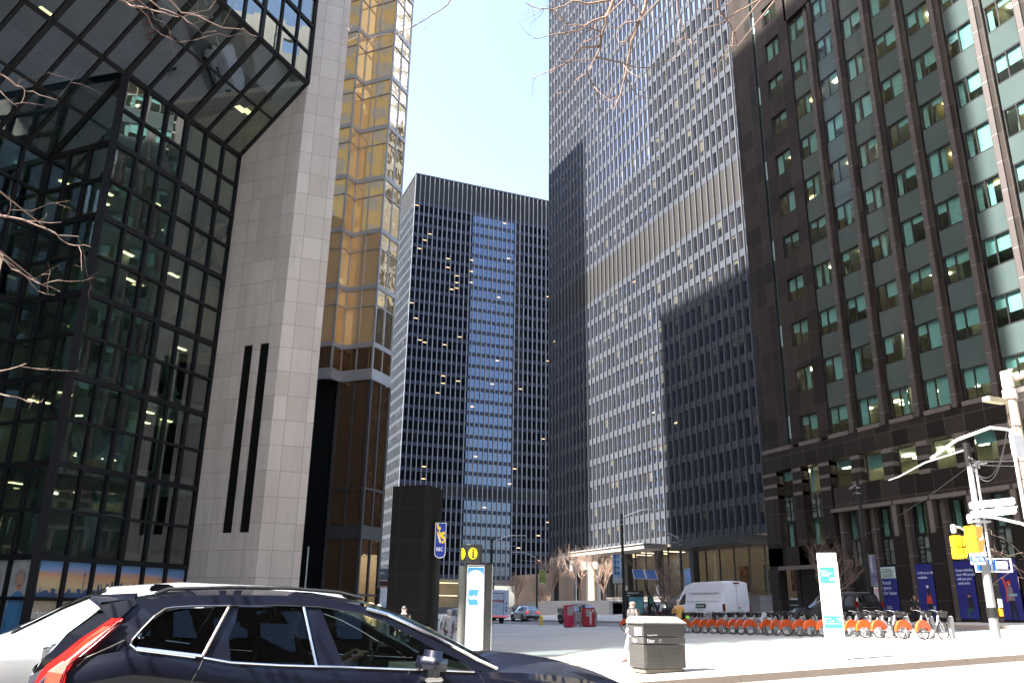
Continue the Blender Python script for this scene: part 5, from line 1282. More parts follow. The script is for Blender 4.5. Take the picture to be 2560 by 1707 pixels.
    g=Gph(); zb_=.62 if long_coat else .84
    q0=g.a(sc((0,0,zb_)),(.185*k,.145*k)); q1=g.a(sc((lx*.1,0,1.0)),(.178*k,.135*k),q0); q2=g.a(sc(sp),(.170*k,.130*k),q1); q3=g.a(sc(ch),(.185*k,.14*k),q2); q4=g.a(sc((nk[0],0,nk[2]-.03)),(.085*k,.075*k),q3)
    if hood: q5=g.a(sc((lx-.01,0,1.60)),(.115*k,.125*k),q4); g.a(sc((lx-.02,0,1.72)),(.10*k,.115*k),q5)
    for s_,S,arm in ((-1,sh[0],armR),(1,sh[1],armL)):
        i=g.a(sc((S[0],S[1]*1.04,S[2]-.01)),.085*k,q3); e=g.a(sc(arm[0]),.066*k,i); dd=Vector(arm[1])-Vector(arm[0]); g.a(sc(Vector(arm[0])+dd*.93),.050*k,e)
    skin('coat',g.v,g.e,g.r,cm,t)
    g=Gph(); p0=g.a(sc((0,0,.93)),(.15*k,.12*k))
    for n_ in (0,1):
        i=g.a(sc((hips[n_][0],hips[n_][1],.86)),.105*k,p0); j=g.a(sc(kn[n_]),.074*k,i); g.a(sc((an[n_][0],an[n_][1],an[n_][2]+.04)),.062*k,j)
    skin('trousers',g.v,g.e,g.r,lm,t)
    shm=pm('shoe_%d'%int((shoes or (.03,))[0]*99),shoes or (.03,.025,.025),.5)
    for n_ in (0,1):
        a=an[n_]; g=Gph(); i=g.a(sc((a[0]-.05,a[1],a[2]-.04)),(.045*k,.05*k)); j=g.a(sc((a[0]+.07,a[1],a[2]-.055)),(.05*k,.04*k),i); g.a(sc((a[0]+.18,a[1],a[2]-.065)),(.042*k,.028*k),j); skin('shoe',g.v,g.e,g.r,shm,t,sub=1)
    if collar:
        m=MB(); m.tube([hc+Vector((.075*math.cos(a_)*k,.075*math.sin(a_)*k,(-.135+.02*math.cos(a_))*k)) for a_ in [2*math.pi*q/12 for q in range(13)]],.022*k,6,caps=False); part('collar',m,pm('collar_%d'%int(collar[0]*99),collar,.8,var=.05),t,local=True)
    if longhair:
        g=Gph(); i=g.a(sc((lx-.05,0,1.66)),(.09*k,.07*k)); j=g.a(sc((lx-.08,0,1.5)),(.09*k,.06*k),i); g.a(sc((lx-.1,0,1.34)),(.07*k,.05*k),j); skin('long_hair',g.v,g.e,g.r,pm('hair_%d'%int(hair[0]*999),hair,.6,var=.3,vs=30),t,sub=1)
    return t
# walking man behind the litter bin (heads left)
px_,py_=13.20,22.4
mw=person('older man in a dark grey hooded jacket walking left behind the litter bin',(px_,py_,G(px_,py_)),math.pi+.15,(.40,.25,.18),(.045,.040,.042),(.30,.34,.40),hair=(.14,.13,.125),H=1.76,step=.42,lean=.03,bald=True,shoes=(.16,.06,.07),collar=(.16,.16,.2))
part('badge',MB().box(.168,.178,.02,.12,1.20,1.26),white_m,mw,local=True)
ax_,ay_=22.4,34.0
am=person('person in a mustard jacket and knitted hat seen from behind near the bicycles',(ax_,ay_,G(ax_,ay_)),PY-.2,(.50,.32,.25),(.42,.23,.06),(.016,.016,.02),hat=(.30,.26,.24),H=1.70,armL=[(.12,.25,1.16),(.30,.16,1.20)],armR=[(.08,-.26,1.18),(.26,-.20,1.22)])
bg_=thing('shoulder_bag','black messenger bag with a lime panel at the hip of the person in mustard','bag',(ax_+.30,ay_-.02,G(ax_,ay_)+.98))
part('bag_body',MB().box(-.06,.12,-.17,.17,-.13,.15),pm('bag_black',(.02,.02,.022),.7),bg_,local=True,bevel=.03)
part('lime_flap',MB().box(-.05,.13,-.185,-.172,-.10,.03),pm('lime',(.35,.75,.02),.5),bg_,local=True)
part('strap',MB().tube([(0,0,.14),(-.12,.0,.42),(-.42,.05,.50)],.014,6),pm('bag_black',(.02,.02,.022),.7),bg_,local=True)
gx,gy=7.75,27.9
gm2=person('man in glasses, dark sweater and open white collar standing before the black granite pillar',(gx,gy,G(gx,gy)),-PY-.2,(.52,.33,.26),(.02,.018,.03),(.03,.03,.04),hair=(.045,.04,.04),H=1.72,collar=(.6,.6,.66))
m=MB()
for s_ in (-1,1): m.tube([Vector((.103,s_*.034,1.635))+Vector((0,.024*math.cos(a_),.018*math.sin(a_))) for a_ in [2*math.pi*q/10 for q in range(11)]],.003,4,caps=False)
m.tube([(.108,-.012,1.635),(.108,.012,1.635)],.003,4); part('glasses',m,dk_trim,gm2,local=True)
hx_,hy_=10.25,30.7
person('pedestrian in a quilted pale grey hooded coat, back turned, half hidden behind the info kiosk',(hx_,hy_,G(hx_,hy_)),PY,(.5,.34,.28),(.22,.23,.27),(.06,.06,.08),H=1.64,hood=True,long_coat=True)
person('person in black clothes waiting against the shop poster of a standing woman',(40.5,37.2,G(40.5,37.2)),math.pi+.4,(.45,.28,.2),(.012,.012,.014),(.012,.012,.014),hair=(.015,.012,.012),H=1.62,longhair=True)
person('pedestrian in a tan hood beyond the black wagon roof',(3.6,15.2,-1.52),.4,(.50,.30,.2),(.50,.30,.17),(.1,.1,.12),H=1.66,hood=True)
person('grey-haired pedestrian further along, just visible over the wagon windscreen',(5.35,21.6,-1.55),PY,(.5,.34,.28),(.2,.2,.22),(.1,.1,.12),hair=(.35,.33,.32),H=1.66)
person('pedestrian in grey by the street lamp across the road beyond the silver SUV',(41.0,98.0,G(41,98)),PY,(.5,.3,.2),(.18,.16,.16),(.05,.05,.06),hair=(.05,.04,.04),H=1.72)
# driver of the black wagon: seated, right arm on the wheel
dv=thing('person','driver with long dark hair in the black wagon, forearm on the steering wheel','person',(1.12,CY+.38,Z0+.80))
smd=pm('skin_driver',(.46,.30,.22),.55,var=.05)
g=Gph(); a=g.a((.05,0,.06),(.15,.12)); b_=g.a((-.02,0,.32),(.15,.11),a); c=g.a((-.06,0,.56),.055,b_); d=g.a((-.03,0,.66),(.068,.08),c); g.a((-.03,0,.76),(.066,.08),d)
for s_ in (-1,1):
    i=g.a((-.03,s_*.17,.46),.055,b_); e=g.a((.20,s_*.24,.24),.042,i); w_=g.a((.46,s_*.17,.36),.028,e); hand(g,(.46,s_*.17,.36),(.6,-s_*.2,.5),s_,w_,.7,1.0)
    j=g.a((.10,s_*.09,.02),.085,a); k_=g.a((.52,s_*.1,.02),.06,j); l=g.a((.62,s_*.1,-.2),.04,k_); g.a((.72,s_*.1,-.22),.03,l)
skin('body',g.v,g.e,g.r,smd,dv)
g=Gph(); a=g.a((.05,0,.06),(.17,.14)); b_=g.a((-.02,0,.32),(.17,.125),a); g.a((-.05,0,.50),(.09,.08),b_)
for s_ in (-1,1): i=g.a((-.03,s_*.17,.46),.075,b_); g.a((.12,s_*.22,.31),.06,i)
skin('shirt',g.v,g.e,g.r,pm('shirt_dark',(.05,.05,.055),.8),dv)
g=Gph(); a=g.a((-.06,0,.78),(.09,.09)); b_=g.a((-.10,0,.64),(.09,.09),a); g.a((-.12,0,.46),(.08,.07),b_); skin('hair',g.v,g.e,g.r,pm('hair_driver',(.05,.035,.03),.6),dv,sub=1)

# ================================================================== STREET FURNITURE
pole_b=pm('pole_black',(.014,.014,.015),.4,.2); galv=pm('galvanised',(.52,.53,.55),.38,.55,var=.08,vs=6); dgrey=pm('kiosk_grey',(.09,.092,.09),.45,.2,var=.12,vs=2,dirt=.3)
concp=pm('beige_concrete',(.56,.43,.33),.8,var=.1,vs=5,dirt=.3,bmp=.2); whs=pm('sign_white',(.74,.75,.77),.45,var=.03)
# ---- litter bin
bx0,bx1,by0,by1=11.22,12.42,18.60,19.36; bz=G(11.8,18.9)
lb=thing('litter_bin','grey double litter bin with studded lower panels and a sloping lid, white Litter lettering','litter bin',(11.8,19.0,bz))
bm1=pm('bin_grey',(.062,.060,.060),.5,.15,var=.14,vs=2.5,dirt=.35); bm2=pm('bin_panel',(.075,.072,.07),.45,.35,var=.18,vs=3,dirt=.5)
part('base',MB().box(bx0+.05,bx1-.03,by0+.04,by1-.04,bz,bz+.10),pm('bin_base',(.14,.12,.10),.7,var=.3,vs=6,dirt=.5),lb,bevel=.01)
part('lower_panel',MB().box(bx0+.01,bx1,by0+.01,by1,bz+.11,bz+.66),bm2,lb,bevel=.015)
m=MB()
for i in range(27):
    for j in range(12):
        x=bx0+.06+i*.0425; z=bz+.16+j*.041; m.lathe((x,by0+.008,z),[(.013,0),(.010,-.007),(.0,-.010)],6,'y')
for i in range(14):
    for j in range(12):
        y=by0+.06+i*.048; z=bz+.16+j*.041; m.lathe((bx0+.008,y,z),[(.013,0),(.010,-.007),(.0,-.010)],6,'x')
part('studs',m,bm2,lb,kind='stuff')
part('band',MB().box(bx0,bx1,by0,by1,bz+.675,bz+.83),bm1,lb,bevel=.008)
part('upper_panel',MB().box(bx0+.005,bx1-.005,by0+.005,by1-.005,bz+.845,bz+1.165),pm('bin_dark',(.046,.044,.044),.45,.1,var=.1,vs=2),lb,bevel=.008)
m=MB(); m.prism([(by0-.05,1.17),(by0-.06,1.155),(by0-.05,1.14),(by1,1.14),(by1+.03,1.17),(by1-.02,1.26),(by1-.16,1.32),(by1-.40,1.31)],bx0-.04,bx1+.03,'yz'); m.v=[(a,b,c+bz) for a,b,c in m.v]
part('lid',m,pm('bin_lid',(.15,.145,.14),.6,.1,var=.2,vs=8,dirt=.4,bmp=.3,bs=60),lb,bevel=.012)
text('Litter',.125,(bx0+.10,by0-.004,bz+.705),(1,0,0),(0,0,1),whs,lb,bold=.002,sx=.72,ext=.002)
m=MB()
for k in range(3):
    a0=math.pi/2+2*math.pi*k/3; c=(bx0+.46,by0-.004,bz+.75)
    pts=[(c[0]+.034*math.cos(a0+t_),c[1],c[2]+.034*math.sin(a0+t_)) for t_ in (0,-.5,-1.0,-1.45)]
    m.tube(pts,.006,4)
part('recycling_mark',m,whs,lb)
text('Toronto',.045,(bx0+.10,by0-.004,bz+.862),(1,0,0),(0,0,1),whs,lb,bold=.001,ext=.002)
part('notice',MB().box(bx0+.26,bx0+.40,by0-.003,by0+.002,bz+.872,bz+.880).box(bx0+.26,bx0+.40,by0-.003,by0+.002,bz+.888,bz+.893),whs,lb)
text('Litter',.11,(bx0-.004,by0+.50,bz+.71),(0,-1,0),(0,0,1),whs,lb,bold=.002,sx=.72,ext=.002)
part('side_sticker',MB().box(bx0-.006,bx0+.0,by0+.10,by0+.42,bz+.87,bz+1.05),whs,lb)
# ---- wayfinding pylon
def yawed(name,label,cat,x,y,ang,z=None): return thing(name,label,cat,(x,y,G(x,y) if z is None else z),ang)
pyl=yawed('wayfinding_pylon','tall slim white wayfinding pylon with green map panels standing in front of the bicycles','sign',17.55,18.95,rad(-44))
pw=pm('pylon_white',(.78,.80,.78),.35,var=.03,coat=.3)
# local: front faces -y
part('body',MB().box(-.30,.22,-.0,.20,0,2.84),pw,pyl,local=True,bevel=.01)
part('shaded_side',MB().box(.222,.232,.01,.19,0,2.60),pm('pylon_shade',(.46,.41,.36),.5,var=.06),pyl,local=True)  # side away from the sun, its shade painted as a darker colour
grn=pm('pylon_green',(.03,.17,.15),.4,var=.05)
part('direction_panel',MB().box(-.27,.13,-.008,-.002,2.02,2.46),grn,pyl,local=True)
part('map_panel',MB().box(-.27,.19,-.008,-.002,.83,1.15),grn,pyl,local=True)
part('header_window',MB().box(-.27,-.12,-.008,-.002,1.86,2.0),pm('pylon_photo',(.25,.33,.33),.4,var=.4,vs=12),pyl,local=True)
part('photo_strip',MB().box(-.27,-.14,-.008,-.002,1.70,1.76),pm('pylon_photo2',(.12,.2,.18),.4,var=.5,vs=20),pyl,local=True)
mB=MB(); rq=random.Random(3)
for i in range(7):
    for j in range(3): 
        if rq.random()<.8: x=-.24+i*.06; z=.93+j*.06; mB.box(x,x+rq.uniform(.015,.04),-.0125,-.0085,z,z+rq.uniform(.02,.045))
part('map_blocks',mB,pm('map_pale',(.45,.6,.58),.5),pyl,local=True)
pc=pyl.location; cs,sn=math.cos(rad(-44)),math.sin(rad(-44))
def PL(x,y,z): return (pc.x+x*cs-y*sn,pc.y+x*sn+y*cs,pc.z+z)
for s_,z,x in (('Financial',2.33,-.25),('Union Station',2.27,-.22),('City Hall',2.21,-.22),('PATH',2.13,-.02),('Bay Street',2.08,-.02)): text(s_,.055,PL(x,-.011,z),(cs,sn,0),(0,0,1),pw,pyl,ext=.001)
# ---- info kiosk with lit advertising panel
kx,ky=9.95,27.3; kz=G(kx,ky)
ks=thing('info_kiosk','grey street kiosk with a yellow i drum on top and a bright white advert','information kiosk',(kx,ky,kz),rad(-12))
part('left_column',MB().lathe((-.44,.12,0),[(.17,0),(.17,2.98)],20),dgrey,ks,local=True,smooth=False)
part('panel_frame',MB().box(-.30,.42,-.04,.30,0,3.05),pm('kiosk_frame',(.035,.036,.036),.4,.2),ks,local=True,bevel=.015)
part('frame_edge',MB().box(-.30,.42,-.055,-.035,2.98,3.02).box(-.31,-.285,-.055,-.035,.1,3.0).box(.395,.42,-.055,-.035,.1,3.0),galv,ks,local=True)
part('right_column',MB().box(.44,.72,-.06,.26,0,3.06),pm('kiosk_frame',(.035,.036,.036),.4,.2),ks,local=True,bevel=.02)
part('column_edge',MB().box(.715,.735,-.07,-.05,0,3.06),galv,ks,local=True)
part('advert',MB().box(-.27,.38,-.062,-.052,.15,2.95),emitm('advert_white',(.98,1,1),.45),ks,local=True)
m=MB(); n=16; m.poly([(-.265,-.066,2.94),(-.265,-.066,2.62)]+[(.055-.32*math.cos(math.pi*k/n),-.066,2.62+.22*math.sin(math.pi*k/n)) for k in range(n+1)]+[(.375,-.066,2.62),(.375,-.066,2.94)])
part('advert_arc',m,emitm('advert_blue',(.10,.36,.62),.22),ks,local=True)
m=MB(); m.poly([(-.20,-.066,1.72),(-.24,-.066,1.85),(-.24,-.066,2.08),(-.20,-.066,2.22),(.24,-.066,2.22),(.24,-.066,1.72)]); part('advert_roll',m,emitm('advert_blue2',(.14,.48,.72),.22),ks,local=True)
m=MB(); m.poly([(.24+.09*math.cos(a_),-.069,1.97+.25*math.sin(a_)) for a_ in [-2*math.pi*q/18 for q in range(18)]]); part('advert_disc',m,emitm('advert_white',(.98,1,1),.45),ks,local=True)
km=wm(ks)
def KP(x,y,z): v=km@Vector((x,y,z)); return (v.x,v.y,v.z)
kd=km.to_3x3()@Vector((1,0,0))
text('baffles',.15,KP(-.19,-.071,1.92),kd,(0,0,1),emitm('advert_white',(.98,1,1),.45),ks,ext=.001,bold=.004)
dr=part('sign_drum',MB().lathe((-.10,.14,0),[(.41,3.07),(.42,3.09),(.42,3.66),(.41,3.68)],36),pm('drum_black',(.022,.022,.024),.45,.1),ks,local=True)
yel=pm('sign_yellow',(.85,.68,.01),.5,var=.02)
for a0 in (rad(-90-2),rad(-90-72)):
    m=MB(); R0=.425
    def cy(u,v,d=0): a_=a0+u/R0; return (-.10+(R0+d)*math.cos(a_),.14+(R0+d)*math.sin(a_),3.375+v)
    nn=26
    for k in range(nn):
        t0,t1=2*math.pi*k/nn,2*math.pi*(k+1)/nn
        for q in range(3): 
            r0,r1=.19*q/3,.19*(q+1)/3
            m.quad(cy(r0*math.cos(t0),r0*math.sin(t0)),cy(r1*math.cos(t0),r1*math.sin(t0)),cy(r1*math.cos(t1),r1*math.sin(t1)),cy(r0*math.cos(t1),r0*math.sin(t1)))
    part('yellow_disc',m,yel,dr,local=True)
    m=MB()
    def bx2(u0,u1,v0,v1):
        for k in range(3):
            a=u0+(u1-u0)*k/3;b=u0+(u1-u0)*(k+1)/3; m.quad(cy(a,v0,.006),cy(b,v0,.006),cy(b,v1,.006),cy(a,v1,.006))
    bx2(-.03,.03,-.13,.045); bx2(-.065,.0,.02,.05); bx2(-.07,.07,-.15,-.12); m.poly([cy(.038*math.cos(t_),.105+.038*math.sin(t_),.006) for t_ in [2*math.pi*k/14 for k in range(14)]])
    part('letter_i',m,pm('sign_black',(.01,.01,.01),.5),dr,local=True)
# ---- black granite pillar with bank sign
C0=Vector((9.2,31.0,0)); zb0=-2.0; ztp=4.56
pil=thing('granite_pillar','polished black granite pillar with a curved right side standing left of the info kiosk','pillar',(9.2,31.8,-1.65))
pts=[C0,C0+SWd*1.43,C0+SWd*1.43+NWd*1.5]; 
crv=[C0+NWd*(1.5*k/6)+OUT*(.10*math.sin(math.pi*k/6)) for k in range(6,-1,-1)]
m=MB(); poly=[(p.x,p.y) for p in pts]+[(p.x,p.y) for p in crv[:-1]]
m.prism(poly,zb0,ztp,'xy')
part('shaft',m,panelm('black_granite',(.010,.010,.010),(.030,.030,.030),1.5,1.24,mortar=.008,rough=.3,spec=.12,var=.15,speck=.2,bmp=.02,stain=.0),pil)
sg=thing('bank_sign','blue shield-shaped bank sign with a gold emblem on the black granite pillar','sign',(9.95,31.3,1.9))
sd_=(OUT*.55+NWd*.25).normalized(); 
so_=C0+NWd*.55+OUT*.22
def SG(u,z,d=0): nn_=Vector((-sd_.y,sd_.x,0))*-1; q=so_+sd_*u+nn_*d; return Vector((q.x,q.y,z))
nn_=Vector((sd_.y,-sd_.x,0)); 
if nn_.y>0: nn_=-nn_
def SG(u,z,d=0): q=so_+sd_*u+nn_*d; return Vector((q.x,q.y,z))
out_l=[(0,3.18),(.42,3.18),(.42,2.03)]+[(.21+.21*math.cos(a_),2.03+.17*math.sin(a_)) for a_ in [-math.pi*k/8 for k in range(1,8)]]+[(0,2.03)]
def shape(pl,d0,d1):
    m=MB(); n=len(pl); f=[SG(u,z,d1) for u,z in pl]; b=[SG(u,z,d0) for u,z in pl]; m.poly(f); m.poly(b[::-1])
    for i in range(n): j=(i+1)%n; m.quad(f[i],b[i],b[j],f[j])
    return m
part('cabinet',shape(out_l,-.14,.0),pm('sign_cabinet',(.34,.31,.29),.5),sg)
part('white_rim',shape(out_l,.001,.006),whs,sg)
inn=[(.21+(u-.21)*.90,2.60+(z-2.60)*.965) for u,z in out_l]
part('blue_field',shape(inn,.007,.012),pm('sign_blue',(.010,.035,.28),.4,var=.05,coat=.3),sg)
gold_l=pm('sign_gold',(.85,.58,.03),.4)
for pl in ([(.05,3.12),(.12,3.14),(.13,3.02),(.20,3.03),(.22,2.92),(.17,2.90),(.20,2.80),(.28,2.83),(.36,2.86),(.38,2.76),(.30,2.70),(.38,2.66),(.38,2.42),(.33,2.42),(.33,2.56),(.26,2.60),(.20,2.68),(.13,2.82),(.14,2.92),(.09,2.95)],[(.27,2.5),(.31,2.5),(.31,2.40),(.27,2.40)]): part('lion_mark',shape(pl,.013,.017),gold_l,sg)
for k in range(3): part('mane_stripe',shape([(.05+.05*k,2.85-.06*k),(.075+.05*k,2.86-.06*k),(.20+.03*k,2.42),(.175+.03*k,2.42)],.013,.016),gold_l if k!=1 else whs,sg)
q=SG(.055,2.12,.014); text('RBC',.20,q,sd_,(0,0,1),whs,sg,ext=.001,bold=.003,sx=.72)
# ---- street lamps
def lamp(label,x,y,h,dirx,diry,arm=2.6,rise=.55,second=True,group='black street lamps with silver arms',low=None):
    z=G(x,y); t=thing('street_lamp',label,'street lamp',(x,y,z),0,group); d=Vector((dirx,diry,0)).normalized()
    part('pole',MB().tube([(0,0,0),(0,0,h*.5),(0,0,h)],[.13,.115,.10],12),pole_b,t,local=True)
    part('base_collar',MB().lathe((0,0,0),[(.2,0),(.2,.25),(.14,.35)],12),pole_b,t,local=True)
    zt_=h-.25
    pts=[Vector((0,0,zt_))+d*.1,Vector((0,0,zt_+rise*.55))+d*arm*.28,Vector((0,0,zt_+rise))+d*arm*.52,Vector((0,0,zt_+rise*1.06))+d*arm*.7]
    part('arm',MB().tube(pts,.035,6),galv,t,local=True)
    m=MB(); c=Vector((0,0,zt_+rise*1.06))+d*arm*.86; sdv=d.cross(Vector((0,0,1))); m.obox(c,d*arm*.17,sdv*.10,Vector((0,0,.035))); part('lamp_head',m,galv,t,local=True,bevel=.02)
    if second:
        c=Vector((0,0,h-.62)); part('span_arm',MB().tube([c,c+d*arm*.75+Vector((0,0,.02))],.014,5),galv,t,local=True)
    for k in range(2): part('band',MB().lathe((0,0,h-.45-.35*k),[(.13,-.02),(.13,.02)],12),galv,t,local=True)
    return t
l1=lamp('tall black street lamp reaching right, left of the solar panels',32.2,56.0,8.05,.9,-.45,arm=3.0)
l2=lamp('black street lamp reaching left above the white cargo van',40.6,60.9,6.9,-.95,.25,arm=2.9)
l3=lamp('black street lamp rising behind the right edge of the info kiosk',27.6,71.3,7.4,.9,-.3,arm=3.0)
l4=lamp('black street lamp with its arm to the left above the silver SUV',40.4,89.9,7.0,-.95,.2,arm=2.8)
l5=lamp('street lamp down the street, left of the info kiosk drum, its arm bent left',24.6,95,7.2,-.9,.3,arm=2.6)
l6=lamp('slim dark street lamp with two long silver arms in front of the dark stone building',40.6,40.6,8.6,.55,.8,arm=2.6,rise=.1)
# banners on lamps
def banner(label,lampo,x,y,z0,z1,dx,mat,txt,tm,deco=None):
    t=thing('street_banner',label,'banner',(x,y,z0)); d=Vector((dx,0,0)) if not isinstance(dx,tuple) else Vector(dx)
    w=d.length; d=d/w; m=MB(); n=10
    for k in range(n):
        a=z0+(z1-z0)*k/n;b=z0+(z1-z0)*(k+1)/n; fa=.05*math.sin(k*.9);fb=.05*math.sin((k+1)*.9)
        m.quad((x,y+fa,a),(x+d.x*w,y+d.y*w+fa*.3,a),(x+d.x*w,y+d.y*w+fb*.3,b),(x,y+fb,b))
    part('cloth',m,mat,t); 
    for z in (z0,z1): part('bracket',MB().tube([(x,y,z),(x+d.x*w,y+d.y*w,z)],.014,5),galv,t)
    if txt: text(txt,w*.34,(x+d.x*w*.10 if d.x>0 else x+d.x*w*.9,y-.09,z0+(z1-z0)*.97),(0,0,-1) if True else d,(1,0,0),tm,t,ext=.002,bold=.004)
    if deco: deco(t,x,y,z0,z1,d,w)
    return t
def tri(t,x,y,z0,z1,d,w):
    m=MB()
    for j in range(2):
        for k in range(4):
            cx=x+d.x*w*(.42+.30*j); cz=z0+(z1-z0)*(.90-.19*k); m.poly([(cx-.1,y-.08,cz+.1),(cx+.1,y-.08,cz+.1),(cx,y-.08,cz-.12)])
    part('printed_triangles',m,pm('banner_navy',(.03,.06,.16),.6),t)
    part('printed_foot',MB().box(min(x+.02,x+d.x*w-.02),max(x+.02,x+d.x*w-.02),y-.085,y-.08,z0+.02,z0+.38),pm('banner_foot',(.4,.38,.4),.7),t)
banner('pale blue banner with dark triangles hanging left of the tall lamp post',l1,32.0,55.9,2.02,4.12,-.74,pm('banner_blue',(.30,.44,.62),.8,var=.06),'FINANCIAL',pm('banner_navy',(.03,.06,.16),.6),tri)
banner('small blue banner hanging right of the lamp above the cargo van',l2,40.75,60.75,1.9,3.55,.62,pm('banner_blue2',(.22,.38,.60),.8,var=.2,vs=4),None,None)
banner('green pennant banner hanging on the far lamp above the silver SUV',l4,40.6,89.7,3.0,4.5,.8,pm('banner_green',(.22,.25,.06),.8,var=.1),None,None)
banner('grey photo banner reading CONNECT on the lamp before the dark building',l6,40.65,40.5,1.75,3.6,.60,pm('banner_grey',(.16,.17,.26),.8,var=.5,vs=3),'CONNECT',whs)
# no-parking plates under the banners
def ringplate(label,x,y,z,n=2,w=.33):
    t=thing('parking_sign',label,'sign',(x,y,z))
    for k in range(n):
        z0=z-k*.42; p=part('plate',MB().box(x,x+w,y-.01,y+.01,z0-.39,z0),whs,t)
        m=MB(); c=(x+w/2,y-.016,z0-.2); m.tube([(c[0]+.11*math.cos(a_),c[1],c[2]+.11*math.sin(a_)) for a_ in [2*math.pi*q/16 for q in range(17)]],.014,5,caps=False); m.tube([(c[0]-.075,c[1],c[2]+.075),(c[0]+.075,c[1],c[2]-.075)],.012,5)
        part('red_ring',m,pm('ring_red',(.55,.02,.02),.5),p)
    return t
ringplate('pair of small no-parking plates under the CONNECT banner',40.75,40.4,1.68); ringplate('no-parking plate on the lamp above the cargo van',40.7,60.7,1.85,1,.5)
# ---- solar panels on a bent mast, map board and terminal of the bike station
sp_=thing('solar_panel_mast','two tilted blue solar panels on a curved black mast behind the walking man','solar panel',(31.0,51.6,G(31,51.6)))
for k in range(2):
    x=30.15+k*.98; p=part('panel',MB().poly([(x,50.9,2.18),(x+.86,50.9,2.18),(x+1.16,51.7,2.82),(x+.30,51.7,2.82)]),pm('solar_cell',(.04,.09,.24),.12,.3,var=.1,coat=1),sp_)
    part('panel_frame',MB().tube([(x,50.9,2.18),(x+.86,50.9,2.18),(x+1.16,51.7,2.82),(x+.30,51.7,2.82),(x,50.9,2.18)],.02,5),galv,p)
zg_=G(32.3,51.6); part('mast',MB().tube([(31.2,51.4,2.4),(31.35,51.45,1.5),(31.9,51.5,.8),(32.25,51.6,.3),(32.3,51.6,zg_)],.06,8),pole_b,sp_)
mbz=G(29.9,50.6); mb_=thing('map_board','black framed area map board of the bike station behind the walking man','map board',(29.9,50.6,mbz))
part('frame',MB().box(29.25,30.60,50.55,50.65,mbz,mbz+2.35),pole_b,mb_,bevel=.01); part('map_sheet',MB().box(29.42,30.5,50.53,50.545,mbz+.75,mbz+1.95),pm('map_teal',(.08,.24,.27),.4,var=.3,vs=4),mb_)
text('Wellington St W',.13,(29.32,50.53,mbz+2.17),(1,0,0),(0,0,1),whs,mb_); text('Bay St',.10,(29.32,50.53,mbz+2.03),(1,0,0),(0,0,1),whs,mb_)
tz_=G(30.15,49.0); tm_=thing('payment_terminal','slim black payment terminal post of the bike station','terminal',(30.15,49,tz_))
part('post',MB().box(29.98,30.34,48.9,49.1,tz_,tz_+1.95),pole_b,tm_,bevel=.03); part('green_head',MB().box(30.0,30.32,48.87,48.895,tz_+1.5,tz_+1.9),pm('term_green',(.02,.10,.07),.4),tm_); part('slot_light',MB().box(30.19,30.22,48.87,48.895,tz_+1.1,tz_+1.3),whs,tm_)
# ---- hydrant
hyx,hyy=29.9,65.6; hz=G(hyx,hyy)
hyd=thing('fire_hydrant','small yellow fire hydrant on the plaza edge in front of the silver SUV','fire hydrant',(hyx,hyy,hz))
hy=pm('hydrant_yellow',(.72,.52,.02),.45,var=.1,vs=6)
part('barrel',MB().lathe((hyx,hyy,hz),[(.17,0),(.17,.05),(.12,.07),(.12,.55),(.15,.56),(.15,.62),(.12,.70),(.05,.80),(.04,.86),(0,.86)],14),hy,hyd,smooth=False)
for s_ in (-1,1): part('side_nozzle',MB().lathe((hyx+s_*.12,hyy,hz+.42),[(.05,-.03),(.05,.06)],10,'x'),hy,hyd)
part('front_nozzle',MB().lathe((hyx,hyy-.17,hz+.42),[(.07,-.04),(.07,.08)],12,'y'),galv,hyd)
# ---- newspaper boxes
def nbox(label,x,y,w,h,mat,front=None,legs=False):
    z=G(x,y); t=thing('newspaper_box',label,'newspaper box',(x,y,z),0,'newspaper boxes at the plaza edge')
    part('cabinet',MB().box(x-w/2,x+w/2,y-.22,y+.22,z+(.35 if legs else .05),z+h),mat,t,bevel=.02)
    if legs: part('legs',MB().box(x-w/2+.04,x-w/2+.09,y-.2,y+.2,z,z+.35).box(x+w/2-.09,x+w/2-.04,y-.2,y+.2,z,z+.35),galv,t)
    else: part('plinth',MB().box(x-w/2+.02,x+w/2-.02,y-.2,y+.2,z,z+.05),dk_trim,t)
    part('front_window',MB().box(x-w*.36,x+w*(.12 if front else .36),y-.235,y-.222,z+h*.55,z+h*.93),pm('paper_grey',(.30,.29,.28),.5,var=.3,vs=7),t)
    return t
nred=pm('box_red',(.36,.02,.03),.45,var=.12,vs=3,dirt=.2)
nb1=nbox('dark red newspaper box with white vertical lettering, nearest to the dark SUV',29.55,56.6,.86,1.33,nred,True)
text('miami',.36,(29.70,56.36,G(29.55,56.6)+.18),(0,0,1),(-1,0,0),whs,nb1,bold=.006)
m=MB(); 
for q in range(2): m.tube([(29.83+.10*math.cos(a_)*(1-.4*q),56.37,G(29.55,56.6)+1.12+.10*(1-.4*q)*math.sin(a_)) for a_ in [2*math.pi*k/14 for k in range(15)]],.010,4,caps=False)
part('round_mark',m,whs,nb1)
nb2=nbox('crimson newspaper box splashed with pink, left of the grey box',28.35,57.4,.62,1.55,pm('box_crimson',(.50,.02,.07),.45,var=.6,vs=4))
nbox('pale grey newspaper box with a slanted top between the two red boxes',28.95,57.1,.50,1.05,pm('box_grey',(.36,.37,.40),.45,.2,var=.2,vs=3),legs=True)
nbox('grey metal newspaper box at the right of the dark red one',30.2,57.0,.36,1.02,pm('box_grey2',(.42,.43,.46),.4,.3,var=.2,vs=3),legs=True)
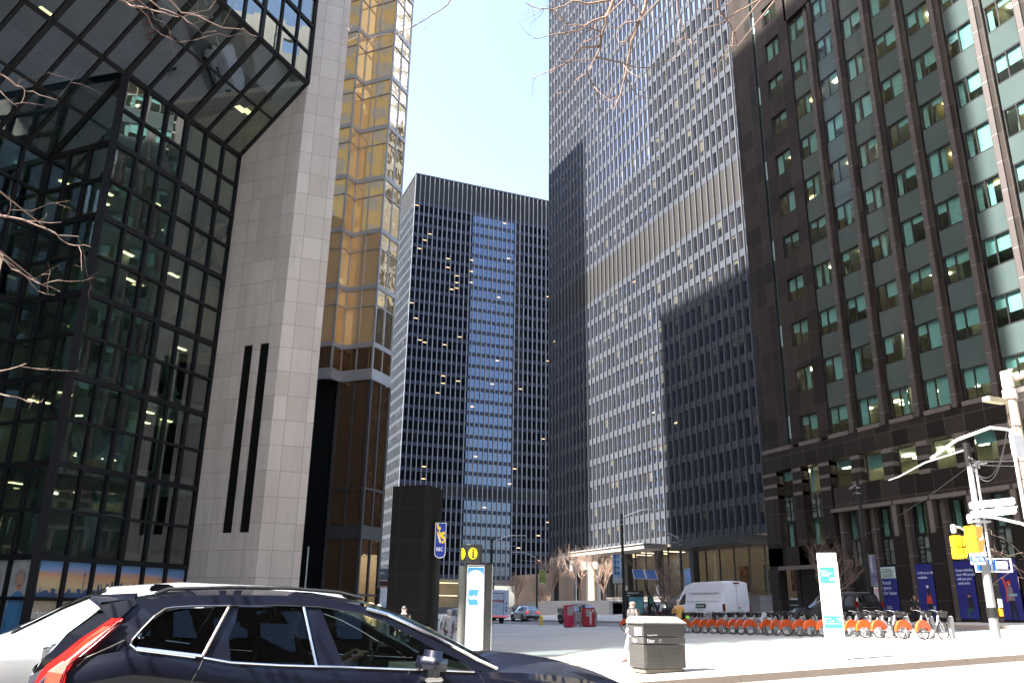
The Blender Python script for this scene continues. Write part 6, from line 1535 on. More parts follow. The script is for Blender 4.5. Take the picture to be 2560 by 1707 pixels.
# ---- small signs left of the kiosk and down the street
def plate_sign(name,label,x,y,z0,z1,w,h,mat,txts,tm,pole_r=.03,dx=0):
    t=thing(name,label,'sign',(x,y,G(x,y))); part('post',MB().tube([(x,y,G(x,y)),(x,y,z1)],pole_r,8),galv,t)
    part('plate',MB().box(x-w/2+dx,x+w/2+dx,y-.06,y-.03,z1-h,z1),mat,t,bevel=.005)
    for (s_,sz,u,v) in txts: text(s_,sz,(x-w/2+dx+u,y-.064,z1-h+v),(1,0,0),(0,0,1),tm,t,bold=.004,ext=.001)
    return t
plate_sign('speed_limit_sign','white 40 speed limit plate on a slim post just left of the info kiosk',19.9,56.2,-1,2.05,.60,.75,whs,[('40',.36,.08,.18)],pm('sign_black',(.01,.01,.01),.5))
tl_=thing('small_pylon','narrow white parking pay pylon left of the info kiosk','sign',(13.0,42.5,G(13,42.5)))
part('body',MB().box(12.86,13.14,42.4,42.6,G(13,42.5),.85),pm('pay_white',(.62,.60,.56),.5),tl_,bevel=.01); part('black_band',MB().box(12.95,13.05,42.385,42.398,-.7,.0),pm('sign_black',(.01,.01,.01),.5),tl_)
bk=thing('plaza_directory_sign','grey plaza directory sign above a red parking arrow, sticking out past the gold tower','sign',(19.6,80,G(19.6,80)))
part('post',MB().box(17.2,17.5,80,80.3,G(19,80),3.9),dk_trim,bk)
part('grey_plate',MB().box(17.2,20.55,79.9,80.0,2.55,3.60),pm('plate_slate',(.10,.12,.14),.5),bk,bevel=.01)
part('dark_plate',MB().box(17.2,20.5,79.9,80.0,2.02,2.50),pm('plate_wine',(.05,.02,.03),.5),bk,bevel=.01)
text('Royal Bank',.36,(20.1,79.89,3.10),(1,0,0),(0,0,1),whs,bk,align='RIGHT',bold=.003); text('Plaza',.36,(19.3,79.89,2.68),(1,0,0),(0,0,1),whs,bk,align='RIGHT',bold=.003)
pr_=MB(); pr_.prism([(17.2,1.05),(20.4,1.05),(21.1,1.55),(20.4,2.0),(17.2,2.0)],79.88,79.98,'xz'); ap=part('red_arrow',pr_,pm('arrow_red',(.50,.02,.03),.45),bk)
text('park',.66,(20.35,79.87,1.36),(1,0,0),(0,0,1),whs,bk,align='RIGHT',bold=.012)
ac=thing('advert_column','white and blue advertising shelter panel beside the black pillar','advert panel',(15.8,61,G(15.8,61)))
part('shelter_post',MB().box(14.95,15.1,61,61.4,G(15,61),1.4),dk_trim,ac); part('white_panel',MB().box(15.1,15.95,60.98,61.05,G(15,61)+.3,1.45),pm('ad_white',(.62,.66,.72),.35,var=.15,vs=2),ac); part('blue_poster',MB().box(15.72,16.4,60.95,60.975,.45,1.4),pm('ad_blue',(.03,.06,.35),.4),ac)
part('lower_poster',MB().box(15.25,16.3,60.93,60.96,-.9,.40),pm('ad_print',(.35,.5,.62),.4,var=.5,vs=3),ac); text('RBC',.28,(15.80,60.945,.5),(1,0,0),(0,0,1),whs,ac,ext=.001)
# ---- flagpoles
for k,(x,y) in enumerate(((58.9,116.6),(59.9,115.0),(60.9,113.4))):
    t=thing('flagpole','bare white flagpole by the sunlit tower, %s of three'%('left','middle','right')[k],'flagpole',(x,y,1.5),0,'three white flagpoles'); part('pole',MB().tube([(x,y,1.4),(x,y,9.6-.2*k)],[.075,.05],8),pm('flagpole_white',(.75,.72,.68),.4),t); part('base',MB().lathe((x,y,1.4),[(.14,0),(.14,.12),(.08,.2)],10),pm('flagpole_white',(.75,.72,.68),.4),t)
# ---- right side: traffic signal pole, concrete pole
spx,spy,spz=28.75,22.95,-.73
sp2=thing('signal_pole','silver traffic signal pole carrying a street name blade and cable guards','traffic pole',(spx,spy,spz))
part('lower_shaft',MB().tube([(spx,spy,spz),(spx,spy,1.9)],[.17,.15],14),pm('pole_grey',(.22,.23,.24),.5,.3,dirt=.3),sp2)
part('shaft',MB().tube([(spx,spy,1.9),(spx,spy,5.6)],[.11,.10],12),galv,sp2)
part('conduit',MB().tube([(spx+.16,spy-.14,1.6),(spx+.16,spy-.14,5.5)],.045,8),galv,sp2)
part('cap',MB().tube([(spx,spy,5.6),(spx,spy,6.5)],[.14,.13],12),pole_b,sp2)
for z in (3.65,3.45): part('bracket',MB().box(spx-.2,spx+.42,spy-.22,spy+.12,z,z+.06),galv,sp2)
m=MB(); rq=random.Random(9)
for k in range(9):
    z=5.5+rq.random()*.4; p=[Vector((spx+.05,spy-.1,z))]; 
    for q in range(5): p.append(p[-1]+Vector((rq.uniform(-.12,.16),rq.uniform(-.1,.05),rq.uniform(-.1,.1))))
    m.tube(p,.012,4)
for k in range(7):
    z=2.1+rq.random()*.8; p=[Vector((spx+.08,spy-.14,z))]
    for q in range(6): p.append(p[-1]+Vector((rq.uniform(-.10,.12),rq.uniform(-.06,.03),rq.uniform(-.12,.10))))
    m.tube(p,.011,4)
part('cable_tangle',m,pm('cable_grey',(.25,.25,.26),.5),sp2)
part('push_button',MB().box(spx+.15,spx+.32,spy-.22,spy-.05,.05,.33),pm('signal_amber',(.80,.42,.01),.4,var=.05,coat=.4),sp2,bevel=.02); part('button_plate',MB().box(spx+.12,spx+.30,spy-.24,spy-.2,.36,.66),whs,sp2)
part('band_ad',MB().lathe((spx,spy,0),[(.19,.0),(.19,.35)],14),pole_b,sp2)
ss=thing('street_name_sign','blue and white street name blade reading Bay St on the signal pole','sign',(spx-.5,spy-.2,2.0))
xa=Vector((.80,-.60,0)); n_s=Vector((-.60,-.80,0)); o_s=Vector((spx-.62,spy+.1,0))
def SS(u,z,d): q=o_s+xa*u+n_s*d; return Vector((q.x,q.y,z))
def sbox(u0,u1,z0,z1,d0,d1): m=MB(); m.obox(SS((u0+u1)/2,(z0+z1)/2,(d0+d1)/2),xa*(u1-u0)/2,n_s*(d1-d0)/2,Vector((0,0,(z1-z0)/2))); return m
part('blade',sbox(0,.52,1.86,2.40,.0,.03),pm('blade_grey',(.50,.50,.48),.5),ss,bevel=.03); part('blue_field',sbox(0.01,.51,1.98,2.18,.031,.036),pm('blade_blue',(.02,.10,.38),.4),ss)
text('Bay St',.16,SS(.08,2.03,.042),xa,(0,0,1),whs,ss,bold=.004,ext=.001); text('W',.08,SS(.42,2.0,.042),xa,(0,0,1),whs,ss,ext=.001)
s3=thing('cross_street_sign','white framed cross street blade just below the Bay St blade','sign',(spx+.3,spy-.3,1.9))
m=MB(); 
for (u0,u1,z0,z1) in ((-.10,1.15,1.62,1.66),(-.10,1.15,2.08,2.12),(-.10,-.06,1.66,2.08),(1.11,1.15,1.66,2.08)): q=sbox(u0+.3,u1+.3,z0,z1,-.28,-.25); n=len(m.v); m.v+=q.v; m.f+=[tuple(i+n for i in f) for f in q.f]; m.m+=q.m
part('rim',m,whs,s3); part('blue_plate',sbox(.25,.95,1.67,2.07,-.27,-.26),pm('blade_blue',(.02,.10,.38),.4),s3); part('white_tab',sbox(.92,1.30,1.74,2.0,-.25,-.24),whs,s3)
amb=pm('signal_amber',(.80,.42,.01),.4,var=.05,coat=.4); lensd=pm('lens_dull',(.30,.26,.22),.3)
def signal(label,c,hw,hh,ax_dir,n=2,opening=(1,-.3)):
    t=thing('traffic_signal',label,'traffic signal',tuple(c)); f=Vector((opening[0],opening[1],0)).normalized(); l=Vector((-f.y,f.x,0))
    for k in range(n):
        z=c[2]-hh/n*(k+.5); h=part('housing',MB().obox((c[0],c[1],z),l*hw/2,f*.12,Vector((0,0,hh/n/2-.006))),amb,t,bevel=.02)
        m=MB(); cc=Vector((c[0],c[1],z))+f*.13; w_=hw*.46;hz_=hh/n*.44; D=f*.26
        a,b,c2,d_=cc-l*w_+Vector((0,0,hz_)),cc+l*w_+Vector((0,0,hz_)),cc+l*w_-Vector((0,0,hz_)),cc-l*w_-Vector((0,0,hz_))
        m.quad(a,b,b+D+Vector((0,0,.02)),a+D+Vector((0,0,.02))); m.quad(a,d_,d_+D*.3,a+D+Vector((0,0,.02))); m.quad(b,c2,c2+D*.3,b+D+Vector((0,0,.02)))
        part('visor',m,amb,h); part('lens',MB().quad(a+f*.012,b+f*.012,c2+f*.012,d_+f*.012),lensd,h)
    return t
signal('amber pedestrian signal with open visors, the lower left of the pair',(25.75,21.55,2.72),.34,.80,0,2)
signal('amber traffic signal with closed back, the upper right of the pair',(25.6,20.75,2.98),.40,.90,0,2,(1,.1))
def armpipe(label,pts,r,nm='mast_arm'):
    t=thing(nm,label,'signal arm',tuple(pts[0])); part('pipe',MB().tube(pts,r,8),galv,t,smooth=True); part('elbow',MB().lathe(Vector(pts[0])+Vector((0,0,-.12)),[(.08,-.1),(.10,0),(.10,.14),(.06,.2)],10),galv,t); return t
armpipe('curved white mast arm carrying the upper amber signal',[(25.55,20.7,3.28),(25.7,20.5,3.30),(26.0,20.1,3.22),(26.0,19.2,2.95),(25.6,18.0,2.5)],.05)
armpipe('short curved arm carrying the lower amber signal',[(25.72,21.55,3.02),(26.0,21.5,3.0),(26.5,21.6,2.85),(27.6,22.3,2.4),(28.7,22.9,2.1)],.04)
# concrete pole
cpx,cpy=22.9,16.55; cpz=G(cpx,cpy)
cp=thing('concrete_pole','tall beige concrete utility pole with banding straps and white boxes at the right edge','utility pole',(cpx,cpy,cpz))
part('shaft',MB().tube([(cpx,cpy,cpz),(cpx,cpy,6.55)],[.20,.155],12),concp,cp)
part('top_cap',MB().tube([(cpx,cpy,6.56),(cpx,cpy,7.05)],[.17,.165],12),pm('cap_cream',(.55,.50,.40),.7,dirt=.3),cp)
part('collar',MB().lathe((cpx,cpy,6.2),[(.2,0),(.2,.28)],12),pm('collar_pink',(.55,.47,.42),.6),cp)
for k in range(9): z=1.2+k*.52; part('strap',MB().lathe((cpx,cpy,z),[(.19,0),(.19,.012)],12),dk_trim,cp)
for (dx,dy) in ((-.25,.0),(.12,-.22)): part('conduit',MB().tube([(cpx+dx,cpy+dy,5.2 if dx<0 else 3.9),(cpx+dx*.9,cpy+dy,cpz)],.05,8),galv,cp)
part('upper_arm',MB().tube([(cpx,cpy,6.75),(cpx+1.6,cpy-1.3,7.45)],.085,10),concp,cp)
part('bracket_lamp',MB().box(cpx-.95,cpx-.15,cpy-.02,cpy+.22,6.05,6.2),pm('lamp_yellowish',(.50,.44,.30),.6),cp,bevel=.02)
for (x0,x1,z0,z1) in ((-.62,-.18,4.40,5.05),(.30,.85,4.45,5.3),(-.28,.05,2.35,2.68),(-.16,.16,1.55,1.88)): part('junction_box',MB().box(cpx+x0,cpx+x1,cpy-.30,cpy-.18,z0,z1),whs,cp,bevel=.02)
part('side_arm',MB().tube([(cpx-.2,cpy,5.25),(cpx-.6,cpy+.35,5.35),(cpx+.6-1.6,cpy+1.2,5.1),(cpx-.2-1.2,cpy+1.9,4.6)],.045,8),galv,cp)
sgl=thing('illuminated_sign','blank white double light-box sign held out from the concrete pole','sign',(cpx-.8,cpy+1,3.2))
for z in (3.18,2.92): part('light_bar',MB().obox((cpx-.55,cpy+.75,z),Vector((.42,-.42,.05)),Vector((.05,.05,0)),Vector((0,0,.10))),emitm('lightbox',(.95,.97,1),.5),sgl,bevel=.03)
part('bracket',MB().tube([(cpx-.1,cpy+.3,3.05),(cpx-.5,cpy+.7,3.05)],.03,6),galv,sgl)
m=MB(); rq=random.Random(4)
for k in range(7):
    z=rq.choice([5.6,5.5,2.2,1.3]); p=[Vector((cpx-.2,cpy-.1,z))]
    for q in range(6): p.append(p[-1]+Vector((rq.uniform(-.10,.10),rq.uniform(-.05,.05),-.12+rq.uniform(-.05,.08))))
    m.tube(p,.009,4)
part('loose_cable',m,pm('cable_grey',(.25,.25,.26),.5),cp)
cabm=pm('wire_dark',(.05,.05,.055),.5)
def wire(label,a,b,sag=.4,r=.012,mt=None):
    a=Vector(a);b=Vector(b); pts=[a.lerp(b,k/14)-Vector((0,0,sag*4*(k/14)*(1-k/14))) for k in range(15)]
    return solo('overhead_wire',MB().tube(pts,r,4),mt or cabm,label,'cable',tuple(a),group='overhead cables')
wire('black cable sagging between the concrete pole and the top of the signal pole',(cpx-.2,cpy,5.75),(spx,spy,5.75),1.3,.018)
wire('twin cable below the first, between the two right poles',(cpx-.2,cpy,5.65),(spx,spy,5.70),1.1,.014)
wire('thin wire from the signal pole across the front of the dark stone building',(spx,spy,5.6),(42.2,47,4.0),.5,.012)
wire('straight cable from the signal pole off to the right edge',(spx,spy,5.75),(27.0,13.0,4.6),.1,.016)
wire('second straight cable from the signal pole to the right edge',(spx,spy,5.65),(27.2,13.0,4.4),.2,.012)
sa=thing('street_lamp','long silver lamp arm reaching left from the top of the signal pole','lamp arm',(spx,spy,5.9)); part('arm',MB().tube([(spx,spy,6.25),(spx-.4,spy+1.7,5.95),(spx-.5,spy+3.0,5.55),(spx-.45,spy+3.6,5.48)],[.03,.035,.03,.022],6),galv,sa)
# left edge pole
lpx,lpy=-4.55,21.6
lp=thing('concrete_pole','beige concrete lamp pole with a rounded collar cut off by the left edge','utility pole',(lpx,lpy,-1.5)); part('shaft',MB().tube([(lpx,lpy,-1.55),(lpx,lpy,7.35)],[.21,.17],14),concp,lp); part('collar',MB().lathe((lpx,lpy,7.36),[(.18,0),(.21,.04),(.21,.55),(.19,.62)],14),concp,lp); part('arm',MB().tube([(lpx-.1,lpy-.15,7.75),(lpx-1.2,lpy-1.0,9.2)],.11,10),concp,lp)
# ---- shared bicycles and their docks
orange=pm('bike_orange',(.58,.085,.012),.4,var=.08,vs=5,coat=.4); bkb=pm('bike_black',(.02,.02,.022),.45,.1); bks=pm('bike_grey',(.30,.31,.33),.4,.4,var=.15,vs=6)
spoke=pm('spoke_steel',(.5,.5,.5),.3,.8)
def make_bike():
    t=thing('bicycle','x','bicycle',(0,0,0),0,'orange shared bicycles docked in a row')
    R_w=.33
    def whl(x,nm):
        o=part(nm,MB().lathe((x,0,R_w),[(R_w-.030,-.022),(R_w-.006,-.022),(R_w,0),(R_w-.006,.022),(R_w-.030,.022),(R_w-.045,0),(R_w-.030,-.022)],26,'y',caps=False),tyre_b,t,local=True)
        m=MB()
        for k in range(9): a=2*math.pi*k/9; m.bar((x,.012*(-1)**k,R_w),(x+.295*math.cos(a),0,R_w+.295*math.sin(a)),.006,.006,up=(0,1,0))
        m.lathe((x,0,R_w),[(.035,-.045),(.035,.045)],10,'y'); part('spokes',m,spoke,o,local=True); return o
    whl(0,'rear_wheel'); whl(1.08,'front_wheel')
    m=MB(); m.tube([(.42,0,.30),(.36,0,.5),(.27,0,.80)],.022,6); m.tube([(.42,0,.30),(.62,0,.33),(.80,0,.58),(.90,0,.86)],.035,7); m.tube([(0,.05,R_w),(.42,.05,.30)],.014,5); m.tube([(0,-.05,R_w),(.42,-.05,.30)],.014,5); m.tube([(0,.05,R_w),(.30,.02,.66)],.011,5); m.tube([(0,-.05,R_w),(.30,-.02,.66)],.011,5)
    m.tube([(.88,0,.80),(1.02,.055,.5),(1.08,.055,R_w)],.016,5); m.tube([(.88,0,.80),(1.02,-.055,.5),(1.08,-.055,R_w)],.016,5); part('frame',m,bks,t,local=True)
    m=MB(); m.tube([(.27,0,.80),(.24,0,.93)],.014,6); part('seat_post',m,galv,t,local=True)
    m=MB(); m.prism([(.05,.93),(.10,.98),(.30,.97),(.40,.95),(.40,.92),(.12,.91)],-.075,.075,'xz'); part('saddle',m,bkb,t,local=True,bevel=.02)
    m=MB()
    for y in (-.05,.05):
        n=12; pl=[]
        for k in range(n+1):
            a=math.pi*(1.04-1.0*k/n)*1.0; pl.append((math.cos(a)*(.375),R_w+math.sin(a)*.375))
        inn_=[(.24,R_w-.02),(.20,R_w+.10),(-.12,R_w+.12),(-.20,R_w-.01)]
        m.poly([(u,y,v) for u,v in pl]+[(u,y,v) for u,v in [(.36,R_w-.05),(.22,R_w-.03),(.16,R_w+.09),(-.18,R_w+.09)]])
    n=12
    for k in range(n):
        a,b=math.pi*(1.04-k/n),math.pi*(1.04-(k+1)/n); m.quad((math.cos(a)*.375,-.05,R_w+math.sin(a)*.375),(math.cos(b)*.375,-.05,R_w+math.sin(b)*.375),(math.cos(b)*.375,.05,R_w+math.sin(b)*.375),(math.cos(a)*.375,.05,R_w+math.sin(a)*.375))
    part('rear_fender',m,orange,t,local=True)
    m=MB(); m.tube([(.90,0,.84),(.93,0,1.0)],.018,6); m.tube([(.78,-.30,1.05),(.86,-.22,1.06),(.93,0,1.0),(.86,.22,1.06),(.78,.30,1.05)],.014,6); part('handlebar',m,bkb,t,local=True)
    m=MB(); z0,z1=.80,1.03
    for y in (-.15,.15): m.quad((1.0,y*.8,z0),(1.22,y*.8,z0),(1.28,y,z1),(.97,y,z1))
    m.quad((1.22,-.12,z0),(1.22,.12,z0),(1.28,.15,z1),(1.28,-.15,z1)); m.quad((1.0,-.12,z0),(1.0,.12,z0),(.97,.15,z1),(.97,-.15,z1)); m.quad((1.0,-.12,z0),(1.22,-.12,z0),(1.22,.12,z0),(1.0,.12,z0)); part('basket',m,bkb,t,local=True)
    m=MB(); m.lathe((.42,0,.30),[(.09,-.07),(.09,-.05)],12,'y'); m.bar((.42,-.08,.30),(.36,-.08,.14),.02,.02); m.bar((.42,.08,.30),(.50,.08,.45),.02,.02); part('crank',m,galv,t,local=True)
    return t
tyre_b=pm('bike_tyre',(.05,.048,.045),.75,var=.2)
def make_dock():
    t=thing('bike_dock','x','bike dock',(0,0,0),0,'grey docking posts of the bike station')
    m=MB(); m.prism([(-.06,0),(-.09,.55),(-.02,.78),(.10,.82),(.14,.7),(.10,0)],-.07,.07,'xz'); part('post',m,pm('dock_grey',(.30,.31,.32),.45,.3,var=.12,vs=3),t,local=True,bevel=.015)
    part('base_plate',MB().box(-.55,.5,-.32,.32,0,.03),pm('dock_plate',(.20,.20,.21),.6,var=.2,vs=2),t,local=True); return t
ks.scale=(.84,1,1)
BX=26.55; N_B=25
bikeP=make_bike(); dockP=make_dock(); ords=['','first','second','third','fourth','fifth','sixth','seventh','eighth','ninth','tenth','eleventh','twelfth','thirteenth','fourteenth','fifteenth','sixteenth','seventeenth','eighteenth','nineteenth','twentieth']+['twenty-'+s_ for s_ in ('first','second','third','fourth','fifth','sixth','seventh','eighth','ninth')]+['thirtieth','thirty-first','thirty-second','thirty-third','thirty-fourth','thirty-fifth']
rk=random.Random(21); yy=24.15; cnt=0
gaps={1:.25,2:.55,6:.35,9:.15,12:.5,15:.2,19:.4,22:.2,24:2.4}
for k in range(1,N_B+1):
    bx_=BX+rk.uniform(-.05,.05)-.028*(yy-24); z=G(bx_+.5,yy); a_=rk.uniform(-.16,.16)
    o=bikeP if k==1 else copy_tree(bikeP); o.location=(bx_,yy,z); o.rotation_euler=(rk.uniform(-.03,.03),0,a_)
    lb_='docked shared bicycle with an orange rear fender, %s from the right end of the row'%ords[k] if k>1 else 'docked shared bicycle at the right end of the row, its basket over the last dock'
    o['label']=lb_
    d=dockP if k==1 else copy_tree(dockP); d.location=(bx_+1.42,yy,G(bx_+1.42,yy)+.004); d['label']='grey docking post holding the %s bicycle from the right'%ords[k]
    yy+=.66+gaps.get(k,0)

# ================================================================== BARE TREES
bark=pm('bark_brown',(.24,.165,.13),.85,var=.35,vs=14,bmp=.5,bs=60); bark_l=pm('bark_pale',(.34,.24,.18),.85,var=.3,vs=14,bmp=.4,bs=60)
def twigs(m,pts,w,rg,dens,depth=0,maxd=2,L0=.5,gn=Vector((0,0,0))):
    n=max(1,int(dens*sum((Vector(b)-Vector(a)).length for a,b in zip(pts,pts[1:]))))
    for k in range(n):
        t=rg.uniform(.15,1)*(len(pts)-1); i=min(int(t),len(pts)-2); f=t-i; a=Vector(pts[i]);b=Vector(pts[i+1]); p=a.lerp(b,f); d=(b-a).normalized()
        q=Vector((rg.gauss(0,1),rg.gauss(0,1),rg.gauss(0,1))); q=(q-d*q.dot(d)).normalized()
        dd=(d*.55+q*.8+gn).normalized(); ln=L0*rg.uniform(.45,1.1)*(.6**depth); pp=[p]
        for s in range(3): dd=(dd+Vector((rg.gauss(0,.22),rg.gauss(0,.22),rg.gauss(0,.22)))).normalized(); pp.append(pp[-1]+dd*ln/3)
        w1=max(.0016,w*(1-.6*t/(len(pts)-1))*.5); m.tube(pp,[w1,w1*.8,w1*.6,w1*.35],4,caps=False)
        # buds
        if depth+1<maxd: twigs(m,pp,w1,rg,dens*1.3,depth+1,maxd,L0,gn)
def limb_tree(label,BR,root,trunk_h,seed,dens,col=bark):
    t=thing('bare_tree',label,'tree',root); rg=random.Random(seed)
    rt_=Vector(root); top=Vector((root[0],root[1],root[2]+trunk_h))
    part('trunk',MB().tube([rt_,rt_+Vector((.05,.02,trunk_h*.5)),top],[.16,.12,.09],10),col,t)
    for pts,w in BR:
        m=MB(); P_=[Vector(p) for p in pts]; n=len(P_)
        sm_=[]
        for a,b in zip(P_,P_[1:]):
            sm_+= [a,a.lerp(b,.5)+Vector((rg.gauss(0,.006),rg.gauss(0,.006),rg.gauss(0,.006)))]
        sm_.append(P_[-1]); N_=len(sm_)
        m.tube(sm_,[max(.0025,w*.5*(1-.72*i/(N_-1))) for i in range(N_)],6,caps=False)
        twigs(m,P_,w*.55,rg,dens,0,2,.42)
        part('branch',m,col,t)
    return t
BR_MID=[[[[3.803,6.424,6.403],[3.776,6.477,6.282],[3.731,6.548,6.131],[3.715,6.608,5.98],[3.714,6.661,5.83],[3.679,6.717,5.709],[3.627,6.792,5.558],[3.483,6.893,5.436]],0.028],[[[3.731,6.548,6.131],[3.598,6.619,6.084],[3.494,6.694,5.992],[3.353,6.763,5.96],[3.224,6.822,5.943],[3.112,6.88,5.908],[3.012,6.926,5.894]],0.014],[[[3.87,6.606,6.452],[3.608,6.731,6.402],[3.455,6.784,6.431],[3.373,6.836,6.376],[3.259,6.896,6.339],[3.124,6.949,6.346],[2.966,6.992,6.408]],0.016],[[[3.714,6.661,5.83],[3.519,6.747,5.812],[3.463,6.812,5.691],[3.354,6.878,5.629],[3.246,6.944,5.567],[3.136,7.006,5.521],[3.057,7.06,5.459]],0.013],[[[3.715,6.608,5.98],[3.609,6.641,6.009],[3.472,6.682,6.052],[3.356,6.733,6.043],[3.259,6.749,6.109],[3.158,6.755,6.212],[3.091,6.762,6.272]],0.01],[[[3.679,6.717,5.709],[3.783,6.679,5.696],[3.933,6.627,5.668],[4.055,6.592,5.625],[4.203,6.536,5.612],[4.343,6.462,5.659],[4.453,6.401,5.706],[4.559,6.33,5.783]],0.012],[[[4.398,6.71,6.835],[4.389,6.77,6.674],[4.335,6.854,6.497],[4.288,6.952,6.272],[4.282,7.016,6.095],[4.277,7.086,5.903],[4.257,7.162,5.71],[4.205,7.25,5.517]],0.026],[[[4.335,6.854,6.497],[4.198,6.917,6.479],[4.113,6.974,6.413],[4.0,7.01,6.444]],0.012],[[[4.335,6.854,6.497],[4.411,6.856,6.402],[4.433,6.864,6.354]],0.008],[[[4.277,7.086,5.903],[4.357,7.098,5.776],[4.43,7.095,5.697],[4.561,7.058,5.651],[4.747,6.98,5.653]],0.01],[[[4.154,6.823,6.799],[4.229,6.825,6.704],[4.32,6.821,6.609],[4.389,6.809,6.562]],0.014],[[[3.627,6.792,5.558],[3.713,6.808,5.409],[3.768,6.833,5.275],[3.866,6.782,5.306],[3.979,6.727,5.33]],0.01],[[[3.768,6.833,5.275],[3.832,6.859,5.125],[3.903,6.861,5.036]],0.007],[[[3.483,6.893,5.436],[3.435,6.94,5.36],[3.308,7.003,5.328]],0.008],[[[5.437,6.824,7.239],[5.493,6.86,7.07],[5.651,6.86,6.885],[5.712,6.864,6.801],[5.768,6.901,6.631]],0.018],[[[5.941,6.638,7.179],[5.79,6.736,7.074],[5.639,6.835,6.97],[5.519,6.915,6.883],[5.33,7.017,6.812],[5.207,7.092,6.742],[5.052,7.181,6.671]],0.012],[[[5.012,7.012,7.199],[5.048,7.069,6.995],[5.13,7.094,6.826],[5.219,7.117,6.657],[5.271,7.143,6.521]],0.012],[[[5.712,6.864,6.801],[5.648,6.939,6.663],[5.622,7.009,6.493],[5.593,7.075,6.339],[5.528,7.105,6.329]],0.008],[[[5.768,6.901,6.631],[5.62,6.962,6.629],[5.325,7.091,6.607]],0.007],[[[5.601,6.797,7.123],[5.493,6.86,7.07],[5.329,6.931,7.059]],0.008],[[[2.042,6.732,5.962],[2.014,6.769,5.891],[1.939,6.822,5.827],[1.808,6.909,5.731],[1.704,6.977,5.66],[1.541,7.064,5.602],[1.375,7.144,5.569],[1.28,7.191,5.544],[1.145,7.231,5.589],[1.091,7.232,5.65],[1.065,7.215,5.728]],0.008],[[[1.697,6.98,5.659],[1.756,6.942,5.699],[1.812,6.898,5.759]],0.004]]
BR_LEFT=[[[[-0.959,6.636,4.885],[-0.836,6.61,4.817],[-0.742,6.579,4.795],[-0.648,6.548,4.773],[-0.543,6.513,4.751],[-0.425,6.476,4.718]],0.016],[[[-0.74,6.582,4.783],[-0.663,6.575,4.714],[-0.618,6.585,4.633],[-0.542,6.574,4.576],[-0.458,6.551,4.542],[-0.386,6.531,4.514]],0.009],[[[-0.731,6.716,5.041],[-0.598,6.703,4.922],[-0.489,6.67,4.888],[-0.402,6.646,4.853],[-0.312,6.63,4.794],[-0.238,6.625,4.723],[-0.119,6.569,4.743]],0.01],[[[-0.565,6.655,5.019],[-0.419,6.641,4.889],[-0.275,6.591,4.861],[-0.138,6.558,4.797],[-0.04,6.528,4.769],[0.101,6.473,4.759],[0.214,6.447,4.7]],0.01],[[[-0.648,6.548,4.773],[-0.616,6.559,4.703],[-0.52,6.532,4.67]],0.006],[[[-1.566,6.18,3.655],[-1.484,6.157,3.626],[-1.387,6.141,3.557],[-1.313,6.124,3.518],[-1.223,6.095,3.495],[-1.101,6.057,3.461]],0.009],[[[-1.387,6.141,3.557],[-1.364,6.115,3.603]],0.006],[[[-1.548,6.218,3.525],[-1.455,6.194,3.486],[-1.357,6.179,3.412]],0.006],[[[-1.41,6.463,2.665],[-1.272,6.412,2.647],[-1.17,6.381,2.619],[-1.037,6.343,2.571],[-0.951,6.328,2.512],[-0.888,6.316,2.473],[-0.818,6.29,2.464],[-0.735,6.259,2.455]],0.011],[[[-1.33,6.436,2.646],[-1.307,6.399,2.727],[-1.326,6.382,2.797]],0.005],[[[-1.037,6.343,2.571],[-0.964,6.326,2.532],[-0.827,6.272,2.526]],0.006],[[[-1.354,6.534,2.395],[-1.243,6.523,2.297],[-1.139,6.497,2.248],[-1.024,6.471,2.19],[-0.912,6.438,2.152],[-0.896,6.435,2.142]],0.009],[[[-1.139,6.497,2.248],[-1.048,6.495,2.15],[-0.927,6.455,2.121]],0.006],[[[-1.024,6.471,2.19],[-0.978,6.445,2.211],[-0.894,6.402,2.232]],0.006],[[[-1.178,6.328,1.479],[-1.09,6.285,1.499],[-0.986,6.229,1.538]],0.008],[[[-1.16,6.366,1.349],[-1.066,6.336,1.327],[-0.973,6.304,1.309],[-0.889,6.274,1.297],[-0.847,6.249,1.316]],0.009]]
BR_RIGHT=[[[[10.78,7.854,0.629],[10.501,7.882,0.878],[10.337,7.906,1.002]],0.008],[[[10.801,7.899,0.478],[10.64,7.93,0.577],[10.375,7.988,0.724],[10.214,8.019,0.823]],0.008],[[[10.766,7.825,0.73],[10.586,7.864,0.829],[10.417,7.952,0.776]],0.006],[[[10.794,7.884,0.529],[10.661,7.95,0.496],[10.574,7.976,0.525],[10.619,8.01,0.374]],0.006]]
def carry(BR,hub):
    """join each limb to the crown hub with a thicker bough outside the picture"""
    out=[]
    for pts,w in BR: out.append((pts,w))
    return out
tm=limb_tree('bare street tree with thin reddish twigs hanging in from the top of the view',[(p_,w_*1.7) for p_,w_ in BR_MID],(5.6,.6,-1.5),7.2,3,4.2)
m=MB(); 
for pts,w in BR_MID:
    p=Vector(pts[0]); 
    if p.z>6.0 or w>.02: m.tube([(5.6,.6,5.7),Vector((5.6,.6,5.7)).lerp(p,.5)+Vector((0,0,.9)),p+Vector((0,0,.0))],[.08,.05,w*.5],7,caps=False)
part('bough',m,bark,tm)
tl2=limb_tree('bare street tree whose fine budding twigs enter at the left edge',[(p_,w_*1.5) for p_,w_ in BR_LEFT],(-5.2,1.6,-1.5),5.4,5,3.0)
m=MB()
for pts,w in BR_LEFT:
    p=Vector(pts[0]); m.tube([(-5.2,1.6,3.9-(.0 if p.z>2 else 2.2)),Vector((-5.2,1.6,3.9-(.0 if p.z>2 else 2.2))).lerp(p,.5)+Vector((-.4,0,.3)),p],[.06,.035,w*.5],7,caps=False)
part('bough',m,bark,tl2)
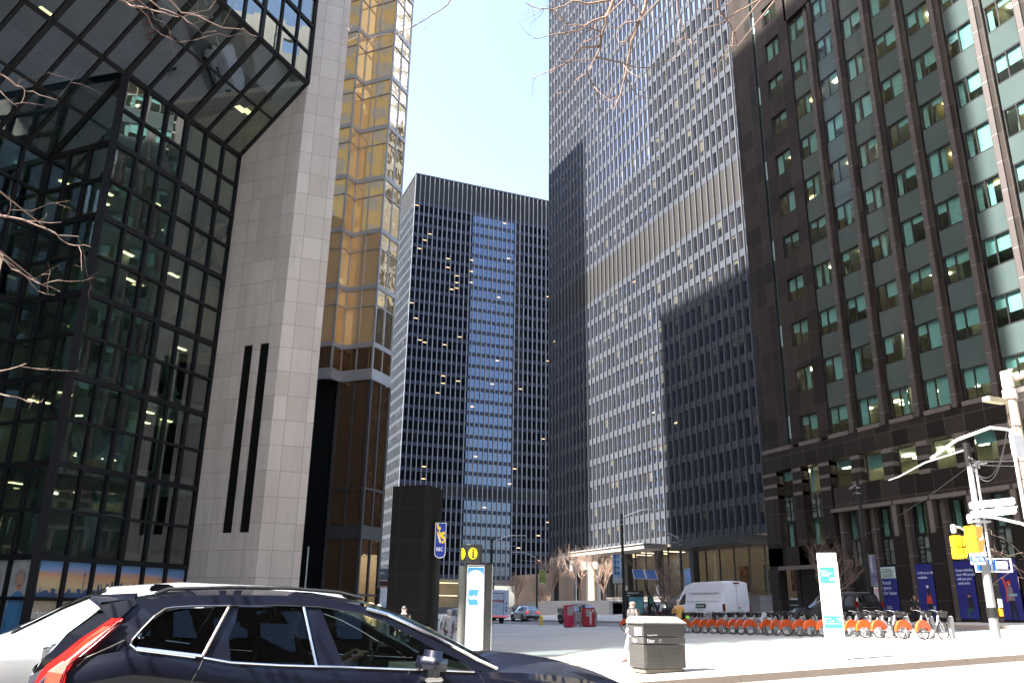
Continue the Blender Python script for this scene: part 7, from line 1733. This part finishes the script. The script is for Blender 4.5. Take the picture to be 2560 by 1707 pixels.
tr_=limb_tree('sparse bare tree reaching in at the right edge beside the concrete pole',BR_RIGHT,(13.2,5.2,-1.4),4.0,8,3.0)
m=MB()
for pts,w in BR_RIGHT: p=Vector(pts[0]); m.tube([(13.2,5.2,2.4),Vector((13.2,5.2,2.4)).lerp(p,.5)+Vector((.2,0,.3)),p],[.05,.03,w*.5],6,caps=False)
part('bough',m,bark,tr_)
def bare_tree(label,x,y,z,h,spread,seed,col,nb=26,lv=3,name='bare_tree'):
    t=thing(name,label,'tree',(x,y,z)); rg=random.Random(seed); th=h*.22
    part('trunk',MB().tube([(x,y,z),(x+.03*h*.1,y,z+th)],[h*.022,h*.016],8),col,t)
    m=MB()
    def grow(p,d,l,r,k):
        pts=[p]; dd=d
        for s in range(3): dd=(dd+Vector((rg.gauss(0,.13),rg.gauss(0,.13),rg.gauss(0,.08)+.03))).normalized(); pts.append(pts[-1]+dd*l/3)
        m.tube(pts,[r,r*.85,r*.7,r*.5],4 if k<lv else 5,caps=False)
        if k==0: return
        for q in range(rg.randint(3,4)):
            b=pts[rg.randint(1,3)]; a=rg.uniform(0,6.28); e=rg.uniform(.35,.9); o=Vector((math.cos(a)*spread,math.sin(a)*spread,.55)).normalized()
            grow(b,(dd*(1-e*.5)+o*e).normalized(),l*rg.uniform(.55,.8),r*.55,k-1)
    for q in range(nb//5):
        a=6.28*q/(nb//5)+rg.uniform(-.3,.3); grow(Vector((x,y,z+th*(.75+.25*rg.random()))),Vector((math.cos(a)*.5*spread,math.sin(a)*.5*spread,1)).normalized(),h*.34,h*.010,lv)
    part('crown',m,col,t); return t
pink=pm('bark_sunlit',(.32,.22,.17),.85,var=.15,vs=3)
k=0
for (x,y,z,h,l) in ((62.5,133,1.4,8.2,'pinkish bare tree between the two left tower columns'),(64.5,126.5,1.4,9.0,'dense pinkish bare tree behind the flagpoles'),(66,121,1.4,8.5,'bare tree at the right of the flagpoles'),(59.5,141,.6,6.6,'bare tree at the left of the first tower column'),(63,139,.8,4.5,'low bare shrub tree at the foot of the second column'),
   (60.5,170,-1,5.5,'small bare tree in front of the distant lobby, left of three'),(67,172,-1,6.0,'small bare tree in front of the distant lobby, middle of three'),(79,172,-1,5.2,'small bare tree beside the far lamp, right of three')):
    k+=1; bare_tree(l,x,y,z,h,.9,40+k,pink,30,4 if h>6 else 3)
bare_tree('leafless brown street tree in front of the lobby glass above the walking man',36.6,57.5,G(36.6,57.5),5.6,1.0,77,bark,30,4)
bare_tree('thin dark leafless tree before the entrance of the dark stone building',40.2,43.6,G(40,43.6),5.6,1.3,78,bark,25,4)
bare_tree('bright leafless tree far down the street beyond the park arrow sign',27.5,112,-1.5,7.0,1.0,79,pink,25,4)

# lift everything so that street level sits near zero
for o in list(SC.objects):
    if o.parent is None: o.location.z+=1.5
bpy.context.view_layer.update()
